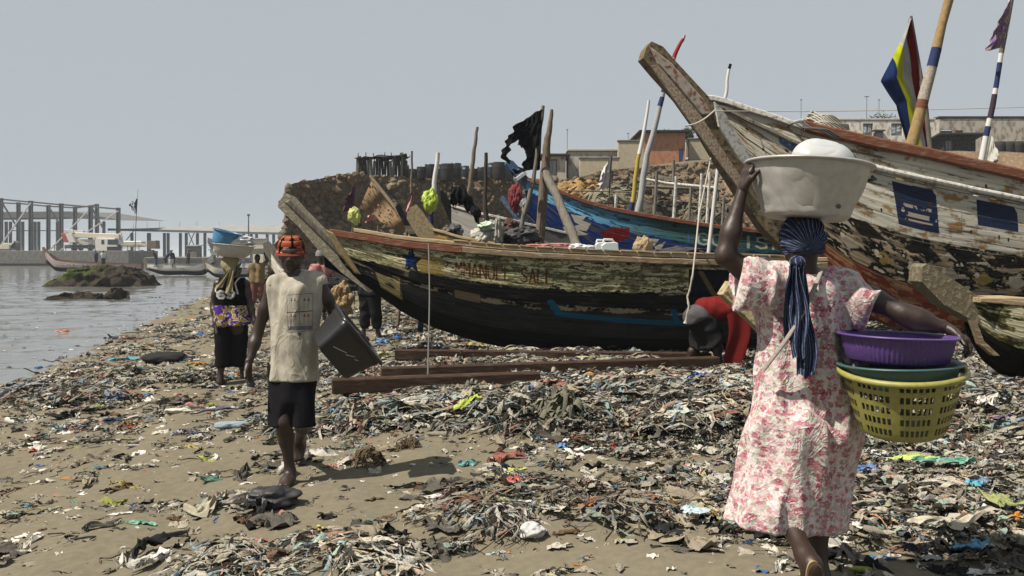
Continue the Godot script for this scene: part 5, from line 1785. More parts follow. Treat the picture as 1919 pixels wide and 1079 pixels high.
func others() -> void:
	# tan and black canoe just behind the rail of the star canoe
	var tanp := planks_paint(512, 128, func(u: float, v: float, s: float, g: float):
		var c := Color(0.52, 0.43, 0.27).lerp(Color(0.33, 0.28, 0.2), smoothstep(0.45, 0.65, s))
		if v > 0.2: c = Color(0.08, 0.085, 0.1).lerp(c, smoothstep(0.62, 0.72, s))
		return c * (1.0 + g * 0.3))
	var tan_m := painted(tanp, 0.8, 0.5)
	small_canoe("canoe", "tan canoe with blunt paired bow boards loaded with bags", [-1.379, -0.919, -0.362, 0.188, 1.289], [2.03, 1.895, 1.784, 1.71, 1.637], [0.9, 0.35, 0.12, 0.1, 0.1], [0.12, 0.35, 0.5, 0.52, 0.4], [-16.1, -16.15, -16.2, -16.2, -16.2],
		[Vector2(-1.854, 2.25), Vector2(-1.798, 2.436), Vector2(-1.687, 2.492), Vector2(-1.575, 2.362), Vector2(-1.351, 2.049), Vector2(-1.211, 1.899), Vector2(-1.256, 1.393), Vector2(-1.492, 1.675), Vector2(-1.725, 2.03)], 0.12, tan_m, mottled(lin(0.3, 0.24, 0.14), lin(0.17, 0.14, 0.09), 0.5, 0.85, 0.6), M.pale_wood)
	var dark_m := painted(planks_paint(256, 128, func(_u: float, v: float, s: float, g: float): return (Color(0.12, 0.12, 0.14) if v > 0.15 else Color(0.4, 0.38, 0.34)).lerp(Color(0.4, 0.36, 0.3), smoothstep(0.68, 0.8, s)) * (1.0 + g * 0.3)), 0.8, 0.4)
	small_canoe("canoe", "dark canoe with narrow grey-edged bow board beside the tan canoe", [-1.664, -1.287, -0.79, -0.194, 0.8], [1.858, 1.759, 1.699, 1.66, 1.6], [0.9, 0.4, 0.12, 0.1, 0.1], [0.1, 0.3, 0.45, 0.45, 0.3], [-17.2, -17.25, -17.3, -17.3, -17.3],
		[Vector2(-2.191, 2.494), Vector2(-2.141, 2.574), Vector2(-1.903, 2.176), Vector2(-1.585, 1.819), Vector2(-1.474, 1.38), Vector2(-1.684, 1.58), Vector2(-1.982, 2.077)], 0.14, dark_m, dark_m, M.grey_wood)
	var wm := painted(planks_paint(256, 128, func(_u: float, v: float, s: float, g: float):
		var c := Color(0.55, 0.54, 0.52).lerp(Color(0.38, 0.35, 0.3), smoothstep(0.6, 0.75, s))
		if v > 0.34 and s > 0.5: c = Color(0.06, 0.06, 0.06)
		return c * (1.0 + g * 0.15)), 0.8, 0.4)
	small_canoe("canoe", "white and black canoe with slanting black stem board, black cloth over it", [-1.205, -0.832, -0.307, 0.213, 1.254], [2.568, 2.437, 2.328, 2.203, 1.995], [1.0, 0.4, 0.12, 0.1, 0.1], [0.1, 0.3, 0.5, 0.5, 0.35], [-18.2, -18.25, -18.3, -18.3, -18.3],
		[Vector2(-1.428, 2.876), Vector2(-1.376, 2.897), Vector2(-1.194, 2.589), Vector2(-0.968, 2.108), Vector2(-0.862, 1.685), Vector2(-1.068, 1.842), Vector2(-1.236, 2.263), Vector2(-1.418, 2.709)], 0.2, wm, mottled(lin(0.012, 0.012, 0.012), lin(0.02, 0.02, 0.02), 0.5), M.white_paint)
	var np := planks_paint(512, 128, func(_u: float, v: float, s: float, g: float):
		var c := Color(0.36, 0.52, 0.66).lerp(Color(0.3, 0.4, 0.48), smoothstep(0.55, 0.7, s))
		if v > 0.3: c = Color(0.05, 0.06, 0.08)
		return c * (1.0 + g * 0.15))
	np.text("2", Vector2(78, 8), 50, 26, 4.5, Color(0.07, 0.11, 0.24), 0.05)
	np.text("N", Vector2(190, 8), 46, 26, 4.5, Color(0.07, 0.11, 0.24), 0.05)
	var nm := painted(np, 0.75, 0.3)
	small_canoe("canoe", "pale blue canoe lettered 2 N with black lower hull", [0.104, 0.495, 0.979, 1.579, 2.668], [2.533, 2.394, 2.232, 2.084, 1.939], [1.1, 0.5, 0.15, 0.1, 0.1], [0.1, 0.3, 0.5, 0.5, 0.35], [-21.2, -21.25, -21.3, -21.3, -21.3],
		[Vector2(-0.287, 2.895), Vector2(-0.214, 2.98), Vector2(0.153, 2.557), Vector2(0.327, 2.069), Vector2(0.19, 2.189), Vector2(0.006, 2.528)], 0.2, nm, mottled(lin(0.13, 0.22, 0.32), lin(0.05, 0.07, 0.11), 0.6), M.grey_wood)
	# right hand canoe, near
	var rp := planks_paint(512, 160, func(_u: float, v: float, s: float, g: float):
		var c := Color(0.3, 0.3, 0.18).lerp(Color(0.58, 0.56, 0.47), smoothstep(0.48, 0.58, s))
		c = c.lerp(Color(0.17, 0.15, 0.1), smoothstep(0.44, 0.3, s))
		if v > 0.58: c = c.lerp(Color(0.06, 0.055, 0.05), 0.9)
		return c * (1.0 + g * 0.3))
	var rm := painted(rp, 0.85, 0.8)
	var c := small_canoe("canoe", "low mossy canoe with jutting hewn bow and sawn foredeck board beyond the baskets", [4.681, 4.789, 5.047, 5.736, 7.051], [1.148, 1.121, 1.095, 1.053, 1.011], [0.75, 0.55, 0.36, 0.28, 0.27], [0.14, 0.25, 0.4, 0.5, 0.45], [-9.35, -9.36, -9.4, -9.45, -9.5],
		[Vector2(4.125, 1.334), Vector2(4.135, 1.483), Vector2(4.183, 1.515), Vector2(4.498, 1.32), Vector2(4.742, 1.154), Vector2(4.753, 0.872), Vector2(4.65, 0.937), Vector2(4.347, 1.105)], 0.3, rm, mottled(lin(0.15, 0.125, 0.08), lin(0.08, 0.066, 0.045), 0.5, 0.85, 0.8, Vector3.ONE, lin(0.2, 0.18, 0.13)), M.wood)
	post_yawed(c, "foredeck_board", [Vector2(4.64, 1.18), Vector2(5.103, 1.18), Vector2(5.534, 1.132), Vector2(5.534, 1.089), Vector2(5.103, 1.1), Vector2(4.64, 1.132)], 4.5, -9.3, 0.5, 0.0, M.pale_wood, 0.01)
	post_yawed(c, "stem_board", [Vector2(4.507, 0.965), Vector2(4.559, 0.955), Vector2(4.632, 0.757), Vector2(4.788, 0.612), Vector2(4.726, 0.612), Vector2(4.59, 0.726)], 4.5, -9.0, 0.08, 0.0, M.wood)
	# hewn stem of a canoe hidden behind the near carrier
	var hp := mottled(lin(0.4, 0.34, 0.2), lin(0.27, 0.21, 0.12), 0.6, 0.85, 0.8, Vector3.ONE, lin(0.13, 0.09, 0.05))
	small_canoe("canoe", "small canoe with pale hewn stem slanting up beside the bending person", [2.927, 3.163, 3.378, 3.624, 3.9], [0.782, 0.708, 0.667, 0.643, 0.643], [0.5, 0.3, 0.2, 0.2, 0.25], [0.1, 0.22, 0.3, 0.3, 0.2], [-10.7, -10.7, -10.75, -10.8, -10.8],
		[Vector2(2.419, 1.142), Vector2(2.518, 1.296), Vector2(2.593, 1.253), Vector2(2.853, 1.055), Vector2(3.039, 0.77), Vector2(2.977, 0.596), Vector2(2.729, 0.844)], 0.22, hp, hp, M.pale_wood)

# ---------------------------------------------------------------- people and what they carry
func build_people() -> void:
	near_carrier()
	walking_man()
	far_carrier()
	bending_person()
	var dk := mottled(lin(0.02, 0.02, 0.022), lin(0.012, 0.012, 0.014), 0.3, 0.9, 0.0)
	var gy := mottled(lin(0.2, 0.2, 0.2), lin(0.14, 0.14, 0.14), 0.3, 0.9, 0.0)
	small_person("person in black trousers standing half hidden behind the star canoe's bow", on(Vector2(-2.548, -16.3)), 2.6, dk, dk, "", 0.1, 1.7, 0.016)
	var p := small_person("person in red top and grey cap behind the walking man's shoulder", on(Vector2(-4.622, -22.0)), 0.4, mottled(lin(0.3, 0.05, 0.045), lin(0.4, 0.35, 0.33), 0.25, 0.9, 0.0), dk, "", 0.1, 1.62, 0.02)
	var g := Geo.new()
	var hd := on(Vector2(-4.622, -22.0)) + Vector3(0.02, 1.6, 0.06)
	g.lathe([Vector2(0.12, -0.05), Vector2(0.115, 0.03), Vector2(0.08, 0.09), Vector2(0.001, 0.11)], 16, xf(hd))
	part("cap", g, gy, p)
	var q := small_person("person in patterned brown cloth carrying a white basin on the head by the shore", on(Vector2(-7.535, -27.0)), 3.0, mottled(lin(0.25, 0.12, 0.07), lin(0.08, 0.1, 0.05), 0.2, 0.9, 0.0), mottled(lin(0.14, 0.06, 0.05), lin(0.2, 0.16, 0.1), 0.2, 0.9, 0.0), "", 0.0, 1.66, 0.024, true)
	var b := thing("basin", "small white basin on the head of the shore carrier in brown cloth", "basin", q.position + Vector3(0, 1.66, 0.04))
	g = Geo.new()
	g.lathe([Vector2(0.001, 0), Vector2(0.2, 0), Vector2(0.26, 0.15), Vector2(0.28, 0.16), Vector2(0.25, 0.16), Vector2(0.19, 0.02), Vector2(0.001, 0.02)], 22, xf(q.position + Vector3(0, 1.66, 0.04)))
	part("shell", g, M.white_plastic, b)
	small_person("person in dark green top sitting low by the black tarred canoe", on(Vector2(-13.359, -44.0)), 1.0, mottled(lin(0.04, 0.06, 0.03), lin(0.02, 0.03, 0.02), 0.3, 0.9, 0.0), dk, "", 0.5, 1.5, 0.03)

func floral() -> StandardMaterial3D:
	var p := Paint.new(512, 512, rough)
	p.each(func(x: float, y: float):
		var s := wrap_noise(noise, x, y, 512, 512, 90.0)
		return Color(0.76, 0.75, 0.745).lerp(Color(0.68, 0.7, 0.63), smoothstep(0.12, 0.4, s)).lerp(Color(0.75, 0.62, 0.64), smoothstep(0.1, 0.4, -s)))
	var r := RandomNumberGenerator.new()
	r.seed = 4
	for i in 250:
		var o := Vector2(r.randf() * 512, r.randf() * 512)
		var c: Color = [Color(0.54, 0.2, 0.28), Color(0.62, 0.33, 0.39), Color(0.46, 0.16, 0.23), Color(0.57, 0.25, 0.32), Color(0.47, 0.48, 0.4), Color(0.5, 0.41, 0.42)][r.randi() % 6]
		var n := r.randi_range(3, 5)
		var ph := r.randf() * 6.0
		var sz := r.randf_range(7.0, 14.0)
		for k in n:
			var q := o + Vector2(cos(ph + k * 1.3), sin(ph + k * 1.3)) * sz
			for w in [Vector2.ZERO, Vector2(512, 0), Vector2(-512, 0), Vector2(0, 512), Vector2(0, -512)]:
				p.disc(q + w, sz * r.randf_range(0.55, 0.8), sz * r.randf_range(0.5, 0.75), c.lerp(Color(0.8, 0.7, 0.7), r.randf() * 0.3), 0.1)
		p.disc(o, sz * 0.25, sz * 0.25, c.darkened(0.4), 0.0)
	var m := plain(Color.WHITE, 0.85)
	m.albedo_texture = p.texture()
	m.uv1_triplanar = true
	m.uv1_scale = Vector3.ONE * 2.8
	m.rim_enabled = true
	m.rim = 0.2
	return wrinkled(m, 0.45)

func near_carrier() -> void:
	var gnd := ground(1.36, -4.1)
	var t := thing("person", "person in pink floral dress and blue striped headscarf, seen from behind, carrying basins", "person", Vector3(1.3, gnd, -4.05))
	var J := {head = Vector3(1.277, 1.654, -4.02), sl = Vector3(1.118, 1.482, -4.05), sr = Vector3(1.473, 1.463, -4.05), hl = Vector3(1.204, 0.98, -4.05), hr = Vector3(1.398, 0.98, -4.05), el = Vector3(0.932, 1.595, -4), wl = Vector3(1.014, 1.887, -4.02), er = Vector3(1.678, 1.348, -3.92), wr = Vector3(1.842, 1.289, -3.86),
		kl = Vector3(1.2, 0.5, -4.1), al = Vector3(1.2, 0.37, -3.74), kr = Vector3(1.36, 0.5, -4.14), ar = Vector3(1.37, gnd + 0.08, -4.06),
		fl = [Vector3(1.205, 0.355, -3.66), Vector3(1.225, gnd + 0.03, -3.72)], fr = [Vector3(1.375, gnd, -4.0), Vector3(1.39, gnd, -4.24)], back = Vector3(0, 0, 1)}
	var g := Geo.new()
	skin_over(g, frame_bones(J, 0.98), 0.012, 60.0)
	head(g, Vector3(1.282, 1.661, -4.03), Vector3(0.1, 0, -1), 0.007)
	hand(g, J.wl, Vector3(1.042, 1.99, -4.02) - J.wl, Vector3(1, 0.1, -0.2), 0.35, Vector3(0, 0, 1), 0.0036, 0.95)
	hand(g, J.wr, Vector3(1.886, 1.254, -3.84) - J.wr, Vector3(-0.5, -0.9, 0), 0.75, Vector3(0, 0, 1), 0.0036, 0.95)
	part("body", g, M.skin, t)
	# dress
	g = Geo.new()
	var z := 4.05
	var bones := [[Vector3(1.183, 1.405, -4.06), Vector3(1.188, 1.097, -4.06), 0.098, 0.1], [Vector3(1.396, 1.401, -4.06), Vector3(1.392, 1.097, -4.06), 0.098, 0.1], [Vector3(1.286, 1.382, -4.05), Vector3(1.283, 1.076, -4.04), 0.105, 0.11],
		[Vector3(1.192, 1.097, -4.06), Vector3(1.194, 0.814, -4.05), 0.1, 0.125], [Vector3(1.392, 1.097, -4.06), Vector3(1.398, 0.814, -4.05), 0.1, 0.125], [Vector3(1.283, 1.076, -4.04), Vector3(1.278, 0.824, -4), 0.11, 0.13],
		[Vector3(1.194, 0.814, -4.05), Vector3(1.067, 0.356, -4), 0.125, 0.13], [Vector3(1.398, 0.814, -4.05), Vector3(1.33, 0.314, -4.06), 0.125, 0.112], [Vector3(1.278, 0.824, -4), Vector3(1.178, 0.351, -3.98), 0.13, 0.13],
		[Vector3(1.286, 1.47, -4.05), Vector3(1.137, 1.496, -4.05), 0.05, 0.06], [Vector3(1.286, 1.458, -4.05), Vector3(1.457, 1.453, -4.05), 0.05, 0.06],
		[Vector3(1.152, 1.465, -4.05), Vector3(1.009, 1.478, -4.03), 0.085, 0.105, true], [Vector3(1.442, 1.43, -4.04), Vector3(1.553, 1.385, -4), 0.08, 0.085, true]]
	var hem := Vector3(-0.1, -1, 0).normalized()
	skin_over(g, bones, 0.0105, 55.0, [Plane(hem, hem.dot(Vector3(1.123, 0.417, -4)))], 0.036, Vector3(1.6, 0.4, 1.6))
	part("dress", g, floral(), t)
	# bag strap across the back
	g = Geo.new()
	var st := []
	for i in 15:
		var a := i / 14.0
		var q := Vector3(1.34, 1.538, -3.95).lerp(Vector3(1.072, 1.108, -3.9), a)
		q.z += 0.075 * sin(a * PI)
		st.append(q)
	g.tube(st, range(15).map(func(_i): return 0.011), 6, true, 0.4)
	part("bag_strap", g, mottled(lin(0.28, 0.25, 0.22), lin(0.2, 0.18, 0.16), 0.1), t)
	# headscarf with knot and long tails
	var sp := Paint.new(128, 256, rough)
	sp.each(func(x: float, y: float):
		var q: float = x + rough.get_noise_2d(x * 2.0, y * 0.6) * 7.0
		var a := fposmod(q, 16.0)
		var c := Color(0.13, 0.165, 0.25) if a < 9.0 else (Color(0.46, 0.48, 0.53) if a < 11.5 else Color(0.2, 0.235, 0.32))
		return c.lerp(Color(0.07, 0.08, 0.14), clampf(rough.get_noise_2d(x * 5.0, y * 5.0), 0, 1) * 0.5))
	var scarf := plain(Color.WHITE, 0.85)
	scarf.albedo_texture = sp.texture()
	scarf.uv1_scale = Vector3(1, 1, 1)
	var sc := Node3D.new()
	sc.name = "headscarf"
	t.add_child(sc)
	g = Geo.new()
	var hc := Vector3(1.282, 1.675, -4.03)
	# wrap: folds sweep from brow to the knot at the nape
	g.grid(72, 40, func(u: float, v: float):
		var th := TAU * u
		var ph := lerpf(-0.62, PI * 0.5, v)
		var d := Vector3(sin(th) * cos(ph), sin(ph), cos(th) * cos(ph))
		var k := maxf(0.0, 1.0 - Vector2(d.x, d.y + 0.35).length() * 0.9) * maxf(d.z, 0.0)
		var fold := 0.0055 * sin(atan2(d.x, d.y + 0.5) * 13.0 + v * 2.0 + 4.0 * noise.get_noise_3dv(d * 40.0)) * (1.0 + noise.get_noise_3dv(d * 60.0)) * (0.4 + d.z * 0.6)
		return hc + d * Vector3(0.098, 0.118, 0.112) * (1.0 + k * 0.08) + d * fold)
	var uvf := func(q: Vector3) -> Vector2:
		var d := q - hc
		return Vector2(atan2(d.x, d.y + 0.06) * 0.9 + 0.5, d.z * 3.0)
	part("wrap", g, scarf, sc, uvf)
	g = Geo.new()
	var kb := Vector3(1.212, 1.568, -3.88)
	g.grid(20, 12, func(u: float, v: float):
		var th := TAU * u
		var ph := PI * (v - 0.5)
		return kb + Vector3(cos(th) * cos(ph) * 0.034, sin(ph) * 0.026, sin(th) * cos(ph) * 0.028) * (1.0 + 0.18 * sin(th * 5.0)))
	part("knot", g, scarf, sc)
	for k in [[1484, 498, 1482, 640, 0.046, 0.0], [1500, 498, 1508, 705, 0.05, 1.0], [1492, 498, 1496, 672, 0.042, 2.0]]:
		g = Geo.new()
		var a := Vector3(across_at(k[0], 3.87), up_at(k[1], 3.87), -3.875 + 0.008 * k[5])
		var b := Vector3(across_at(k[2], 3.87), up_at(k[3], 3.87), -3.86 + 0.012 * k[5])
		g.grid(14, 44, func(u: float, v: float):
			var w: float = k[4] * (0.35 + 0.65 * smoothstep(0.0, 0.35, v)) * (1.0 + 0.15 * sin(v * 9.0 + k[5]))
			return a.lerp(b, v) + Vector3((u - 0.5) * w * 1.5 + 0.007 * sin(v * 8.0 + k[5] * 2.0), 0.012 * sin(u * 9.0) * smoothstep(0.9, 1.0, v), 0.012 * sin(u * 11.0 + v * 3.0 + k[5])))
		part("tail", g, scarf, sc)
	# sandal on the lifted foot
	g = Geo.new()
	var ha := Vector3(1.2, 0.385, -3.625)
	var hb := Vector3(1.23, gnd + 0.02, -3.69)
	g.grid(16, 14, func(u: float, v: float):
		var w := lerpf(0.036, 0.044, smoothstep(0.2, 0.8, v)) * sqrt(maxf(0.02, 1.0 - pow(absf(v * 2.0 - 1.0), 4)))
		return ha.lerp(hb, v) + Vector3((u - 0.5) * 2.0 * w, 0, 0.0))
	g.grid(16, 14, func(u: float, v: float):
		var w := lerpf(0.036, 0.044, smoothstep(0.2, 0.8, v)) * sqrt(maxf(0.02, 1.0 - pow(absf(v * 2.0 - 1.0), 4)))
		return ha.lerp(hb, v) + Vector3((u - 0.5) * -2.0 * w, 0, -0.018))
	g.grid(40, 1, func(u: float, v: float):
		var a := u * TAU
		var yy := 0.5 + 0.5 * cos(a)
		var w := lerpf(0.036, 0.044, smoothstep(0.2, 0.8, yy)) * sqrt(maxf(0.02, 1.0 - pow(absf(yy * 2.0 - 1.0), 4)))
		return ha.lerp(hb, yy) + Vector3(w * (1.0 if a < PI else -1.0), 0, -0.018 * v))
	part("sandal", g, mottled(lin(0.34, 0.24, 0.12), lin(0.26, 0.17, 0.08), 0.1, 0.7, 0.0), t)
	g = Geo.new()
	g.box(Vector3(0.08, 0.02, 0.24), xf(Vector3(1.38, gnd + 0.006, -4.12), 0, -0.06), 0.009)
	part("sandal", g, mottled(lin(0.34, 0.24, 0.12), lin(0.26, 0.17, 0.08), 0.1, 0.7, 0.0), t)

	# ---- aluminium basin on the head
	var bo := Vector3(1.291, 1.76, -4.02)
	var al := mottled(lin(0.42, 0.41, 0.385), lin(0.33, 0.32, 0.295), 0.35, 0.38, 0.1)
	al.metallic = 0.35
	var bs := thing("basin", "dented aluminium basin on the head of the person in floral dress", "basin", bo)
	var bx := Transform3D(Basis.from_euler(Vector3(-0.03, 0, -0.075)), bo)
	var prof := [Vector2(0.001, 0.0), Vector2(0.17, 0.0), Vector2(0.188, 0.012), Vector2(0.2, 0.05), Vector2(0.225, 0.11), Vector2(0.245, 0.17), Vector2(0.256, 0.215), Vector2(0.262, 0.226), Vector2(0.276, 0.23), Vector2(0.279, 0.236), Vector2(0.274, 0.242), Vector2(0.262, 0.241), Vector2(0.252, 0.232), Vector2(0.24, 0.17), Vector2(0.195, 0.045), Vector2(0.17, 0.006), Vector2(0.001, 0.006)]
	g = Geo.new()
	g.grid(110, 48, func(u: float, v: float):
		var th := TAU * u
		var f: float = v * (prof.size() - 1)
		var i := mini(int(f), prof.size() - 2)
		var q: Vector2 = prof[i].lerp(prof[i + 1], f - i)
		var dent := 0.0
		if q.x > 0.15 and v < 0.5:
			dent = -0.0045 * absf(noise.get_noise_3d(cos(th) * 48.0, q.y * 210.0 + cos(th) * 40.0, sin(th) * 48.0)) - 0.006 * pow(1.0 - absf(noise.get_noise_3d(cos(th) * 40.0 + 20.0, q.y * 260.0 + sin(th * 2.0) * 14.0, sin(th) * 40.0)), 14.0) * smoothstep(0.19, 0.1, q.y) - 0.012 * exp(-pow((th - 1.95) * 6.0, 2) - pow((q.y - 0.1) * 18.0, 2)) + 0.004 * rough.get_noise_3d(cos(th) * 300.0, q.y * 900.0, sin(th) * 300.0)
		return bx * Vector3(cos(th) * (q.x + dent), q.y + dent * 0.2, sin(th) * (q.x + dent)))
	for i in range(0, g.ix.size(), 3):
		var sw := g.ix[i + 1]
		g.ix[i + 1] = g.ix[i + 2]
		g.ix[i + 2] = sw
	part("shell", g, al, bs)
	g = Geo.new()
	g.tube([bx * Vector3(0.262, 0.2, 0.05), bx * Vector3(0.285, 0.195, 0.03), bx * Vector3(0.285, 0.195, -0.03), bx * Vector3(0.262, 0.2, -0.05)], [0.008, 0.008, 0.008, 0.008], 6)
	part("handle", g, M.steel, bs)
	g = Geo.new()
	g.lathe([Vector2(0.001, 0.004), Vector2(0.008, 0.003), Vector2(0.01, 0)], 10, bx * Transform3D(Basis(Vector3(1, 0, 0), PI / 2 + 0.2), Vector3(0.078, 0.045, 0.187)))
	part("rivet", g, M.steel, bs)
	# bulging white plastic bag in it
	var wb := thing("plastic_bag", "bulging white plastic bag domed above the aluminium basin's rim", "plastic bag", Vector3(1.359, 2.018, -4.02))
	var wx := Transform3D(Basis.from_euler(Vector3(0.1, 0.2, -0.13)) * Basis.from_scale(Vector3(1.08, 1.0, 0.95)), Vector3(1.357, 1.985, -4.02))
	g = Geo.new()
	g.grid(72, 40, func(u: float, v: float):
		var th := TAU * u
		var ph := PI * 0.5 * v
		var d := Vector3(cos(th) * cos(ph), sin(ph), -sin(th) * cos(ph))
		var r := 1.0 + 0.12 * noise.get_noise_3dv(d * 24.0) - 0.022 * pow(1.0 - absf(noise.get_noise_3dv(d * 40.0)), 7.0) + 0.22 * pow(maxf(d.x, 0.0), 8.0) * (1.0 - v)
		return wx * (d * Vector3(0.138, 0.122, 0.13) * r))
	var milk := plain(lin(0.4, 0.41, 0.41), 0.3)
	milk.backlight_enabled = true
	milk.backlight = Color(0.35, 0.35, 0.35)
	part("shell", g, milk, wb)

	# ---- baskets under the arm
	var yo := Vector3(1.644, 0.857, -3.85)
	var yx := Transform3D(Basis.from_euler(Vector3(0.1, 0.3, 0.09)), yo)
	var ym := mottled(lin(0.25, 0.232, 0.055), lin(0.2, 0.187, 0.045), 0.22, 0.5, 0.0, Vector3.ONE, lin(0.17, 0.155, 0.055))
	var yb := thing("basket", "yellow slatted plastic basket held at the hip of the person in floral dress", "basket", yo)
	var R0 := 0.168
	var R1 := 0.236
	var H := 0.265
	g = Geo.new()
	for layer in [0.0, -0.004]:
		var start := g.v.size()
		var nu := 180
		var nv := 36
		for j in nv + 1:
			for i in nu + 1:
				var v := float(j) / nv
				var r = lerpf(R0, R1, pow(v, 0.8)) + layer
				var th := TAU * i / nu
				g.vert(yx * Vector3(cos(th) * r, 0.012 + v * (H - 0.012), -sin(th) * r))
		for j in nv:
			for i in nu:
				var cu := i % 22
				var cv := j % 7
				if i < 176 and cu > 3 and (cu - 4) % 3 < 2 and cv > 2 and j < 35 and j > 1:
					continue
				var a := start + j * (nu + 1) + i
				if layer == 0.0:
					g.quad(a, a + 1, a + nu + 2, a + nu + 1)
				else:
					g.quad(a + nu + 1, a + nu + 2, a + 1, a)
	part("slatted_wall", g, ym, yb)
	g = Geo.new()
	g.lathe([Vector2(0.001, 0.0), Vector2(R0 - 0.02, 0.0), Vector2(R0, 0.014), Vector2(R0 - 0.006, 0.014), Vector2(0.001, 0.008)], 64, yx)
	part("bottom", g, ym, yb)
	g = Geo.new()
	var ring := []
	for i in 73:
		ring.append(yx * Vector3(cos(TAU * i / 72) * 0.245, H, sin(TAU * i / 72) * 0.245))
	g.tube(ring, range(73).map(func(_i): return 0.0135), 10, false)
	part("rim", g, ym, yb)
	var teal := mottled(lin(0.035, 0.085, 0.08), lin(0.03, 0.07, 0.068), 0.3, 0.42, 0.0)
	bowl("basin", "dark teal plastic basin nested in the yellow basket", "basin", yx * Transform3D(Basis.from_euler(Vector3(-0.11, 0, -0.06)), Vector3(-0.01, 0.175, 0)), 0.2, 0.236, 0.12, teal, 0)
	var pur := mottled(lin(0.068, 0.03, 0.16), lin(0.055, 0.025, 0.135), 0.22, 0.45, 0.0, Vector3.ONE, lin(0.08, 0.055, 0.12))
	bowl("basin", "purple ribbed plastic basin on top of the teal basin, under the arm", "basin", yx * Transform3D(Basis.from_euler(Vector3(-0.1, 0, -0.12)), Vector3(-0.02, 0.3, -0.005)), 0.195, 0.226, 0.115, pur, 70)

func bowl(called: String, label: String, category: String, x: Transform3D, r0: float, r1: float, h: float, m: Material, ribs: int) -> void:
	var t := thing(called, label, category, x.origin)
	var g := Geo.new()
	var n := 210 if ribs else 64
	var prof := [Vector2(0.001, 0), Vector2(r0 - 0.015, 0), Vector2(r0, 0.012), Vector2(lerpf(r0, r1, 0.5), h * 0.5), Vector2(r1 - 0.006, h - 0.014), Vector2(r1 - 0.005, h - 0.004), Vector2(r1 - 0.009, h), Vector2(r1 - 0.012, h - 0.01), Vector2(lerpf(r0, r1, 0.5) - 0.006, h * 0.5), Vector2(r0 - 0.018, 0.006), Vector2(0.001, 0.006)]
	for i in prof.size():
		for k in n + 1:
			var th := TAU * k / n
			var r: float = prof[i].x
			if ribs and i > 1 and i < 5:
				r += 0.0035 * cos(th * ribs)
			g.vert(x * Vector3(cos(th) * r, prof[i].y, -sin(th) * r))
	for i in prof.size() - 1:
		for k in n:
			var a := i * (n + 1) + k
			g.quad(a, a + 1, a + n + 2, a + n + 1)
	part("shell", g, m, t)
	g = Geo.new()
	var ring := []
	for i in 65:
		ring.append(x * Vector3(cos(TAU * i / 64) * (r1 + 0.006), h - 0.003, sin(TAU * i / 64) * (r1 + 0.006)))
	g.tube(ring, range(65).map(func(_i): return 0.0095), 8, false, 0.6)
	part("rim", g, m, t)

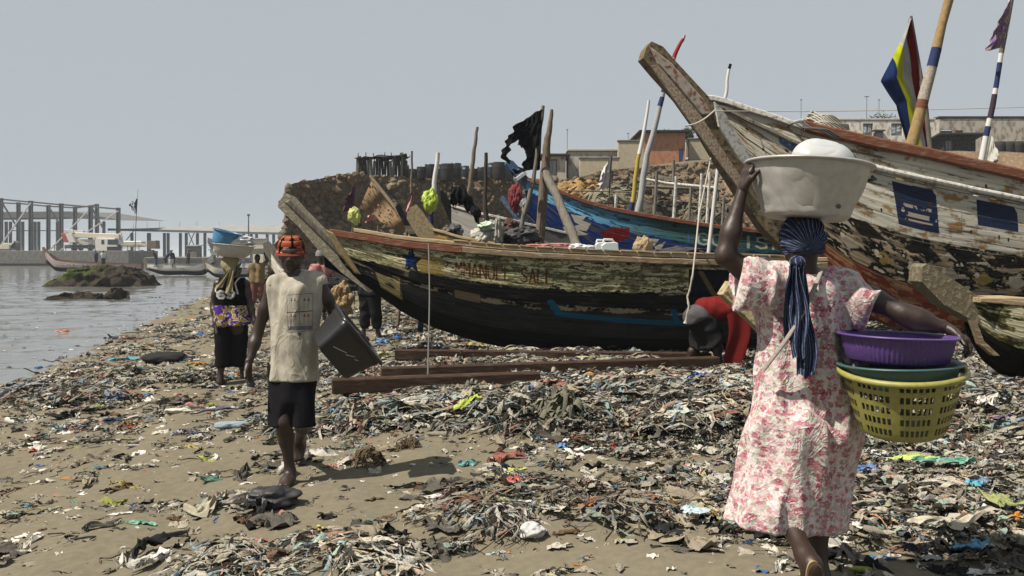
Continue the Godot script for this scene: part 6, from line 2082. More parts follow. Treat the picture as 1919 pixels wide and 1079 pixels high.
func walking_man() -> void:
	var gnd := ground(-1.57, -6.4)
	var gb := ground(-1.6, -6.95)
	var t := thing("person", "person in cream sleeveless shirt, black shorts and orange cap walking barefoot with a crate", "person", Vector3(-1.57, gnd, -6.5))
	var J := {head = Vector3(-1.566, 1.57, -6.48), sl = Vector3(-1.7, 1.38, -6.5), sr = Vector3(-1.377, 1.395, -6.5), hl = Vector3(-1.643, 0.863, -6.5), hr = Vector3(-1.476, 0.863, -6.5), el = Vector3(-1.816, 1.051, -6.52), wl = Vector3(-1.852, 0.827, -6.42), er = Vector3(-1.271, 1.178, -6.56), wr = Vector3(-1.143, 1.099, -6.4),
		kl = Vector3(-1.603, 0.425, -6.4), al = Vector3(-1.57, gnd + 0.085, -6.46), kr = Vector3(-1.461, 0.448, -6.42), ar = Vector3(-1.6, gb + 0.17, -6.86),
		fl = [Vector3(-1.57, gnd, -6.51), Vector3(-1.575, gnd, -6.26)], fr = [Vector3(-1.605, gb + 0.2, -6.95), Vector3(-1.6, gb + 0.005, -6.8)], back = Vector3(0, 0, -1)}
	var g := Geo.new()
	skin_over(g, frame_bones(J, 0.94, 0.7), 0.012, 65.0)
	head(g, Vector3(-1.566, 1.608, -6.48), Vector3(0.12, -0.12, 1), 0.007)
	hand(g, J.wl, Vector3(-1.846, 0.725, -6.4) - J.wl, Vector3(1, 0, 0.2), 0.4, Vector3(0, 0, 1), 0.004)
	hand(g, J.wr, Vector3(-1.054, 1.028, -6.36) - J.wr, Vector3(-0.3, -1, 0.1), 0.5, Vector3(0, 0, 1), 0.004)
	# toes
	for i in 5:
		var tx := -1.575 + (i - 2) * 0.017
		var tz = -6.275 + [0.0, 0.006, 0.002, -0.008, -0.02][i]
		skin_over(g, [[Vector3(tx, gnd + 0.017, tz - 0.03), Vector3(tx, gnd + 0.012, tz + 0.012), 0.011, 0.009 if i > 0 else 0.011]], 0.005, 200.0)
	part("body", g, M.skin, t)
	# shirt with its print
	var sp := Paint.new(320, 480, rough)
	sp.each(func(x: float, y: float):
		var s := rough.get_noise_2d(x * 1.2, y * 1.2)
		return Color(0.62, 0.6, 0.55).lerp(Color(0.52, 0.5, 0.45), clampf(s * 0.9 + 0.3, 0, 1)))
	# print box: four panels of small figures, a dark foot line and a little shield below
	var S := func(px: float, py: float) -> Vector2: return Vector2((px - 490.0) / 130.0 * 320.0, (py - 490.0) / 240.0 * 480.0)
	var ink := Color(0.3, 0.285, 0.27)
	var b0: Vector2 = S.call(541.0, 552.0)
	var b1: Vector2 = S.call(586.0, 619.0)
	for e in [[b0, Vector2(b1.x, b0.y - 6)], [Vector2(b1.x, b0.y - 6), b1], [b1, Vector2(b0.x + 6, b1.y + 4)], [Vector2(b0.x + 6, b1.y + 4), b0], [Vector2((b0.x + b1.x) * 0.5, b0.y - 3), Vector2((b0.x + b1.x) * 0.5 + 3, b1.y - 20)]]:
		sp.line(e[0], e[1], 0.9, ink, 0.1)
	var my := lerpf(b0.y, b1.y, 0.46)
	sp.line(Vector2(b0.x + 2, my + 3), Vector2(b1.x, my - 2), 1.6, Color(0.26, 0.15, 0.17), 0.1)
	sp.rect(b0.x + 7, b1.y - 18, b1.x - 2, b1.y - 3, Color(0.36, 0.35, 0.38), 0.12)
	for i in 4:
		var o := Vector2(lerpf(b0.x, b1.x, 0.27 + 0.5 * (i % 2)), lerpf(b0.y, b1.y, 0.12 + 0.44 * (i / 2)))
		for k in 2:
			var c := o + Vector2(k * 16 - 8, 0)
			sp.poly(PackedVector2Array([c + Vector2(-5, 6), c + Vector2(0, -8), c + Vector2(5, 6)]), ink if i < 3 else Color(0.46, 0.22, 0.22), 0.25)
			sp.rect(c.x - 4, c.y + 10, c.x + 5, c.y + 38, Color(0.55, 0.52, 0.47), 0.3)
	var sh: Vector2 = S.call(564.0, 625.0)
	sp.poly(PackedVector2Array([sh + Vector2(-9, -6), sh + Vector2(9, -6), sh + Vector2(6, 3), sh + Vector2(0, 10), sh + Vector2(-6, 3)]), ink, 0.1)
	var shirt := wrinkled(plain(Color.WHITE, 0.9), 0.4)
	shirt.albedo_texture = sp.texture()
	shirt.rim_enabled = true
	shirt.rim = 0.15
	g = Geo.new()
	skin_over(g, [[Vector3(-1.673, 1.345, -6.5), Vector3(-1.628, 0.985, -6.5), 0.07, 0.078], [Vector3(-1.408, 1.357, -6.5), Vector3(-1.472, 0.985, -6.5), 0.07, 0.078], [Vector3(-1.531, 1.336, -6.46), Vector3(-1.539, 0.951, -6.46), 0.094, 0.084], [Vector3(-1.548, 1.363, -6.53), Vector3(-1.555, 0.982, -6.53), 0.085, 0.075],
		[Vector3(-1.628, 0.985, -6.5), Vector3(-1.649, 0.608, -6.48), 0.078, 0.1], [Vector3(-1.472, 0.985, -6.5), Vector3(-1.452, 0.608, -6.48), 0.078, 0.098], [Vector3(-1.541, 0.95, -6.47), Vector3(-1.54, 0.65, -6.45), 0.085, 0.09],
		[Vector3(-1.609, 1.44, -6.5), Vector3(-1.692, 1.402, -6.5), 0.04, 0.052], [Vector3(-1.472, 1.448, -6.5), Vector3(-1.377, 1.418, -6.5), 0.04, 0.05]], 0.01, 60.0, [Plane(Vector3.DOWN, -0.711)], 0.018, Vector3(1.9, 0.36, 1.9))
	var lo := Vector3(-1.762, 0.654, -6.42)
	var hi := Vector3(-1.274, 1.555, -6.42)
	part("shirt", g, shirt, t, func(q: Vector3) -> Vector2: return Vector2((q.x - lo.x) / (hi.x - lo.x), 1.0 - (q.y - lo.y) / (hi.y - lo.y)))
	g = Geo.new()
	skin_over(g, [[Vector3(-1.651, 0.795, -6.5), Vector3(-1.623, 0.279, -6.42), 0.082, 0.084], [Vector3(-1.48, 0.795, -6.5), Vector3(-1.461, 0.279, -6.42), 0.082, 0.084], [Vector3(-1.556, 0.798, -6.47), Vector3(-1.551, 0.593, -6.45), 0.09, 0.085]], 0.012, 60.0, [Plane(Vector3.UP, 0.833), Plane(Vector3.DOWN, -0.396)], 0.016, Vector3(1.3, 0.6, 1.3))
	part("shorts", g, mottled(lin(0.014, 0.013, 0.016), lin(0.009, 0.009, 0.011), 0.2, 0.9, 0.1), t)
	# patterned cap: panels of orange with black double arrows
	var cp := Paint.new(256, 128, rough)
	cp.each(func(x: float, y: float):
		if y < 22.0: return Color(0.12, 0.1, 0.1)
		var c := Color(0.5, 0.27, 0.2) if y < 75.0 else Color(0.45, 0.22, 0.17)
		if absf(fposmod(y - 22.0, 26.0) - 13.0) < 2.0: c = Color(0.7, 0.5, 0.4)
		return c.lerp(Color(0.4, 0.14, 0.1), clampf(rough.get_noise_2d(x * 3.0, y * 3.0), 0, 1) * 0.6))
	for i in 6:
		var cx := 21.0 + i * 42.6
		cp.rect(cx - 4, 20, cx + 4, 120, Color(0.05, 0.045, 0.045))
		cp.poly(PackedVector2Array([Vector2(cx - 13, 56), Vector2(cx, 34), Vector2(cx + 13, 56)]), Color(0.05, 0.045, 0.045))
		cp.poly(PackedVector2Array([Vector2(cx - 13, 86), Vector2(cx, 112), Vector2(cx + 13, 86)]), Color(0.05, 0.045, 0.045))
	var cap_m := plain(Color.WHITE, 0.85)
	cap_m.albedo_texture = cp.texture()
	g = Geo.new()
	var ch := Transform3D(Basis.from_euler(Vector3(0.16, 0.12, 0)), Vector3(-1.566, 1.627, -6.48))
	g.grid(48, 20, func(u: float, v: float):
		var th := TAU * u + 0.25
		var q := Vector2.ZERO
		if v < 0.72:
			var a := (1.0 - v / 0.72) * PI * 0.5
			q = Vector2(cos(a) * 0.094, sin(a) * 0.09 + 0.035)
		else:
			var w := (v - 0.72) / 0.28
			q = Vector2(0.094 + 0.02 * w * w, 0.035 - 0.05 * w)
		return ch * Vector3(cos(th) * q.x, q.y, -sin(th) * q.x * 1.08))
	part("cap", g, cap_m, t)

	# ---- black crate under his arm
	var c := thing("crate", "black plastic crate carried tilted under the arm of the person in cream shirt", "crate", Vector3(-1.178, 0.776, -6.35))
	var cy := Vector3(0.78, 0.6, -0.12).normalized()
	var cz := Vector3(0.42, -0.3, 0.85)
	cz = (cz - cy * cz.dot(cy)).normalized()
	var bx := Transform3D(Basis(cy.cross(cz), cy, cz), Vector3(-1.165, 0.972, -6.32))
	var L := 0.21
	var Wd := 0.15
	var Hh := 0.13
	var k := 0.82
	var rr := func(th: float, y: float, out: float) -> Vector3:      # rounded rectangle, narrower below
		var f := lerpf(k, 1.0, (y + Hh) / (Hh * 2.0))
		var cs := cos(th)
		var n := sin(th)
		return Vector3(signf(cs) * pow(absf(cs), 0.28) * (L * f + out), y, -signf(n) * pow(absf(n), 0.28) * (Wd * f + out))
	g = Geo.new()
	var lev := [[-Hh + 0.006, -0.09], [-Hh, -0.03], [-Hh + 0.004, -0.008], [-Hh + 0.02, 0.0], [-Hh * 0.1, 0.0], [-Hh * 0.02, 0.004], [Hh * 0.55, 0.004], [Hh * 0.62, 0.009], [Hh * 0.9, 0.009], [Hh, 0.0], [Hh * 0.9, -0.006], [-Hh + 0.012, -0.006], [-Hh + 0.01, -0.09]]
	g.grid(96, lev.size() - 1, func(u: float, v: float):
		var e: Array = lev[roundi(v * (lev.size() - 1))]
		return bx * (rr.call(u * TAU + 0.03, e[0], e[1]) as Vector3))
	part("tub", g, M.black_plastic, c)
	g = Geo.new()
	g.box(Vector3(L * k * 1.7, 0.006, Wd * k * 1.7), bx * xf(Vector3(0, -Hh + 0.009, 0)), 0.002)
	part("bottom", g, M.black_plastic, c)
	g = Geo.new()
	var ring := []
	for i in 97:
		ring.append(bx * (rr.call(i / 96.0 * TAU + 0.03, Hh, 0.016) as Vector3))
	g.tube(ring, range(97).map(func(_i): return 0.013), 8, false)
	part("rim", g, M.black_plastic, c)
	for e in [[0.5, 0.035], [-0.35, 0.05], [0.1, 0.03]]:      # pale scuffs moulded slots
		g = Geo.new()
		var a: Vector3 = Vector3(L * 0.9 * e[0], e[0] * 0.06, Wd * 0.93 + 0.002)
		beam_between(g, bx * (a - Vector3(e[1], 0.02, 0)), bx * (a + Vector3(e[1], 0.02, 0)), 0.004, 0.003, bx.basis.z)
		part("scuff", g, M.pale_steel, c)

func far_carrier() -> void:
	var p0 := Vector2(-3.62, -11.5)
	var gnd := ground(p0.x, p0.y)
	var t := thing("person", "person in black vest, patterned wrap and black trousers carrying a basin away along the shore", "person", Vector3(p0.x, gnd, p0.y))
	var J := {head = Vector3(-3.545, 1.432, -11.5), sl = Vector3(-3.7, 1.237, -11.5), sr = Vector3(-3.357, 1.237, -11.5), hl = Vector3(-3.626, 0.699, -11.5), hr = Vector3(-3.451, 0.699, -11.5), el = Vector3(-3.761, 0.982, -11.5), wl = Vector3(-3.701, 0.76, -11.4), er = Vector3(-3.303, 0.995, -11.5), wr = Vector3(-3.229, 0.77, -11.45),
		kl = Vector3(-3.64, 0.35, -11.5), al = Vector3(-3.66, gnd + 0.08, -11.45), kr = Vector3(-3.468, 0.353, -11.6), ar = Vector3(-3.47, gnd + 0.1, -11.8),
		fl = [Vector3(-3.66, gnd, -11.4), Vector3(-3.666, gnd, -11.64)], fr = [Vector3(-3.47, gnd + 0.03, -11.76), Vector3(-3.47, gnd, -12.0)], back = Vector3(0, 0, 1)}
	var g := Geo.new()
	var b := frame_bones(J, 0.97)
	for s in ["l", "r"]:
		b.append([J["w" + s], J["w" + s] + (J["w" + s] - J["e" + s]).normalized() * 0.15, 0.028, 0.02])
	skin_over(g, b, 0.015, 60.0)
	head(g, Vector3(-3.545, 1.439, -11.5), Vector3(0.1, 0, -1), 0.01)
	part("body", g, M.skin, t)
	# vest and wrap with their prints
	var vp := Paint.new(192, 288, rough)
	var px := func(x: float, y: float) -> Vector2: return Vector2((x - 390.0) / 90.0 * 192.0, (y - 515.0) / 110.0 * 288.0)
	vp.each(func(x: float, y: float):
		var yy: float = 515.0 + y / 288.0 * 110.0
		var s := rough.get_noise_2d(x * 2.4, y * 2.4)
		if yy < 572.0: return Color(0.055, 0.06, 0.055)
		var c := Color(0.62, 0.57, 0.52)
		if s > 0.14: c = Color(0.26, 0.17, 0.42)
		elif s < -0.2: c = Color(0.5, 0.42, 0.16)
		elif noise.get_noise_2d(x * 3.0 + 40.0, y * 3.0) > 0.3: c = Color(0.12, 0.11, 0.13)
		return c)
	vp.line(px.call(404.0, 524.0), px.call(403.0, 545.0), 3.4, Color(0.72, 0.71, 0.7))
	vp.line(px.call(403.0, 545.0), px.call(410.0, 552.0), 3.0, Color(0.72, 0.71, 0.7))
	vp.line(px.call(448.0, 518.0), px.call(441.0, 530.0), 3.4, Color(0.72, 0.71, 0.7))
	vp.line(px.call(441.0, 530.0), px.call(446.0, 550.0), 3.4, Color(0.72, 0.71, 0.7))
	vp.text("69", px.call(407.0, 545.0), 40, 34, 6.0, Color(0.7, 0.69, 0.68))
	vp.poly(PackedVector2Array([px.call(402.0, 576.0), px.call(414.0, 570.0), px.call(418.0, 584.0), px.call(404.0, 590.0)]), Color(0.24, 0.13, 0.46))
	var vm := plain(Color.WHITE, 0.9)
	vm.albedo_texture = vp.texture()
	g = Geo.new()
	skin_over(g, [[Vector3(-3.619, 1.183, -11.5), Vector3(-3.626, 0.968, -11.5), 0.112, 0.105], [Vector3(-3.445, 1.183, -11.5), Vector3(-3.445, 0.968, -11.5), 0.112, 0.105], [Vector3(-3.626, 0.968, -11.5), Vector3(-3.633, 0.753, -11.5), 0.11, 0.14], [Vector3(-3.445, 0.968, -11.5), Vector3(-3.431, 0.726, -11.5), 0.11, 0.14],
		[Vector3(-3.579, 1.271, -11.5), Vector3(-3.673, 1.257, -11.5), 0.06, 0.062, true], [Vector3(-3.485, 1.271, -11.5), Vector3(-3.391, 1.257, -11.5), 0.06, 0.062, true]], 0.014, 60.0, [Plane(Vector3.UP, 1.318), Plane(Vector3(0.1, -1, 0).normalized(), Vector3(0.1, -1, 0).normalized().dot(Vector3(-3.545, 0.706, -11.5)))], 0.02)
	var va := Vector3(-3.794, 0.621, -11.4)
	var vb := Vector3(-3.195, 1.353, -11.4)
	part("vest_and_wrap", g, vm, t, func(q: Vector3) -> Vector2: return Vector2((q.x - va.x) / (vb.x - va.x), 1.0 - (q.y - va.y) / (vb.y - va.y)))
	g = Geo.new()
	skin_over(g, [[Vector3(-3.626, 0.78, -11.5), Vector3(-3.653, -0.027, -11.5), 0.112, 0.074], [Vector3(-3.453, 0.776, -11.55), Vector3(-3.454, -0.007, -11.6), 0.112, 0.074]], 0.015, 80.0, [Plane(Vector3.DOWN, -0.189)], 0.015)
	part("trousers", g, mottled(lin(0.012, 0.012, 0.013), lin(0.008, 0.008, 0.009), 0.2, 0.9, 0.0), t)
	var sm := mottled(lin(0.22, 0.18, 0.1), lin(0.12, 0.12, 0.08), 0.12, 0.9, 0.0, Vector3.ONE, lin(0.36, 0.27, 0.13))
	g = Geo.new()
	skin_over(g, [[Vector3(-3.552, 1.506, -11.5), Vector3(-3.539, 1.533, -11.5), 0.105, 0.1], [Vector3(-3.54, 1.453, -11.44), Vector3(-3.521, 1.42, -11.42), 0.07, 0.05]], 0.012, 90.0, [Plane(Vector3(0, -0.8, -0.5).normalized(), Vector3(0, -0.8, -0.5).normalized().dot(Vector3(-3.561, 1.411, -11.55)))], 0.015)
	var sc := part("headscarf", g, sm, t)
	for k in [[428, 505, 410, 540], [434, 506, 430, 548]]:
		g = Geo.new()
		var a := Vector3(across_at(k[0], 11.36), up_at(k[1], 11.36), -11.38)
		var e := Vector3(across_at(k[2], 11.36), up_at(k[3], 11.36), -11.33)
		g.grid(6, 16, func(u: float, v: float): return a.lerp(e, v) + Vector3((u - 0.5) * (0.04 + 0.06 * v), 0.02 * (u - 0.5), 0.012 * sin(u * 8.0 + v * 5.0)))
		part("tail", g, sm, sc)
	# loads
	var bo := Vector3(-3.519, 1.573, -11.5)
	var bs := thing("basin", "wide pale enamel basin on the head of the person in black vest", "basin", bo)
	g = Geo.new()
	g.lathe([Vector2(0.001, 0), Vector2(0.14, 0), Vector2(0.19, 0.03), Vector2(0.235, 0.09), Vector2(0.252, 0.15), Vector2(0.268, 0.155), Vector2(0.268, 0.162), Vector2(0.248, 0.16), Vector2(0.18, 0.035), Vector2(0.13, 0.006), Vector2(0.001, 0.006)], 44, Transform3D(Basis.from_euler(Vector3(0, 0, -0.09)), bo))
	part("shell", g, mottled(lin(0.42, 0.4, 0.36), lin(0.34, 0.32, 0.29), 0.3, 0.4, 0.0), bs)
	bowl("bowl", "blue plastic bowl tipped on its side in the pale enamel basin", "bowl", Transform3D(Basis.from_euler(Vector3(0, 0, -0.25)), Vector3(-3.613, 1.734, -11.46)), 0.15, 0.17, 0.17, mottled(lin(0.05, 0.17, 0.32), lin(0.04, 0.13, 0.26), 0.3, 0.35, 0.0), 0)
	g = Geo.new()
	var bc := Vector3(-3.451, 1.775, -11.5)
	g.grid(36, 22, func(u: float, v: float):
		var th := TAU * u
		var ph := PI * (v - 0.5)
		var d := Vector3(cos(th) * cos(ph), sin(ph), -sin(th) * cos(ph))
		return bc + d * Vector3(0.2, 0.07, 0.14) * (1.0 + 0.5 * rough.get_noise_3dv(d * 150.0)))
	single("plastic_bag", g, M.white_plastic, "crumpled white plastic bag lying in the pale enamel basin", "plastic bag", bc - Vector3(0, 0.05, 0))
	g = Geo.new()
	var fc := Vector3(-3.758, 1.754, -11.45)
	g.grid(14, 18, func(u: float, v: float): return fc + Vector3((u - 0.5) * 0.1 + 0.05 * v - 0.02, -v * 0.16 + 0.07 - 0.06 * u * u, 0.03 * sin(u * 7.0 + v * 4.0)))
	single("plastic_bag", g, M.white_plastic, "white plastic film hanging over the blue bowl's edge", "plastic bag", fc)

func bending_person() -> void:
	var gnd := ground(2.6, -12.1)
	var t := thing("person", "person in red top and dark skirt bending down beside the star canoe", "person", Vector3(2.6, gnd, -12.1))
	var J := {head = Vector3(3.146, 0.716, -12), sl = Vector3(2.995, 0.949, -12.1), sr = Vector3(2.959, 0.891, -11.9), hl = Vector3(2.513, 0.801, -12.2), hr = Vector3(2.5, 0.8, -12), el = Vector3(3.044, 0.582, -12.1), wl = Vector3(2.961, 0.304, -12.05), er = Vector3(3.008, 0.543, -11.9), wr = Vector3(2.98, 0.279, -11.9),
		kl = Vector3(2.456, 0.374, -12.2), al = Vector3(2.357, gnd + 0.08, -12.2), kr = Vector3(2.711, 0.394, -12), ar = Vector3(2.718, gnd + 0.08, -12.0),
		fl = [Vector3(2.314, gnd, -12.2), Vector3(2.542, gnd, -12.15)], fr = [Vector3(2.676, gnd, -12.0), Vector3(2.907, gnd, -11.95)], back = Vector3(-1, 0, 0)}
	var g := Geo.new()
	var b := frame_bones(J, 0.98)
	for s in ["l", "r"]:
		b.append([J["w" + s], J["w" + s] + (J["w" + s] - J["e" + s]).normalized() * 0.14, 0.026, 0.02])
	skin_over(g, b, 0.015, 60.0)
	head(g, Vector3(3.174, 0.702, -12), Vector3(0.6, -0.8, 0), 0.01, Vector3(0.8, 0.6, 0))
	part("body", g, M.skin, t)
	var red := mottled(lin(0.15, 0.016, 0.015), lin(0.09, 0.011, 0.011), 0.2, 0.9, 0.1)
	g = Geo.new()
	skin_over(g, [[Vector3(2.585, 0.901, -12.2), Vector3(2.986, 0.904, -12.15), 0.136, 0.12], [Vector3(2.556, 0.899, -12), Vector3(2.925, 0.884, -11.9), 0.136, 0.12], [Vector3(2.965, 0.902, -11.95), Vector3(2.999, 0.722, -11.92), 0.066, 0.062, true], [Vector3(3.002, 0.921, -12.1), Vector3(3.044, 0.737, -12.1), 0.066, 0.062, true]], 0.013, 55.0, [], 0.028)
	part("top", g, red, t)
	g = Geo.new()
	g.grid(18, 26, func(u: float, v: float):
		var a := Vector3(2.766, 0.83, -11.76).lerp(Vector3(3.047, 0.843, -11.78), u)
		return a + Vector3(0.03 * sin(v * 5.0) - 0.02 * v, -v * 0.66 + 0.03 * sin(u * 6.0), 0.014 * sin(u * 7.0 + v * 2.0)))
	g.grid(18, 26, func(u: float, v: float):
		var a := Vector3(3.064, 0.821, -11.9).lerp(Vector3(2.827, 0.807, -11.9), u)
		return a + Vector3(0.03 * sin(v * 5.0) - 0.02 * v, -v * 0.62 + 0.03 * sin(u * 6.0), 0.035 * sin(u * 9.0 + v * 2.0)))
	part("hanging_cloth", g, red, t)
	g = Geo.new()
	skin_over(g, [[Vector3(2.435, 0.787, -12.2), Vector3(2.513, 0.83, -12.2), 0.14, 0.13], [Vector3(2.409, 0.786, -12), Vector3(2.482, 0.83, -11.98), 0.14, 0.13]], 0.013, 55.0, [Plane(Vector3(0.35, -1, 0).normalized(), Vector3(0.35, -1, 0).normalized().dot(Vector3(2.528, 0.758, -12)))], 0.02)
	part("waist_cloth", g, mottled(lin(0.09, 0.085, 0.088), lin(0.055, 0.052, 0.055), 0.2, 0.9, 0.1), t)
	g = Geo.new()
	skin_over(g, [[Vector3(2.521, 0.759, -12.2), Vector3(2.513, 0.388, -12.2), 0.14, 0.13, true], [Vector3(2.542, 0.772, -12), Vector3(2.683, 0.436, -12), 0.14, 0.13, true], [Vector3(2.535, 0.751, -12.1), Vector3(2.592, 0.398, -12.1), 0.13, 0.14, true]], 0.013, 55.0, [], 0.025)
	part("skirt", g, mottled(lin(0.02, 0.019, 0.02), lin(0.013, 0.012, 0.013), 0.2, 0.9, 0.1), t)

# ---------------------------------------------------------------- poles, flags, beams, ropes and loose gear
func pole(called: String, label: String, pts: Array, radii: Array, m: Material, bands: Array = [], group := "", foot := 0.05) -> Node3D:
	var t := thing(called, label, "pole", pts[0], group)
	var g := Geo.new()
	var q := []
	var r := []
	for i in pts.size() - 1:
		for k in 6:
			var a := k / 6.0
			q.append((pts[i] as Vector3).lerp(pts[i + 1], a) + Vector3(noise.get_noise_1d(i * 40.0 + k * 9.0 + pts[0].x * 50.0), 0, 0) * 0.03)
			r.append(lerpf(radii[i], radii[i + 1], a) * (1.0 + 0.1 * noise.get_noise_1d(k * 60.0 + pts[0].x * 99.0)))
	q.append(pts[-1])
	r.append(radii[-1])
	# the foot of the pole stands on the ground or in the hull below
	var dn: Vector3 = (pts[0] - pts[1]).normalized()
	if dn.y < -0.3 and pts[0].y > 0.3:
		var ft: Vector3 = pts[0] + dn * ((pts[0].y - foot) / -dn.y)
		g.tube([ft] + q, [r[0]] + r, 9)
	else:
		g.tube(q, r, 9)
	part("shaft", g, m, t)
	for b in bands:       # painted or wrapped bands: [from, to, material] along the whole length
		g = Geo.new()
		var u := []
		var w := []
		for k in 7:
			var f: float = lerpf(b[0], b[1], k / 6.0) * (q.size() - 1)
			var i := mini(int(f), q.size() - 2)
			u.append((q[i] as Vector3).lerp(q[i + 1], f - i))
			w.append(lerpf(r[i], r[i + 1], f - i) + 0.003)
		g.tube(u, w, 9)
		part("painted_band", g, b[2], t)
	return t
func cloth(parent: Node3D, called: String, corners: Array, n: int, m: Material, wave := 0.06, hole = null, sag := 0.0) -> void:
	# corners: top of hoist, bottom of hoist, bottom of fly, top of fly
	var g := Geo.new()
	g.grid(n, n, func(u: float, v: float):
		var a: Vector3 = (corners[0] as Vector3).lerp(corners[1], v)
		var b: Vector3 = (corners[3] as Vector3).lerp(corners[2], v)
		var p := a.lerp(b, u)
		var nz := noise.get_noise_2d(u * 130.0 + corners[0].x * 70.0, v * 90.0)
		return p + Vector3(nz * wave * 0.5 * u, -sag * u * u + rough.get_noise_2d(u * 200.0, v * 200.0) * wave * 0.3 * u, wave * u * (sin(u * 7.0 + v * 4.0) + nz * 1.5)), hole)
	part(called, g, m, parent)

func build_gear() -> void:
	# ---- three squared beams on the ground under the star canoe
	for k in [["long squared timber beam, nearest of three lying before the star canoe", [Vector3(-1.973, 0.069, -10), Vector3(0.307, 0.117, -10.4)], 0.19, 0.16], ["squared timber beam in the middle of three before the star canoe", [Vector3(-1.55, 0.085, -10.8), Vector3(2.636, 0.137, -11.7)], 0.17, 0.14], ["dark squared timber beam closest to the star canoe's keel", [Vector3(-1.527, 0.098, -11.9), Vector3(2.663, 0.09, -12.3)], 0.16, 0.13]]:
		var a: Vector3 = k[1][0]
		var b: Vector3 = k[1][1]
		var g := Geo.new()
		a.y = ground(a.x, a.z) + 0.15
		b.y = ground(b.x, b.z) + 0.1
		beam_between(g, a, b, k[2], k[3])
		single("timber_beam", g, M.beam_wood, k[0], "beam", (a + b) * 0.5 - Vector3(0, 0.08, 0), "")
	# ---- mooring ropes
	var g := Geo.new()
	var q := []
	for i in 24:
		var v := i / 23.0
		q.append(Vector3(-1.18, 1.766, -12.9).lerp(Vector3(-0.918, 0.03, -10.1), v) + Vector3(0.012 * sin(v * 5.0), -0.05 * sin(v * PI), 0))
	g.tube(q, range(24).map(func(_i): return 0.0095), 6)
	var r := single("rope", g, M.dark_rope, "taut grey rope from the star canoe's rail down to the nearest beam", "rope", q[-1])
	g = Geo.new()
	q = []
	for w in [Vector3(3.396, 3.259, -15.6), Vector3(2.95, 2.256, -14.4), Vector3(2.449, 1.657, -12.2), Vector3(2.374, 1.341, -12), Vector3(2.332, 1.13, -12), Vector3(2.304, 1.053, -12), Vector3(2.315, 0.923, -11.95), Vector3(2.266, 0.706, -11.95)]:
		q.append(w)
	var qs := []
	var rs := []
	for i in q.size() - 1:
		for k in 5:
			qs.append(q[i].lerp(q[i + 1], k / 5.0))
			rs.append(0.012 + (0.005 if (i * 5 + k) % 4 == 0 and i > 2 else 0.0))
	qs.append(q[-1])
	rs.append(0.03)
	g.tube(qs, rs, 6)
	single("rope", g, M.rope, "thin knotted pale rope hanging from the big white canoe's bow", "rope", qs[-1])
	g = Geo.new()
	g.tube([Vector3(3.425, 4.03, -15.4), Vector3(5.37, 4.273, -17), Vector3(8.445, 4.62, -19), Vector3(11.695, 4.85, -20)], [0.008, 0.008, 0.008, 0.008], 5)
	single("line", g, M.rope, "thin pale line strung level above the big white canoe", "line", Vector3(8.445, 4.62, -19))
	# ---- striped flag poles on the big canoe
	var navy := plain(lin(0.025, 0.035, 0.09), 0.7)
	var white := plain(lin(0.48, 0.47, 0.45), 0.7)
	var bamboo := mottled(lin(0.3, 0.21, 0.1), lin(0.2, 0.14, 0.075), 0.5, 0.7, 0.2, Vector3(1, 0.6, 1))
	pole("bamboo_pole", "thick leaning bamboo pole with blue band and lashing on the big white canoe", [Vector3(7.011, 3.285, -16.2), Vector3(7.087, 3.569, -16.2), Vector3(7.75, 6.126, -16.2), Vector3(7.958, 6.978, -16.2)], [0.1, 0.1, 0.075, 0.07], bamboo, [[0.512, 0.555, navy], [0.435, 0.511, mottled(lin(0.38, 0.34, 0.28), lin(0.2, 0.15, 0.1), 0.3)], [0.415, 0.434, M.red_wood]], "", 2.7)
	var fl := thing("flag", "long red, white, yellow and blue flag on a pole behind the bamboo", "flag", Vector3(7.572, 3.327, -16.6))
	g = Geo.new()
	g.tube([Vector3(7.611, 3.327, -16.6), Vector3(7.524, 4.297, -16.6), Vector3(7.252, 5.946, -16.6)], [0.05, 0.04, 0.025], 8)
	part("pole", g, M.grey_wood, fl)
	var fp := Paint.new(128, 256, rough)
	fp.each(func(x: float, y: float):
		var c := Color(0.1, 0.15, 0.29)
		if x < 24.0: c = Color(0.36, 0.09, 0.08)
		elif x < 54.0: c = Color(0.55, 0.55, 0.54)
		elif x < 84.0: c = Color(0.55, 0.57, 0.1)
		return c * (1.0 + rough.get_noise_2d(x * 4.0, y * 2.0) * 0.15))
	var fm := plain(Color.WHITE, 0.85)
	fm.albedo_texture = fp.texture()
	fm.backlight_enabled = true
	fm.backlight = Color(0.25, 0.25, 0.25)
	g = Geo.new()
	g.grid(28, 60, func(u: float, v: float):
		var hoist := Vector3(7.242, 5.927, -16.6).lerp(Vector3(7.631, 3.327, -16.6), v)
		# free edge: comes to a point above, swings out in the middle and back to the pole below
		var fly: Vector3
		if v < 0.38:
			fly = Vector3(7.201, 5.875, -16.55).lerp(Vector3(6.657, 4.744, -16.4), v / 0.38)
		elif v < 0.55:
			fly = Vector3(6.657, 4.744, -16.4).lerp(Vector3(6.966, 4.311, -16.45), (v - 0.38) / 0.17)
		else:
			fly = Vector3(6.966, 4.311, -16.45).lerp(Vector3(7.112, 3.317, -16.5), (v - 0.55) / 0.45)
		var p := hoist.lerp(fly, u)
		return p + Vector3(0.02 * sin(v * 9.0), 0, 0.07 * sin(u * 9.0 + v * 5.0) * (0.3 + u)))
	for i in g.uv.size():          # the stripes fan out from the peak
		g.uv[i].x *= clampf(g.uv[i].y / 0.36, 0.3, 1.0)
	part("cloth", g, fm, fl)
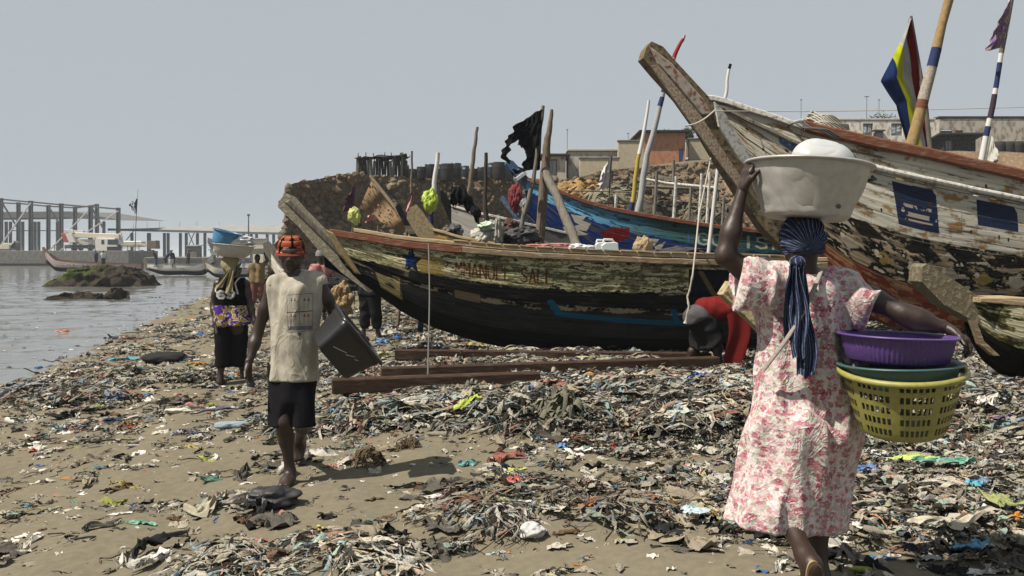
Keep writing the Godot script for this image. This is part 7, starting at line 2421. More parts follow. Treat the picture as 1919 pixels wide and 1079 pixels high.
	var f2 := pole("striped_pole", "thin pole banded blue and white with small tattered flag on the big canoe", [Vector3(8.196, 2.984, -16), Vector3(8.243, 3.265, -16), Vector3(8.729, 6.07, -16), Vector3(8.842, 6.724, -16)], [0.055, 0.05, 0.035, 0.03], white, [[0.383, 0.403, navy], [0.42, 0.47, plain(lin(0.04, 0.03, 0.04), 0.8)], [0.483, 0.536, navy], [0.556, 0.98, M.bark]], "", 2.5)
	cloth(f2, "flag", [Vector3(8.73, 6.131, -15.95), Vector3(8.6, 5.236, -15.95), Vector3(8.214, 5.128, -15.8), Vector3(8.397, 5.583, -15.85)], 14, mottled(lin(0.15, 0.085, 0.19), lin(0.11, 0.065, 0.14), 0.5, 0.9, 0.0, Vector3.ONE, lin(0.3, 0.29, 0.1)), 0.05)
	var f3 := thing("flag", "small drooping white and green flag on the big white canoe's rail", "flag", Vector3(8.329, 3.213, -15.95))
	g = Geo.new()
	g.tube([Vector3(8.264, 3.185, -15.95), Vector3(8.376, 3.707, -15.95)], [0.012, 0.01], 6)
	part("stick", g, M.grey_wood, f3)
	cloth(f3, "cloth", [Vector3(8.365, 3.695, -15.93), Vector3(8.282, 3.257, -15.93), Vector3(8.416, 3.193, -15.85), Vector3(8.416, 3.388, -15.85)], 12, mottled(lin(0.45, 0.45, 0.4), lin(0.3, 0.36, 0.18), 0.6, 0.9, 0.0), 0.04)
	# ---- poles standing among the canoes
	var half := mottled(lin(0.35, 0.27, 0.06), lin(0.28, 0.21, 0.05), 0.5, 0.8, 0.0)
	pole("painted_pole", "thin pole painted blue, yellow and white leaning behind the blue canoe", [Vector3(2.848, 2.474, -22), Vector3(3.041, 3.889, -22), Vector3(3.298, 5.329, -22)], [0.06, 0.05, 0.03], half, [[0.0, 0.14, navy], [0.55, 1.0, white]])
	pole("striped_pole", "grey pole wound with dark spiral and red tip, behind the big canoe's bow", [Vector3(2.878, 2.41, -21), Vector3(3.111, 3.907, -21), Vector3(3.443, 5.233, -21), Vector3(3.713, 6.117, -21), Vector3(3.97, 6.657, -21)], [0.08, 0.07, 0.055, 0.05, 0.03], mottled(lin(0.34, 0.34, 0.34), lin(0.2, 0.2, 0.21), 0.2, 0.8, 0.0), [[0.46, 0.5, navy], [0.53, 0.57, navy], [0.6, 0.64, navy], [0.76, 0.96, plain(lin(0.22, 0.03, 0.03), 0.8)]])
	pole("white_pole", "slim white pole with dark tip standing behind the big canoe's gunwale", [Vector3(4.108, 3.893, -18), Vector3(4.192, 4.682, -18), Vector3(4.308, 5.366, -18)], [0.04, 0.035, 0.025], white, [[0.93, 1.0, M.tar]])
	pole("stick", "thin bent pole between the barrels and the black flag", [Vector3(-1.238, 3.393, -26), Vector3(-1.117, 4.305, -26), Vector3(-0.98, 5.247, -26)], [0.07, 0.06, 0.04], M.bark)
	pole("stick", "short thin dark pole standing in the bagged canoe", [Vector3(-0.443, 1.848, -16.3), Vector3(-0.472, 2.534, -16.3), Vector3(-0.462, 3.429, -16.3)], [0.05, 0.04, 0.03], plain(lin(0.05, 0.04, 0.035), 0.9))
	var bp := pole("flag_pole", "leaning grey pole with large tattered black flag", [Vector3(0.144, 2.017, -17), Vector3(0.402, 2.971, -17), Vector3(0.581, 4.382, -17)], [0.045, 0.04, 0.03], M.grey_wood)
	# tattered flag with holes
	g = Geo.new()
	g.grid(46, 54, func(u: float, v: float):
		var hoist := Vector3(0.571, 4.322, -17).lerp(Vector3(0.522, 3.21, -17), v)
		var out: float = lerpf(0.3, 0.5, sin(v * 2.6 + 0.2)) + 0.07 * noise.get_noise_1d(v * 190.0)
		var fly := hoist + Vector3(-out * 1.45, -0.13 + 0.25 * (0.5 - v) * -0.3, 0.05)
		var p := hoist.lerp(fly, u)
		return p + Vector3(0, -0.08 * u * (1.0 - v) - 0.05 * u * u + 0.05 * rough.get_noise_2d(u * 150.0, v * 150.0), 0.07 * sin(u * 8.0 + v * 3.0) + 0.05 * noise.get_noise_2d(u * 200.0, v * 130.0)), func(u: float, v: float): return rough.get_noise_2d(u * 85.0 + 33.0, v * 85.0) > 0.36 - u * 0.06 and u > 0.15)
	part("flag", g, M.black_cloth, bp)
	pole("bamboo_pole", "pale forked pole standing beside the black flag", [Vector3(0.632, 3.177, -17.3), Vector3(0.672, 3.703, -17.3), Vector3(0.753, 4.36, -17.3)], [0.09, 0.07, 0.03], M.bark)
	pole("timber_post", "thick grey leaning post crossing the blue canoe's bow", [Vector3(1.213, 1.6, -15.9), Vector3(0.963, 2.252, -16.4), Vector3(0.625, 3.199, -17.1)], [0.085, 0.085, 0.08], M.grey_wood)
	pole("stick", "short stake before the pale blue lettered canoe", [Vector3(0.49, 1.852, -16.6), Vector3(0.519, 2.357, -16.6)], [0.03, 0.025], M.bark)
	var pp := pole("painted_pole", "white topped blue pole carrying a lime green bag", [Vector3(-1.528, 1.813, -16.6), Vector3(-1.47, 2.454, -16.6), Vector3(-1.344, 3.463, -16.6)], [0.05, 0.045, 0.035], navy, [[0.6, 1.0, white]])
	bag("lime green plastic bag tied to the white topped pole", Vector3(-1.48, 2.584, -16.5), Vector3(0.13, 0.2, 0.1), mottled(lin(0.36, 0.46, 0.05), lin(0.28, 0.38, 0.05), 0.3, 0.5, 0.3), 3.0)
	pole("stick", "thin stake with red and white rag, rising behind the tan canoe's bow", [Vector3(-1.979, 2.398, -17.5), Vector3(-1.959, 2.602, -17.5), Vector3(-1.918, 3.594, -17.5)], [0.03, 0.025, 0.02], M.bark)
	for k in [[770, 360, 774, 395, "red and white striped rag on the stake by the tan bow", lin(0.45, 0.4, 0.38), lin(0.35, 0.05, 0.04)]]:
		g = Geo.new()
		g.grid(6, 14, func(u: float, v: float): return Vector3(-1.922, 2.824, -17.45).lerp(Vector3(-1.973, 2.436, -17.45), v) + Vector3((u - 0.5) * 0.09 * (0.2 + v), 0, 0.03 * sin(u * 6.0 + v * 7.0)))
		single("rag", g, mottled(k[5], k[6], 0.3, 0.9, 0.0), k[4], "rag", Vector3(-1.973, 2.436, -17.45))
	# black sheet slumped over the white canoe's stem
	g = Geo.new()
	g.grid(40, 40, func(u: float, v: float):
		var top := Vector3(-1.168, 2.917, -17.6).lerp(Vector3(-0.921, 2.958, -17.6), minf(u * 2.0, 1.0)).lerp(Vector3(-0.588, 2.398, -17.5), maxf(u * 2.0 - 1.0, 0.0))
		var low := Vector3(-1.161, 2.561, -17.5).lerp(Vector3(-0.956, 2.582, -17.5), minf(u * 2.0, 1.0)).lerp(Vector3(-0.625, 2.21, -17.4), maxf(u * 2.0 - 1.0, 0.0))
		var p := top.lerp(low, v)
		return p + Vector3(0.05 * rough.get_noise_2d(u * 200.0, v * 200.0), 0.06 * noise.get_noise_2d(u * 220.0, v * 60.0), 0.16 * sin(v * PI) + 0.06 * sin(u * 22.0 + v * 3.0)))
	single("black_sheet", g, M.black_cloth, "black cloth sheet draped over the white and black canoe's bow", "cloth", Vector3(-0.915, 2.214, -17.5))
	# small flags before the cliff
	for k in [["dark blue and maroon flag hanging slack before the rocky cliff", [Vector3(-5.111, 4.072, -30), Vector3(-5.181, 3.108, -30), Vector3(-5.565, 2.993, -29.8), Vector3(-5.356, 3.516, -29.8)], [Vector3(-5.216, 2.617, -30), Vector3(-5.111, 4.09, -30)], mottled(lin(0.03, 0.03, 0.07), lin(0.13, 0.03, 0.03), 0.9, 0.9, 0.0)],
			["red and white crossed flag blowing before the rocky cliff", [Vector3(-4.161, 3.295, -29), Vector3(-4.195, 2.786, -29), Vector3(-4.671, 2.61, -28.8), Vector3(-4.435, 2.98, -28.8)], [Vector3(-4.297, 2.075, -29), Vector3(-4.161, 3.312, -29)], mottled(lin(0.46, 0.42, 0.42), lin(0.4, 0.08, 0.07), 0.55, 0.9, 0.0)],
			["white flag on a slanting pole before the net heaps", [Vector3(2.834, 4.487, -26), Vector3(2.758, 3.545, -26), Vector3(2.45, 3.409, -25.8), Vector3(2.511, 3.907, -25.8)], [Vector3(2.743, 2.937, -26), Vector3(2.849, 4.548, -26)], mottled(lin(0.5, 0.47, 0.46), lin(0.42, 0.39, 0.38), 0.5, 0.9, 0.0)]]:
		var t := thing("flag", k[0], "flag", k[2][0])
		g = Geo.new()
		var ft: Vector3 = k[2][0]
		g.tube([Vector3(ft.x - 0.3, 0.05, ft.z), ft, k[2][1]], [0.035, 0.03, 0.02], 6)
		part("pole", g, M.bark, t)
		cloth(t, "cloth", k[1], 20, k[3], 0.12)
	bag("lime yellow plastic bag hung on a stake before the rocky cliff", Vector3(-4.836, 2.811, -28), Vector3(0.18, 0.26, 0.15), mottled(lin(0.42, 0.44, 0.12), lin(0.33, 0.36, 0.1), 0.3, 0.5, 0.3), 9.0)
	pole("stick", "stake carrying the lime yellow bag", [Vector3(-4.853, 2.06, -28.1), Vector3(-4.853, 2.963, -28.1)], [0.03, 0.025], M.bark)
	# slanting brown net hung from a spar
	var nt := thing("fishing_net", "brown fishing net hanging from a slanting spar before the cliff", "fishing net", Vector3(-2.215, 1.911, -19))
	g = Geo.new()
	g.grid(30, 40, func(u: float, v: float):
		var a := Vector3(-2.98, 3.23, -19.5).lerp(Vector3(-1.833, 1.881, -18.5), u)
		return a + Vector3(-0.25 * v * (1.0 - u), -v * 0.55 * (1.1 - u) - 0.05 * absf(sin(u * 14.0)), 0.1 * sin(u * 13.0 + v * 2.0)), func(u: float, v: float): return rough.get_noise_2d(u * 900.0, v * 900.0) > 0.22)
	part("mesh", g, mottled(lin(0.21, 0.14, 0.08), lin(0.14, 0.095, 0.055), 0.3, 0.95, 0.0), nt)
	g = Geo.new()
	g.tube([Vector3(-3.026, 3.287, -19.5), Vector3(-1.811, 1.849, -18.5), Vector3(-0.554, 0.359, -17.4)], [0.04, 0.05, 0.055], 7)
	part("spar", g, M.bark, nt)
	for i in 7:
		var t := thing("stake", "bare wooden stake in the row behind the small canoes", "stake", Vector3(-3.009 + i * 1.35, 0.1, -24), "stakes behind the small canoes")
		g = Geo.new()
		var bx := t.position
		g.tube([bx, bx + Vector3(0.08 * sin(i * 2.0), 1.5 + 0.5 * absf(sin(i * 1.7)) + 0.5, 0)], [0.045, 0.035], 6)
		part("stake", g, M.bark, t)
	for k in [[1226, 320, 415, 0], [1262, 330, 420, 1], [1310, 325, 425, 1], [1325, 322, 430, 1], [1352, 370, 430, 0], [1290, 350, 430, 0], [1200, 350, 415, 0], [1150, 365, 405, 1]]:
		var d := 27.0
		var x: float = across_at(k[0], d)
		var t := thing("stake", "whitewashed stake standing behind the blue canoe" if k[3] else "bare grey stake standing behind the blue canoe", "stake", Vector3(x - 0.1, 0.1, -d), "whitewashed stakes behind the blue canoe" if k[3] else "grey stakes behind the blue canoe")
		g = Geo.new()
		g.tube([Vector3(x - 0.15, 0.1, -d), Vector3(x + 0.08, up_at(k[1], d), -d)], [0.055, 0.045], 7)
		part("stake", g, M.white_paint if k[3] else M.grey_wood, t)
	# white plastic chair among the nets
	var ch := thing("chair", "white plastic chair standing on the rubble slope between nets and stakes", "chair", Vector3(6.265, 4.756, -54))
	for k in [[0, 0, 0.21], [1, 0, 0.21], [0, 1, 0.2], [1, 1, 0.2]]:
		g = Geo.new()
		var b := Vector3(6.044, 4.819, -54) + Vector3(k[0] * 0.34, 0, -k[1] * 0.34)
		beam_between(g, b, b + Vector3(0.01, 0.42, 0), 0.04, 0.04)
		part("leg", g, M.white_plastic, ch)
	g = Geo.new()
	g.box(Vector3(0.42, 0.04, 0.42), xf(Vector3(6.044, 4.819, -54) + Vector3(0.17, 0.44, -0.17)), 0.012)
	part("seat", g, M.white_plastic, ch)
	for i in 5:
		g = Geo.new()
		var b := Vector3(6.044, 4.819, -54) + Vector3(0.0 + i * 0.085, 0.46, -0.36)
		beam_between(g, b, b + Vector3((i - 2) * 0.012, 0.42, -0.05), 0.035, 0.02)
		part("back_slat", g, M.white_plastic, ch)
	g = Geo.new()
	g.box(Vector3(0.44, 0.06, 0.03), xf(Vector3(6.044, 4.819, -54) + Vector3(0.17, 0.9, -0.41)), 0.01)
	part("top_rail", g, M.white_plastic, ch)
	# load in the tan canoe and the star canoe
	bag("white sack with pale green lid bundle in the tan canoe", Vector3(-0.479, 1.953, -15.9), Vector3(0.22, 0.2, 0.2), mottled(lin(0.45, 0.43, 0.38), lin(0.3, 0.28, 0.24), 0.2, 0.8, 0.4), 21.0)
	bag("grey sack slumped against the white sack in the tan canoe", Vector3(-0.272, 1.988, -15.8), Vector3(0.13, 0.24, 0.16), mottled(lin(0.34, 0.31, 0.27), lin(0.22, 0.2, 0.17), 0.2, 0.8, 0.4), 33.0)
	bag("pale green plastic sheet bundle on top of the white sack", Vector3(-0.419, 2.097, -15.75), Vector3(0.16, 0.07, 0.14), mottled(lin(0.38, 0.48, 0.36), lin(0.3, 0.4, 0.28), 0.2, 0.6, 0.3), 40.0)
	bag("black plastic bundle heaped in the tan canoe", Vector3(0.145, 1.918, -16), Vector3(0.34, 0.17, 0.25), mottled(lin(0.03, 0.03, 0.032), lin(0.015, 0.015, 0.016), 0.2, 0.6, 0.5), 51.0)
	bag("dark grey pot shaped bundle by the black stem board", Vector3(-1.024, 2.019, -16.3), Vector3(0.14, 0.13, 0.14), mottled(lin(0.06, 0.06, 0.062), lin(0.03, 0.03, 0.03), 0.2, 0.6, 0.3), 61.0)
	bag("brown net bundle beside the pale blue canoe", Vector3(0.005, 2.111, -17.5), Vector3(0.2, 0.16, 0.2), mottled(lin(0.09, 0.05, 0.045), lin(0.05, 0.03, 0.03), 0.2, 0.9, 0.5), 71.0)
	bag("red plastic bundle hung by the blue canoe's bow", Vector3(0.079, 2.895, -20.9), Vector3(0.15, 0.3, 0.14), mottled(lin(0.24, 0.04, 0.03), lin(0.1, 0.04, 0.06), 0.4, 0.7, 0.5), 81.0)
	bag("grey carrier bag hung under the blue canoe's bow", Vector3(0.314, 2.692, -20.3), Vector3(0.12, 0.18, 0.12), mottled(lin(0.22, 0.24, 0.25), lin(0.13, 0.14, 0.15), 0.3, 0.6, 0.5), 91.0)
	for k in [[Vector3(1.429, 1.694, -13.4), 0.1, "white plastic jerrycan with cut top standing on the star canoe's rail"], [Vector3(1.314, 1.726, -13.5), 0.07, "small white plastic jug beside the cut jerrycan on the star canoe"]]:
		var b: Vector3 = k[0]
		var s: float = k[1]
		var t := thing("jerrycan", k[2], "jerrycan", b - Vector3(0, s, 0))
		g = Geo.new()
		g.prism(PackedVector2Array([Vector2(-s * 1.2, -s), Vector2(s * 1.4, -s), Vector2(s * 1.2, s * 0.8), Vector2(s * 0.8, s), Vector2(-s * 0.7, s * 0.9), Vector2(-s * 1.25, s * 0.5)]), s * 1.6, xf(b), 0.012)
		part("body", g, M.white_plastic, t)
		g = Geo.new()
		g.tube([b + Vector3(-s * 0.9, s * 0.8, 0), b + Vector3(-s * 0.8, s * 1.35, 0), b + Vector3(s * 0.4, s * 1.3, 0), b + Vector3(s * 0.6, s * 0.9, 0)], [0.02, 0.02, 0.02, 0.02], 7)
		part("handle", g, M.white_plastic, t)
	bag("flat white plastic box lid bundle on the star canoe, by the leaning post", Vector3(1.014, 1.695, -13.5), Vector3(0.2, 0.07, 0.12), M.white_plastic, 14.0)
	bag("turquoise net bundle under the white jerrycan on the star canoe", Vector3(1.388, 1.6, -13.3), Vector3(0.4, 0.06, 0.16), mottled(lin(0.1, 0.3, 0.33), lin(0.06, 0.2, 0.22), 0.2, 0.8, 0.6), 17.0)
	bag("pink plastic sheet folded along the tan canoe's side", Vector3(0.626, 1.724, -15.2), Vector3(0.42, 0.07, 0.12), mottled(lin(0.4, 0.17, 0.16), lin(0.3, 0.13, 0.12), 0.3, 0.7, 0.3), 19.0)
	bag("hewn pale wooden float standing behind the star canoe's rail", Vector3(1.951, 1.695, -13.6), Vector3(0.13, 0.18, 0.1), M.pale_wood, 26.0, "float")
	bag("grey tarpaulin heap behind the star canoe's rail, before the blue canoe", Vector3(2.495, 1.584, -13.75), Vector3(0.5, 0.12, 0.28), mottled(lin(0.06, 0.06, 0.065), lin(0.035, 0.035, 0.04), 0.3, 0.8, 0.6), 28.0, "tarpaulin")
	bag("ochre and white crumpled sack on the ground behind the walking man", Vector3(-2.801, 0.829, -15), Vector3(0.2, 0.28, 0.18), mottled(lin(0.28, 0.17, 0.05), lin(0.12, 0.08, 0.04), 0.2, 0.8, 0.5, Vector3.ONE, lin(0.42, 0.4, 0.34)), 36.0)
	bag("long dark tarpaulin bundle on the ground beyond the star canoe's bow", Vector3(-4.108, 0.88, -22), Vector3(0.6, 0.2, 0.3), mottled(lin(0.03, 0.03, 0.032), lin(0.02, 0.02, 0.02), 0.3, 0.7, 0.5), 43.0, "tarpaulin")

func bag(label: String, at: Vector3, s: Vector3, m: Material, sd: float, kind := "bundle") -> MeshInstance3D:
	var g := Geo.new()
	g.grid(64, 40, func(u: float, v: float):
		var th := TAU * u
		var ph := PI * (v - 0.5)
		var d := Vector3(cos(th) * cos(ph), sin(ph), -sin(th) * cos(ph))
		var r := 1.0 + 0.3 * noise.get_noise_3dv(d * 36.0 + Vector3.ONE * sd * 10.0) + 0.16 * absf(noise.get_noise_3dv(d * 85.0 + Vector3.ONE * sd * 7.0)) + 0.1 * rough.get_noise_3dv(d * 190.0 + Vector3.ONE * sd) - 0.2 * pow(1.0 - absf(noise.get_noise_3dv(d * Vector3(60, 34, 60) + Vector3.ONE * sd * 3.0)), 4.0)
		return at + d * s * r)
	return single(kind, g, m, label, kind, at - Vector3(0, s.y, 0))

# ---------------------------------------------------------------- litter on the beach
func scrap(sd: float, lx: float, lz: float, hy: float, n := 9, twist := 0.0) -> Geo:
	# a rumpled piece of film or cloth with an uneven outline and folds along its length, resting on y = 0
	var g := Geo.new()
	var low := 1e9
	var turn := noise.get_noise_1d(sd * 91.0) * 2.0
	g.grid(n + 2, n, func(u: float, v: float):
		var p := Vector2(u * 2.0 - 1.0, v * 2.0 - 1.0)
		var a := p.angle()
		var edge := maxf(absf(p.x), absf(p.y))
		var rr := 0.82 + 0.42 * noise.get_noise_2d(cos(a) * 45.0 + sd * 53.0, sin(a) * 45.0 + sd * 37.0)
		p = p.normalized() * edge * rr * (0.85 + 0.15 * edge) if edge > 0.0 else p
		var warp := noise.get_noise_2d(p.x * 28.0 + sd * 71.0, p.y * 28.0) * 1.4
		var fold := sin((p.y + turn * p.x * 0.5 + warp) * (4.5 + 2.0 * absf(turn)) + sd)
		var bump := noise.get_noise_2d(p.x * 42.0 + sd * 19.0, p.y * 42.0 + 60.0)
		var y := (0.45 + 0.45 * fold) * (0.6 + 0.7 * bump) - edge * edge * 0.35
		var q := Vector3(p.x * lx * 0.5, y * hy, p.y * lz * 0.5)
		q += Vector3(noise.get_noise_2d(p.x * 40.0 + sd * 11.0, p.y * 40.0) * lx * 0.13, 0, noise.get_noise_2d(p.x * 40.0, p.y * 40.0 + sd * 23.0) * lz * 0.2)
		if twist > 0.0:
			var w := q.x / lx * twist
			q = Vector3(q.x, q.y + absf(sin(w * 3.0 + sd)) * hy * 0.5, q.z * (0.55 + 0.45 * absf(cos(w * 4.0 + sd))) + sin(w * 2.2 + sd * 3.0) * lz * 0.6)
		return q)
	for p in g.v: low = minf(low, p.y)
	g.shift(Vector3(0, -low * 0.7 - hy * 0.1, 0))
	return g
func wad(sd: float) -> Geo:
	var g := Geo.new()
	g.grid(14, 9, func(u: float, v: float):
		var th := TAU * u
		var ph := PI * (v - 0.5)
		var d := Vector3(cos(th) * cos(ph), sin(ph), -sin(th) * cos(ph))
		var r := 0.5 * (1.0 + 0.55 * noise.get_noise_3dv(d * 45.0 + Vector3.ONE * sd * 9.0) + 0.25 * rough.get_noise_3dv(d * 120.0 + Vector3.ONE * sd * 5.0))
		return d * Vector3(1.3, 0.55, 0.9) * r + Vector3(0, 0.12, 0))
	return g
func strand(sd: float) -> Geo:
	var g := Geo.new()
	var q := []
	var r := []
	for i in 12:
		var a := i / 11.0
		q.append(Vector3(a - 0.5 + 0.1 * sin(a * 9.0 + sd), 0.03 + 0.05 * absf(sin(a * 7.0 + sd * 2.0)), 0.22 * noise.get_noise_1d(a * 160.0 + sd * 77.0)))
		r.append(0.018 * (0.6 + 0.6 * sin(a * PI)))
	g.tube(q, r, 4)
	return g

func bottle() -> Geo:
	var g := Geo.new()
	g.lathe([Vector2(0.001, 0), Vector2(0.13, 0), Vector2(0.15, 0.03), Vector2(0.145, 0.3), Vector2(0.13, 0.36), Vector2(0.15, 0.42), Vector2(0.145, 0.68), Vector2(0.07, 0.86), Vector2(0.06, 0.95), Vector2(0.065, 1.0), Vector2(0.001, 1.0)], 12, Transform3D(Basis(Vector3(0, 0, 1), PI / 2) * Basis.from_scale(Vector3(0.75, 1, 1)), Vector3(0.5, 0.1, 0)))
	return g
func flake(sd: float) -> Geo:
	var g := Geo.new()
	g.grid(3, 3, func(u: float, v: float): return Vector3((u - 0.5) * (1.0 + 0.5 * noise.get_noise_2d(v * 90.0, sd * 40.0)), 0.05 + 0.16 * noise.get_noise_2d(u * 60.0 + sd * 33.0, v * 60.0), (v - 0.5) * (0.7 + 0.5 * noise.get_noise_2d(u * 90.0 + 50.0, sd * 40.0))))
	return g
func tangle(sd: int, strips: int, high: float, wide := 1.0) -> Geo:
	# ribbons of torn cloth and film lying over and under one another, about one metre across
	var g := Geo.new()
	var r := RandomNumberGenerator.new()
	r.seed = sd
	for k in strips:
		var a := r.randf() * TAU
		var p := Vector2(cos(a), sin(a)) * sqrt(r.randf()) * 0.42
		var h := r.randf() * TAU
		var bend := r.randfn() * 2.2
		var ln := r.randf_range(0.25, 0.75)
		var w := r.randf_range(0.02, 0.075) * wide
		var lift := r.randf()
		var ph := r.randf() * 6.0
		g.grid(10, 3, func(u: float, v: float):
			var t := (u - 0.5) * ln
			var hh := h + bend * t
			var q := p + Vector2(cos(hh), sin(hh)) * t
			var side := Vector2(-sin(hh), cos(hh))
			var roll := sin(u * 7.0 + ph) * 1.1
			var e := (v - 0.5) * 2.0 * w * (0.7 + 0.5 * sin(u * 5.0 + ph * 2.0)) * smoothstep(-0.05, 0.15, minf(u, 1.0 - u) + 0.05)
			var dome := maxf(0.0, 1.0 - q.length_squared() / 0.3)
			q += side * e * cos(roll)
			return Vector3(q.x, high * (dome * (0.35 + 0.65 * lift) + 0.12 * sin(u * 9.0 + ph)) + e * sin(roll) * 0.8 + 0.012 + absf(v - 0.5) * -w * 0.6, q.y))
		var c := [0.12, 0.45, 1.0, 1.3, 1.9, 0.8][r.randi() % 6] as float      # strips of differing cloth
		var hue: Color = [Color.WHITE, Color.WHITE, Color.WHITE, Color(1.0, 0.96, 0.88), Color(0.92, 0.98, 1.05), Color(1.0, 0.9, 0.78), Color(0.55, 0.8, 1.3), Color(1.3, 0.75, 0.65)][r.randi() % 8]
		while g.tint.size() < g.v.size():
			g.tint.push_back(Color(c, c, c * 0.97) * hue)
	return g

func cover(x: float, z: float) -> float:
	# how much of the sand is littered, 0..1, after the heaps and bare patches of the place
	var t := shore(x, z)
	var d := 0.17 + 0.14 * smoothstep(-0.1, 0.4, noise.get_noise_2d(x * 45.0, z * 70.0))
	d += clampf(mound(x, z) / 0.1, 0.0, 1.0) * 0.75
	d += 0.62 * smoothstep(-7.6, -9.5, z) * (0.42 + 0.58 * smoothstep(-2.6, -0.4, x - (z + 9.0) * 0.12))
	d += 0.5 * smoothstep(0.4, 1.6, x) * smoothstep(-4.4, -5.2, z)
	d += 0.35 * smoothstep(-0.6, 0.6, x) * smoothstep(-5.6, -7.0, z)
	d += 0.55 * smoothstep(1.9, 2.3, x) * smoothstep(-3.9, -4.7, z)
	d *= 0.55 + 0.8 * smoothstep(-0.25, 0.3, rough.get_noise_2d(x * 55.0 + 90.0, z * 55.0))
	# bare patch of sand around and beside the walker
	d *= 1.0 - 0.75 * exp(-pow((x + 0.7) / 0.95, 2) - pow((z + 6.55) / 0.55, 2))
	if t < 0.6: d *= smoothstep(-0.9, 0.6, t) * 0.9
	return clampf(d, 0.0, 1.0)

const TONES := [[0.018, 0.018, 0.018, 7], [0.04, 0.039, 0.037, 8], [0.085, 0.081, 0.074, 10], [0.15, 0.141, 0.122, 12], [0.23, 0.213, 0.178, 15], [0.32, 0.297, 0.25, 16], [0.44, 0.42, 0.375, 13], [0.62, 0.61, 0.59, 9],
	[0.05, 0.11, 0.27, 2.0], [0.1, 0.25, 0.36, 2.0], [0.14, 0.28, 0.23, 1.5], [0.3, 0.08, 0.05, 1.7], [0.36, 0.19, 0.17, 2.0], [0.42, 0.19, 0.06, 1.1], [0.28, 0.32, 0.09, 1.3], [0.38, 0.33, 0.13, 1.3], [0.15, 0.12, 0.2, 0.7], [0.11, 0.07, 0.045, 5]]
func tone() -> Color:
	var sum := 0.0
	for t in TONES: sum += t[3]
	var k := rng.randf() * sum
	for t in TONES:
		k -= t[3]
		if k <= 0.0:
			var f := rng.randf_range(0.75, 1.2)
			return Color(t[0] * f, t[1] * f, t[2] * f)
	return Color(0.1, 0.1, 0.1)

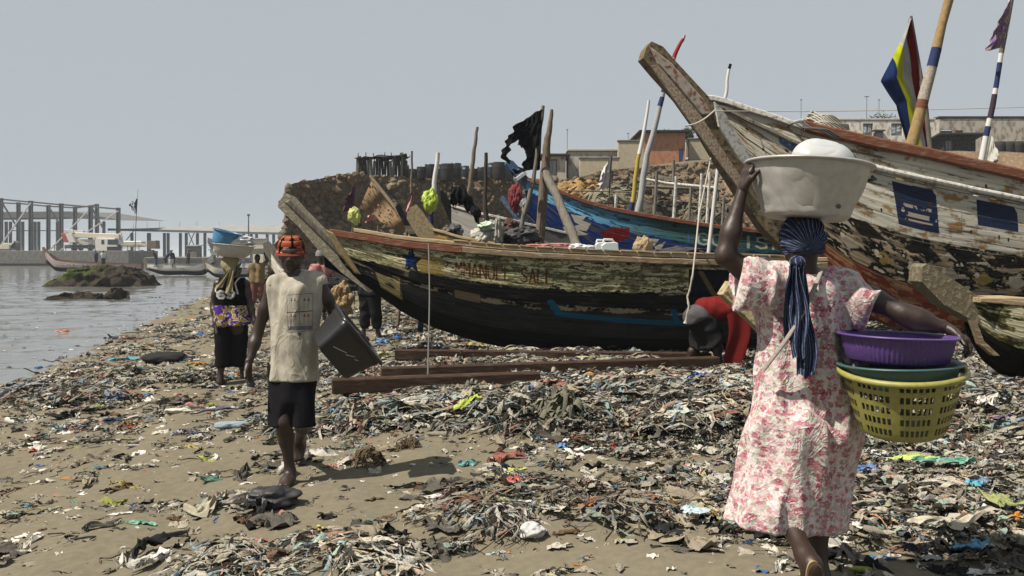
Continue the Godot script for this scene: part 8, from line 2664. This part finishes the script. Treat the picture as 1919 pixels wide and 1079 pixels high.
func scatter_litter() -> void:
	rng.seed = 2024
	var dirty := mottled(Color(1, 1, 1), Color(0.84, 0.82, 0.78), 0.25, 0.7, 0.0, Vector3.ONE, Color(0.62, 0.58, 0.5))
	dirty.vertex_color_use_as_albedo = true
	var kinds := []
	for i in 7: kinds.append(["film", scrap(i + 1.0, 1.0, 0.7, 0.13, 9)])
	for i in 6: kinds.append(["rag", scrap(i + 21.0, 1.0, 0.32, 0.11, 9, 2.0)])
	for i in 4: kinds.append(["wad", wad(i + 40.0)])
	for i in 4: kinds.append(["strand", strand(i + 60.0)])
	for i in 6: kinds.append(["tangle", tangle(i + 300, 20, 0.13, 0.8)])
	kinds.append(["bottle", bottle()])
	for i in 4: kinds.append(["flake", flake(i + 3.0)])
	for i in 4: kinds.append(["clump", tangle(i + 400, 95, 0.17, 0.42)])
	var spots := []
	for k in kinds: spots.append([])
	# near and middle ground, then the far beach; positions by area so that the litter is as dense anywhere one looks
	for zone in [[-2.6, -8.0, -4.2, 5.6, 400.0, 0.04, 0.22], [-8.0, -15.5, -8.5, 9.0, 230.0, 0.06, 0.28], [-15.5, -26.0, -11.0, 14.0, 50.0, 0.12, 0.36], [-26.0, -52.0, -17.0, 22.0, 8.0, 0.2, 0.5]]:
		var area: float = (zone[0] - zone[1]) * (zone[3] - zone[2])
		for i in int(area * zone[4]):
			var x := rng.randf_range(zone[2], zone[3])
			var z := rng.randf_range(zone[1], zone[0])
			if absf(x) > -z * 0.72 + 1.2:
				continue
			if rng.randf() > cover(x, z):
				continue
			var s := lerpf(zone[5], zone[6], pow(rng.randf(), 2.2))
			var r := rng.randf()
			var k := rng.randi() % 7 if r < 0.46 else (7 + rng.randi() % 6 if r < 0.8 else (13 + rng.randi() % 4 if r < 0.805 else 17 + rng.randi() % 4))
			var cv := cover(x, z)
			var w := rng.randf()
			if cv > 0.5 and w < 0.3 * cv:
				k = 21 + rng.randi() % 6
				s *= rng.randf_range(1.1, 2.1)
			elif cv <= 0.5 and w < 0.05:
				k = 21 + rng.randi() % 6
				s *= rng.randf_range(1.0, 1.8)
			elif w < 0.4:
				k = 28 + rng.randi() % 4
				s = rng.randf_range(0.02, 0.07) * (1.0 - z * 0.03)
			elif w < 0.404:
				k = 27
				s = rng.randf_range(0.14, 0.21)
			if k >= 7 and k < 13: s *= 1.25
			if k >= 13 and k < 17: s *= 0.55
			if k >= 17 and k < 21: s *= 1.6
			var b := Basis.from_euler(Vector3(rng.randfn() * 0.13, rng.randf() * TAU, rng.randfn() * 0.13))
			b = b.scaled(Vector3(s, s * rng.randf_range(0.7, 1.5), s))
			var lift := 0.0
			if cv > 0.75: lift = rng.randf() * 0.06
			var c := tone()
			if k >= 21 and k < 27: c = c.lerp(Color(0.38, 0.365, 0.33), 0.55)
			if k >= 27 and rng.randf() < 0.4: c = Color(0.55, 0.54, 0.52) * rng.randf_range(0.7, 1.1)
			if k >= 17 and k < 21: c = c.lerp(Color(0.05, 0.045, 0.04), 0.6)
			spots[k].append([Transform3D(b, Vector3(x, ground(x, z) - 0.004 + lift, z)), c])
	# big matted clumps on the heaps
	for m in MOUNDS:
		var many := int(m[2] * m[3] * 30.0) + 4
		for i in many:
			var a := rng.randf() * TAU
			var q := sqrt(rng.randf()) * 1.05
			var x: float = m[0] + cos(a) * m[2] * q
			var z: float = m[1] + sin(a) * m[3] * q
			if z < -13.0 or shore(x, z) < 0.6: continue
			var s := rng.randf_range(0.35, 0.95) * (0.75 if z > -6.0 else 1.0)
			var b := Basis.from_euler(Vector3(rng.randfn() * 0.08, rng.randf() * TAU, rng.randfn() * 0.08)).scaled(Vector3(s, s * rng.randf_range(0.7, 1.1), s))
			var c := tone().lerp(Color(0.42, 0.41, 0.38), 0.6) if m[0] != 0.14 else tone().lerp(Color(0.13, 0.125, 0.118), 0.6)
			spots[32 + rng.randi() % 4].append([Transform3D(b, Vector3(x, ground(x, z) - 0.01, z)), c])
	# scraps afloat along the water edge
	for i in 420:
		var z := -9.0 - pow(rng.randf(), 1.5) * 34.0
		var x := -4.2 + 0.235 * z - pow(rng.randf(), 2.0) * 4.5
		var s := rng.randf_range(0.04, 0.16)
		spots[28 + rng.randi() % 4].append([Transform3D(Basis(Vector3.UP, rng.randf() * TAU).scaled(Vector3(s, s * 0.5, s)), Vector3(x, -0.345, z)), tone()])
	var t := Node3D.new()
	t.name = "beach_litter"
	add_child(t)
	tag(t, "countless small scraps of plastic film, rag and cord strewn over the beach", "litter", "", "stuff")
	var total := 0
	for k in kinds.size():
		var mm := MultiMesh.new()
		mm.transform_format = MultiMesh.TRANSFORM_3D
		mm.use_colors = true
		mm.mesh = (kinds[k][1] as Geo).mesh(dirty)
		mm.instance_count = spots[k].size()
		total += spots[k].size()
		for i in spots[k].size():
			mm.set_instance_transform(i, spots[k][i][0])
			mm.set_instance_color(i, spots[k][i][1])
		var o := MultiMeshInstance3D.new()
		o.name = {film = "film_scraps", rag = "rag_scraps", wad = "crumpled_wads", strand = "cord_scraps", tangle = "rag_tangles", bottle = "bottles", flake = "flakes", clump = "matted_clumps"}[kinds[k][0]]
		o.multimesh = mm
		t.add_child(o, true)
		o.set_meta("kind", "stuff")
	print("litter ", total)

func build_litter_things() -> void:
	# pieces that can be told apart: [ground spot, kind, colour, length, width, height, turn, label]
	rng.seed = 99
	var items := [
		[Vector2(0.423, -5.148), "wrapper", lin(0.5, 0.16, 0.03), 0.17, 0.12, 0.03, 0.2, "orange and white food wrapper at the foot of the net mound"],
		[Vector2(-1.527, -5.839), "bin_bag", lin(0.018, 0.018, 0.02), 0.3, 0.22, 0.11, 0.1, "black plastic bag lump lying on bare sand by the pale cloth"],
		[Vector2(-1.994, -5.887), "cloth", lin(0.36, 0.33, 0.25), 0.34, 0.28, 0.12, 0.6, "crumpled khaki cloth heap on the sand"],
		[Vector2(-1.826, -5.922), "cloth", lin(0.38, 0.34, 0.3), 0.24, 0.2, 0.09, 1.6, "crumpled pale grey cloth beside the khaki cloth heap"],
		[Vector2(-2.478, -5.773), "card", lin(0.6, 0.59, 0.57), 0.16, 0.07, 0.015, 0.25, "flat white plastic piece beside the striped dark cloth"],
		[Vector2(-4.749, -10.987), "bag_lump", lin(0.035, 0.09, 0.2), 0.3, 0.2, 0.1, 0.0, "blue tied plastic bag lump at the left hand trash heap"],
		[Vector2(-5.813, -12.362), "film", lin(0.34, 0.13, 0.11), 0.3, 0.24, 0.09, 1.2, "pinkish red plastic piece beside the blue tied bag"],
		[Vector2(-6.306, -13.007), "film", lin(0.25, 0.33, 0.45), 0.3, 0.2, 0.06, 0.4, "pale blue plastic film behind the pinkish red piece"],
		[Vector2(-11.489, -23.361), "bag_lump", lin(0.4, 0.13, 0.06), 0.6, 0.34, 0.2, 0.2, "orange bundle stranded at the water edge"],
		[Vector2(-6.769, -15.986), "film", lin(0.05, 0.25, 0.36), 0.7, 0.4, 0.1, 0.1, "turquoise plastic sheet on the heap near the water edge"],
		[Vector2(-5.646, -14.92), "tyre_piece", lin(0.03, 0.03, 0.03), 0.75, 0.35, 0.17, 0.0, "grey black rounded rubber lump near the turquoise sheet"],
		[Vector2(-4.307, -8.238), "film", lin(0.33, 0.08, 0.04), 0.13, 0.09, 0.04, 0.3, "small dark orange scrap alone on bare sand"],
		[Vector2(-3.478, -9.528), "bone_foam", lin(0.55, 0.52, 0.44), 0.24, 0.09, 0.05, 0.1, "cream foam piece with rounded ends on the sand"],
		[Vector2(-2.605, -8.497), "bottle_piece", lin(0.25, 0.31, 0.36), 0.28, 0.13, 0.07, 0.1, "clear bluish plastic bottle lying flattened on the sand"],
		[Vector2(-2.422, -9.119), "film", lin(0.45, 0.14, 0.08), 0.24, 0.1, 0.05, 0.3, "salmon orange plastic scrap beside the walking man's knee"],
		[Vector2(-1.608, -8.401), "film", lin(0.06, 0.2, 0.38), 0.16, 0.2, 0.07, 0.8, "bright blue film scrap before the nearest beam"],
		[Vector2(-1.474, -8.421), "film", lin(0.26, 0.33, 0.12), 0.4, 0.12, 0.06, 0.5, "olive green film strip beside the bright blue scrap"],
		[Vector2(-1.268, -8.527), "cloth", lin(0.4, 0.2, 0.18), 0.3, 0.16, 0.07, -0.3, "faded pink cloth strip on dark rags before the beam"],
		[Vector2(-0.402, -8.134), "film", lin(0.37, 0.45, 0.04), 0.42, 0.14, 0.06, 0.9, "bright lime green film strip lying slantwise on the central heap"],
		[Vector2(-0.317, -8.412), "cloth", lin(0.32, 0.3, 0.22), 0.5, 0.16, 0.07, 0.9, "pale olive cloth strip behind the lime strip"],
		[Vector2(-0.801, -7.987), "card", lin(0.24, 0.23, 0.21), 0.22, 0.2, 0.05, 0.4, "grey torn sheet corner standing up from the sand"],
		[Vector2(0.324, -8.727), "cloth", lin(0.36, 0.15, 0.13), 0.34, 0.16, 0.09, -0.2, "dull pink cloth lying on the central heap"],
		[Vector2(0.556, -9.858), "film", lin(0.42, 0.44, 0.05), 0.22, 0.08, 0.03, 0.1, "yellow film scrap near the top of the central heap"],
		[Vector2(0.381, -7.624), "net_lump", lin(0.15, 0.145, 0.105), 0.5, 0.4, 0.16, 0.3, "grey green net lump at the foot of the central heap"],
		[Vector2(1.111, -8.427), "film", lin(0.5, 0.47, 0.38), 0.42, 0.2, 0.07, 0.1, "cream crumpled sheet on the central heap"],
		[Vector2(0.981, -9.85), "cloth", lin(0.27, 0.23, 0.17), 0.5, 0.22, 0.1, 0.2, "tan folded cloth on the ridge of the central heap"],
		[Vector2(2.241, -8.606), "film", lin(0.05, 0.2, 0.4), 0.26, 0.32, 0.12, 1.2, "sky blue plastic bag beside the floral dress"],
		[Vector2(1.732, -8.335), "film", lin(0.04, 0.1, 0.33), 0.28, 0.14, 0.08, 0.7, "royal blue plastic strip on the dark rag heap"],
		[Vector2(1.482, -7.236), "film", lin(0.1, 0.21, 0.3), 0.1, 0.2, 0.05, 0.3, "slate blue strip lower on the dark rag heap"],
		[Vector2(0.399, -7.081), "film", lin(0.07, 0.2, 0.42), 0.12, 0.13, 0.05, 0.1, "light blue wrapper below the net lump"],
		[Vector2(-0.322, -6.763), "film", lin(0.1, 0.27, 0.24), 0.24, 0.14, 0.05, 0.6, "teal film piece on the sand behind the net mound"],
		[Vector2(-0.057, -6.681), "cloth", lin(0.24, 0.1, 0.08), 0.36, 0.18, 0.08, 0.5, "maroon cloth scrap behind the net mound"],
		[Vector2(0.009, -6.448), "film", lin(0.38, 0.42, 0.06), 0.2, 0.06, 0.04, 0.2, "yellow green film strip beside the maroon scrap"],
		[Vector2(-0.329, -5.654), "film", lin(0.45, 0.17, 0.17), 0.2, 0.12, 0.05, 0.2, "coral pink film piece at the side of the net mound"],
		[Vector2(0.024, -5.379), "film", lin(0.34, 0.07, 0.05), 0.08, 0.13, 0.05, 0.6, "small red film piece stuck in the net mound"],
		[Vector2(0.413, -5.632), "film", lin(0.12, 0.28, 0.33), 0.08, 0.2, 0.06, 0.3, "pale turquoise film strip stuck in the net mound"],
		[Vector2(-0.76, -5.17), "film", lin(0.3, 0.42, 0.36), 0.15, 0.12, 0.05, 0.3, "pale mint film scrap lying on bare sand"],
		[Vector2(0.101, -4.887), "cup", lin(0.5, 0.5, 0.49), 0.14, 0.12, 0.06, 0.1, "whitish crumpled cup before the net mound"],
		[Vector2(1.008, -5.064), "film", lin(0.4, 0.5, 0.54), 0.16, 0.1, 0.03, 0.1, "pale blue face mask shaped scrap near the dress hem"],
		[Vector2(2.235, -5.79), "film", lin(0.09, 0.15, 0.33), 0.16, 0.1, 0.04, 0.1, "blue film scrap beside the dress on the right hand bank"],
		[Vector2(2.609, -5.989), "film", lin(0.4, 0.5, 0.13), 0.36, 0.16, 0.05, 0.0, "pale lime sheet spread on the right hand bank"],
		[Vector2(2.807, -5.89), "film", lin(0.15, 0.36, 0.27), 0.48, 0.13, 0.06, 0.15, "mint green sheet strip crossing the pale lime sheet"],
		[Vector2(2.308, -4.812), "cloth", lin(0.47, 0.43, 0.34), 0.6, 0.14, 0.06, 0.1, "long cream cloth lying across the right hand bank"],
		[Vector2(2.428, -4.857), "card", lin(0.55, 0.28, 0.13), 0.1, 0.09, 0.03, 0.3, "small peach coloured paper on the cream cloth"],
		[Vector2(2.682, -4.854), "film", lin(0.5, 0.2, 0.02), 0.14, 0.07, 0.03, 0.1, "bright orange wrapper at the edge of the right hand bank"],
		[Vector2(2.244, -4.461), "film", lin(0.06, 0.23, 0.36), 0.24, 0.1, 0.05, 0.2, "sea blue film in front of the cream cloth"],
		[Vector2(1.824, -4.52), "film", lin(0.06, 0.17, 0.33), 0.2, 0.06, 0.03, 0.0, "thin blue strip on sand behind the raised sandal"],
		[Vector2(2.087, -4.518), "card", lin(0.62, 0.61, 0.59), 0.14, 0.1, 0.04, 0.2, "white crumpled paper with red print beside the sea blue film"],
		[Vector2(2.219, -4.312), "film", lin(0.5, 0.51, 0.5), 0.28, 0.1, 0.04, 0.0, "white plastic sheet in front of the sea blue film"],
		[Vector2(2.684, -5.306), "film", lin(0.08, 0.3, 0.4), 0.14, 0.08, 0.04, 0.4, "small cyan scrap above the cream cloth"],
		[Vector2(2.685, -5.045), "cloth", lin(0.28, 0.3, 0.13), 0.3, 0.12, 0.08, -0.3, "olive green cloth arch beside the peach paper"],
		[Vector2(3.168, -7.42), "card", lin(0.5, 0.45, 0.2), 0.3, 0.12, 0.05, 0.0, "pale yellow card directly under the yellow basket"],
		[Vector2(3.824, -7.347), "film", lin(0.55, 0.52, 0.46), 0.2, 0.18, 0.1, 0.5, "white pleated paper standing up on the right hand bank"],
		[Vector2(-1.639, -5.014), "film", lin(0.05, 0.08, 0.2), 0.26, 0.06, 0.03, 0.0, "dark blue plastic strip on the near sand"],
		[Vector2(-1.419, -4.673), "cloth", lin(0.12, 0.115, 0.1), 0.4, 0.2, 0.06, 0.1, "grey striped cloth half buried in the near sand"],
		[Vector2(-1.096, -5.217), "film", lin(0.45, 0.42, 0.08), 0.1, 0.09, 0.03, 0.4, "yellow film scrap on sand by the mint scrap"],
		[Vector2(-2.245, -5.531), "film", lin(0.12, 0.32, 0.22), 0.2, 0.06, 0.03, 0.0, "green plastic strip on sand below the khaki cloth"],
		[Vector2(-2.207, -15.445), "film", lin(0.06, 0.2, 0.42), 0.32, 0.24, 0.1, 0.6, "bright blue bag on litter beyond the crate"],
		[Vector2(-1.024, -12.562), "film", lin(0.05, 0.14, 0.33), 0.34, 0.2, 0.08, 0.1, "blue bag under the star canoe by the hanging rope"],
		[Vector2(-2.813, -14.178), "card", lin(0.5, 0.3, 0.2), 0.3, 0.12, 0.06, 0.0, "pale orange foam strip beside the walking man's shirt"],
		[Vector2(-0.866, -9.592), "film", lin(0.05, 0.13, 0.3), 0.2, 0.1, 0.05, 0.3, "blue film scrap before the beam's rope"],
		[Vector2(-1.087, -6.904), "net_lump", lin(0.11, 0.08, 0.05), 0.26, 0.16, 0.08, 0.0, "brown weed clump on sand in the walking man's shadow"],
		[Vector2(-0.826, -7.266), "net_lump", lin(0.13, 0.1, 0.065), 0.2, 0.1, 0.05, 0.0, "small tan weed clump further along that shadow"],
		[Vector2(-3.123, -19.827), "film", lin(0.42, 0.16, 0.08), 0.34, 0.2, 0.07, 0.1, "orange film on the ground behind the crate"],
		[Vector2(5.848, -10.696), "boulder", lin(0.16, 0.155, 0.145), 0.5, 0.4, 0.3, 0.4, "smooth grey boulder under the low mossy canoe"],
		[Vector2(3.018, -12.735), "card", lin(0.26, 0.25, 0.22), 0.5, 0.3, 0.03, 0.0, "grey board lying beyond the heap beside the floral dress"],
	]
	for it in items:
		var p := on(it[0])
		var g: Geo
		var m := mottled(it[2], (it[2] as Color).darkened(0.18), 0.12, 0.55 if it[1] in ["film", "wrapper", "bin_bag", "bag_lump"] else 0.85, 0.15)
		var sd := rng.randf() * 90.0
		match it[1]:
			"bin_bag", "bag_lump", "tyre_piece", "boulder", "bone_foam", "bottle_piece", "cup":
				g = Geo.new()
				var s := Vector3(it[3] * 0.5, it[5] * 0.6, it[4] * 0.5)
				var ru: float = {tyre_piece = 0.15, boulder = 0.12, bone_foam = 0.2, bottle_piece = 0.15, net_lump = 0.3, cup = 0.3}.get(it[1], 0.28)
				g.grid(40, 24, func(u: float, v: float):
					var th := TAU * u
					var ph := PI * (v - 0.5)
					var d := Vector3(cos(th) * cos(ph), sin(ph), -sin(th) * cos(ph))
					var r := 1.0 + ru * (noise.get_noise_3dv(d * 38.0 + Vector3.ONE * sd * 9.0) + absf(rough.get_noise_3dv(d * (110.0 if it[1] != "net_lump" else 330.0) + Vector3.ONE * sd * 5.0)))
					if it[1] == "bone_foam" or it[1] == "bottle_piece": r *= 0.72 + 0.4 * absf(d.x)
					return p + Vector3(0, s.y * 0.72, 0) + Basis(Vector3.UP, it[6]) * (d * s * r))
			"net_lump":
				g = tangle(int(sd) + 700, 60, it[5] * 1.6 / it[3])
				for i in g.v.size():
					var q: Vector3 = g.v[i] * Vector3(it[3], it[3], it[4]) * 1.1
					g.v[i] = Vector3(p.x + q.x, ground(p.x + q.x, p.z + q.z) + q.y, p.z + q.z)
			_:
				g = scrap(sd, it[3], it[4], it[5] * 0.55, 22, 1.6 if it[1] == "cloth" else 0.0)
				for i in g.v.size():
					var q := Basis(Vector3.UP, it[6]) * g.v[i]
					g.v[i] = Vector3(p.x + q.x, ground(p.x + q.x, p.z + q.z) + q.y + 0.008 + 0.085 * smoothstep(0.5, 0.8, cover(p.x, p.z)), p.z + q.z)
		var nm := {film = "plastic_film", wrapper = "food_wrapper", bin_bag = "plastic_bag", bag_lump = "plastic_bag", card = "sheet_piece", cloth = "rag", tyre_piece = "rubber_lump", boulder = "boulder", net_lump = "net_lump", bone_foam = "foam_piece", bottle_piece = "plastic_bottle", cup = "plastic_cup"}
		single(nm[it[1]], g, m, it[7], String(nm[it[1]]).replace("_", " "), p)
	# the largest of the nameless rags and bags, one by one
	var looks := [["black_rag", "crumpled black plastic rag lying among the beach litter", "rag", lin(0.02, 0.02, 0.021), lin(0.04, 0.038, 0.035)], ["grey_rag", "muddy grey rag lying among the beach litter", "rag", lin(0.11, 0.1, 0.085), lin(0.06, 0.055, 0.047)], ["tan_rag", "sandy tan rag lying among the beach litter", "rag", lin(0.25, 0.215, 0.16), lin(0.16, 0.135, 0.1)], ["white_film", "dirty white plastic film lying among the beach litter", "plastic film", lin(0.46, 0.44, 0.4), lin(0.32, 0.3, 0.26)]]
	var mats := []
	var shapes := []
	for l in looks:
		mats.append(mottled(l[3], l[4], 0.1, 0.75, 0.15))
	for k in 4:
		var a := []
		for i in 4:
			a.append(scrap(100.0 + k * 9.0 + i, 0.34, 0.2 if i % 2 else 0.12, 0.055, 14, 1.5 if i % 2 == 0 else 0.0).mesh(mats[k]))
		shapes.append(a)
	var n := 0
	while n < 220:
		var z := -pow(rng.randf(), 1.3) * 7.5 - 4.3
		var x := rng.randf_range(-0.58, 0.58) * -z
		if rng.randf() > cover(x, z) + 0.1 or shore(x, z) < 0.5:
			continue
		var k: int = [0, 0, 0, 1, 1, 1, 2, 2, 2, 3][rng.randi() % 10]
		var o := MeshInstance3D.new()
		o.name = numbered(looks[k][0])
		o.mesh = shapes[k][rng.randi() % 4]
		add_child(o)
		o.position = Vector3(x, ground(x, z) + rng.randf() * 0.03, z)
		o.basis = Basis.from_euler(Vector3(rng.randfn() * 0.08, rng.randf() * TAU, rng.randfn() * 0.08)).scaled(Vector3.ONE * rng.randf_range(0.6, 1.25))
		tag(o, looks[k][1], looks[k][2], looks[k][0].replace("_", " ") + "s among the beach litter")
		n += 1

# ---------------------------------------------------------------- assembly
func _ready() -> void:
	noise.seed = 11
	noise.frequency = 0.03
	noise.fractal_type = FastNoiseLite.FRACTAL_NONE
	noise.noise_type = FastNoiseLite.TYPE_SIMPLEX_SMOOTH
	rough.seed = 5
	rough.frequency = 0.012
	rough.fractal_octaves = 5
	rng.seed = 1
	# camera at eye height, level, the lens shifted a little downwards
	var cam := Camera3D.new()
	cam.name = "camera"
	add_child(cam)
	cam.position = Vector3(0, 1.6, 0)
	cam.near = 0.1
	cam.far = 4000.0
	cam.projection = Camera3D.PROJECTION_FRUSTUM
	cam.size = 0.1 * 1079.0 / 1711.0
	cam.frustum_offset = Vector2(0, -61.5 / 1711.0 * 0.1)
	cam.current = true
	# hazy pale grey blue sky
	var we := WorldEnvironment.new()
	we.name = "environment"
	add_child(we)
	var env := Environment.new()
	we.environment = env
	var sky := ProceduralSkyMaterial.new()
	sky.sky_top_color = Color(0.567, 0.592, 0.613)
	sky.sky_horizon_color = Color(0.58, 0.602, 0.62)
	sky.sky_curve = 0.2
	sky.ground_horizon_color = Color(0.51, 0.53, 0.54)
	sky.ground_bottom_color = Color(0.3, 0.29, 0.27)
	sky.sun_angle_max = 0.1
	env.background_mode = Environment.BG_SKY
	env.sky = Sky.new()
	env.sky.sky_material = sky
	env.tonemap_mode = Environment.TONE_MAPPER_LINEAR
	env.tonemap_exposure = 1.6
	env.sdfgi_enabled = true
	env.ssao_enabled = true
	env.ssil_enabled = true
	env.fog_enabled = true
	env.fog_density = 0.0005
	env.fog_light_color = Color(0.576, 0.598, 0.616)
	# high sun from the left
	var sun := DirectionalLight3D.new()
	sun.name = "sun"
	add_child(sun)
	sun.look_at_from_position(Vector3.ZERO, Vector3(0.52, -0.83, -0.22))
	sun.light_energy = 1.6
	sun.light_color = Color(1.0, 0.965, 0.91)
	sun.light_angular_distance = 0.6
	sun.shadow_enabled = true

	make_materials()
	lay_ground()
	lay_sea()
	print("ground ", Time.get_ticks_msec())
	lay_cliff()
	M.wet_rock = mottled(lin(0.035, 0.029, 0.023), lin(0.02, 0.017, 0.014), 0.9, 0.7, 3.0, Vector3.ONE, lin(0.075, 0.05, 0.028))
	M.weed = mottled(lin(0.06, 0.08, 0.02), lin(0.03, 0.035, 0.014), 0.5, 0.8, 3.0)
	sea_rock("sea_rock", "large dark rock with green weed rising from the water", [[-29.542, -0.45], [-29, 0.1], [-28.288, 0.55], [-26.932, 0.85], [-25.407, 0.95], [-23.881, 0.75], [-23.305, 0.2], [-22.695, -0.45]], -58.5, 1.6, M.wet_rock, M.weed)
	sea_rock("sea_rock", "low dark rock with knobbed end awash nearer the shore", [[-20.771, -0.5], [-20.534, -0.2], [-19.919, -0.02], [-18.924, -0.12], [-18.096, -0.1], [-17.694, 0.12], [-17.362, 0.0], [-17.126, -0.5]], -40.8, 0.7, M.wet_rock, null)
	sea_rock("sea_rock", "small flat rock barely showing above the shallow water", [[-16.582, -0.5], [-16.312, -0.22], [-15.894, -0.28], [-15.575, -0.5]], -42.0, 0.4, M.wet_rock, null)
	build_harbour()
	build_cliff_things()
	print("background ", Time.get_ticks_msec())
	build_boats()
	print("boats ", Time.get_ticks_msec())
	build_people()
	print("people ", Time.get_ticks_msec())
	build_gear()
	build_litter_things()
	scatter_litter()
	print("done ", Time.get_ticks_msec())
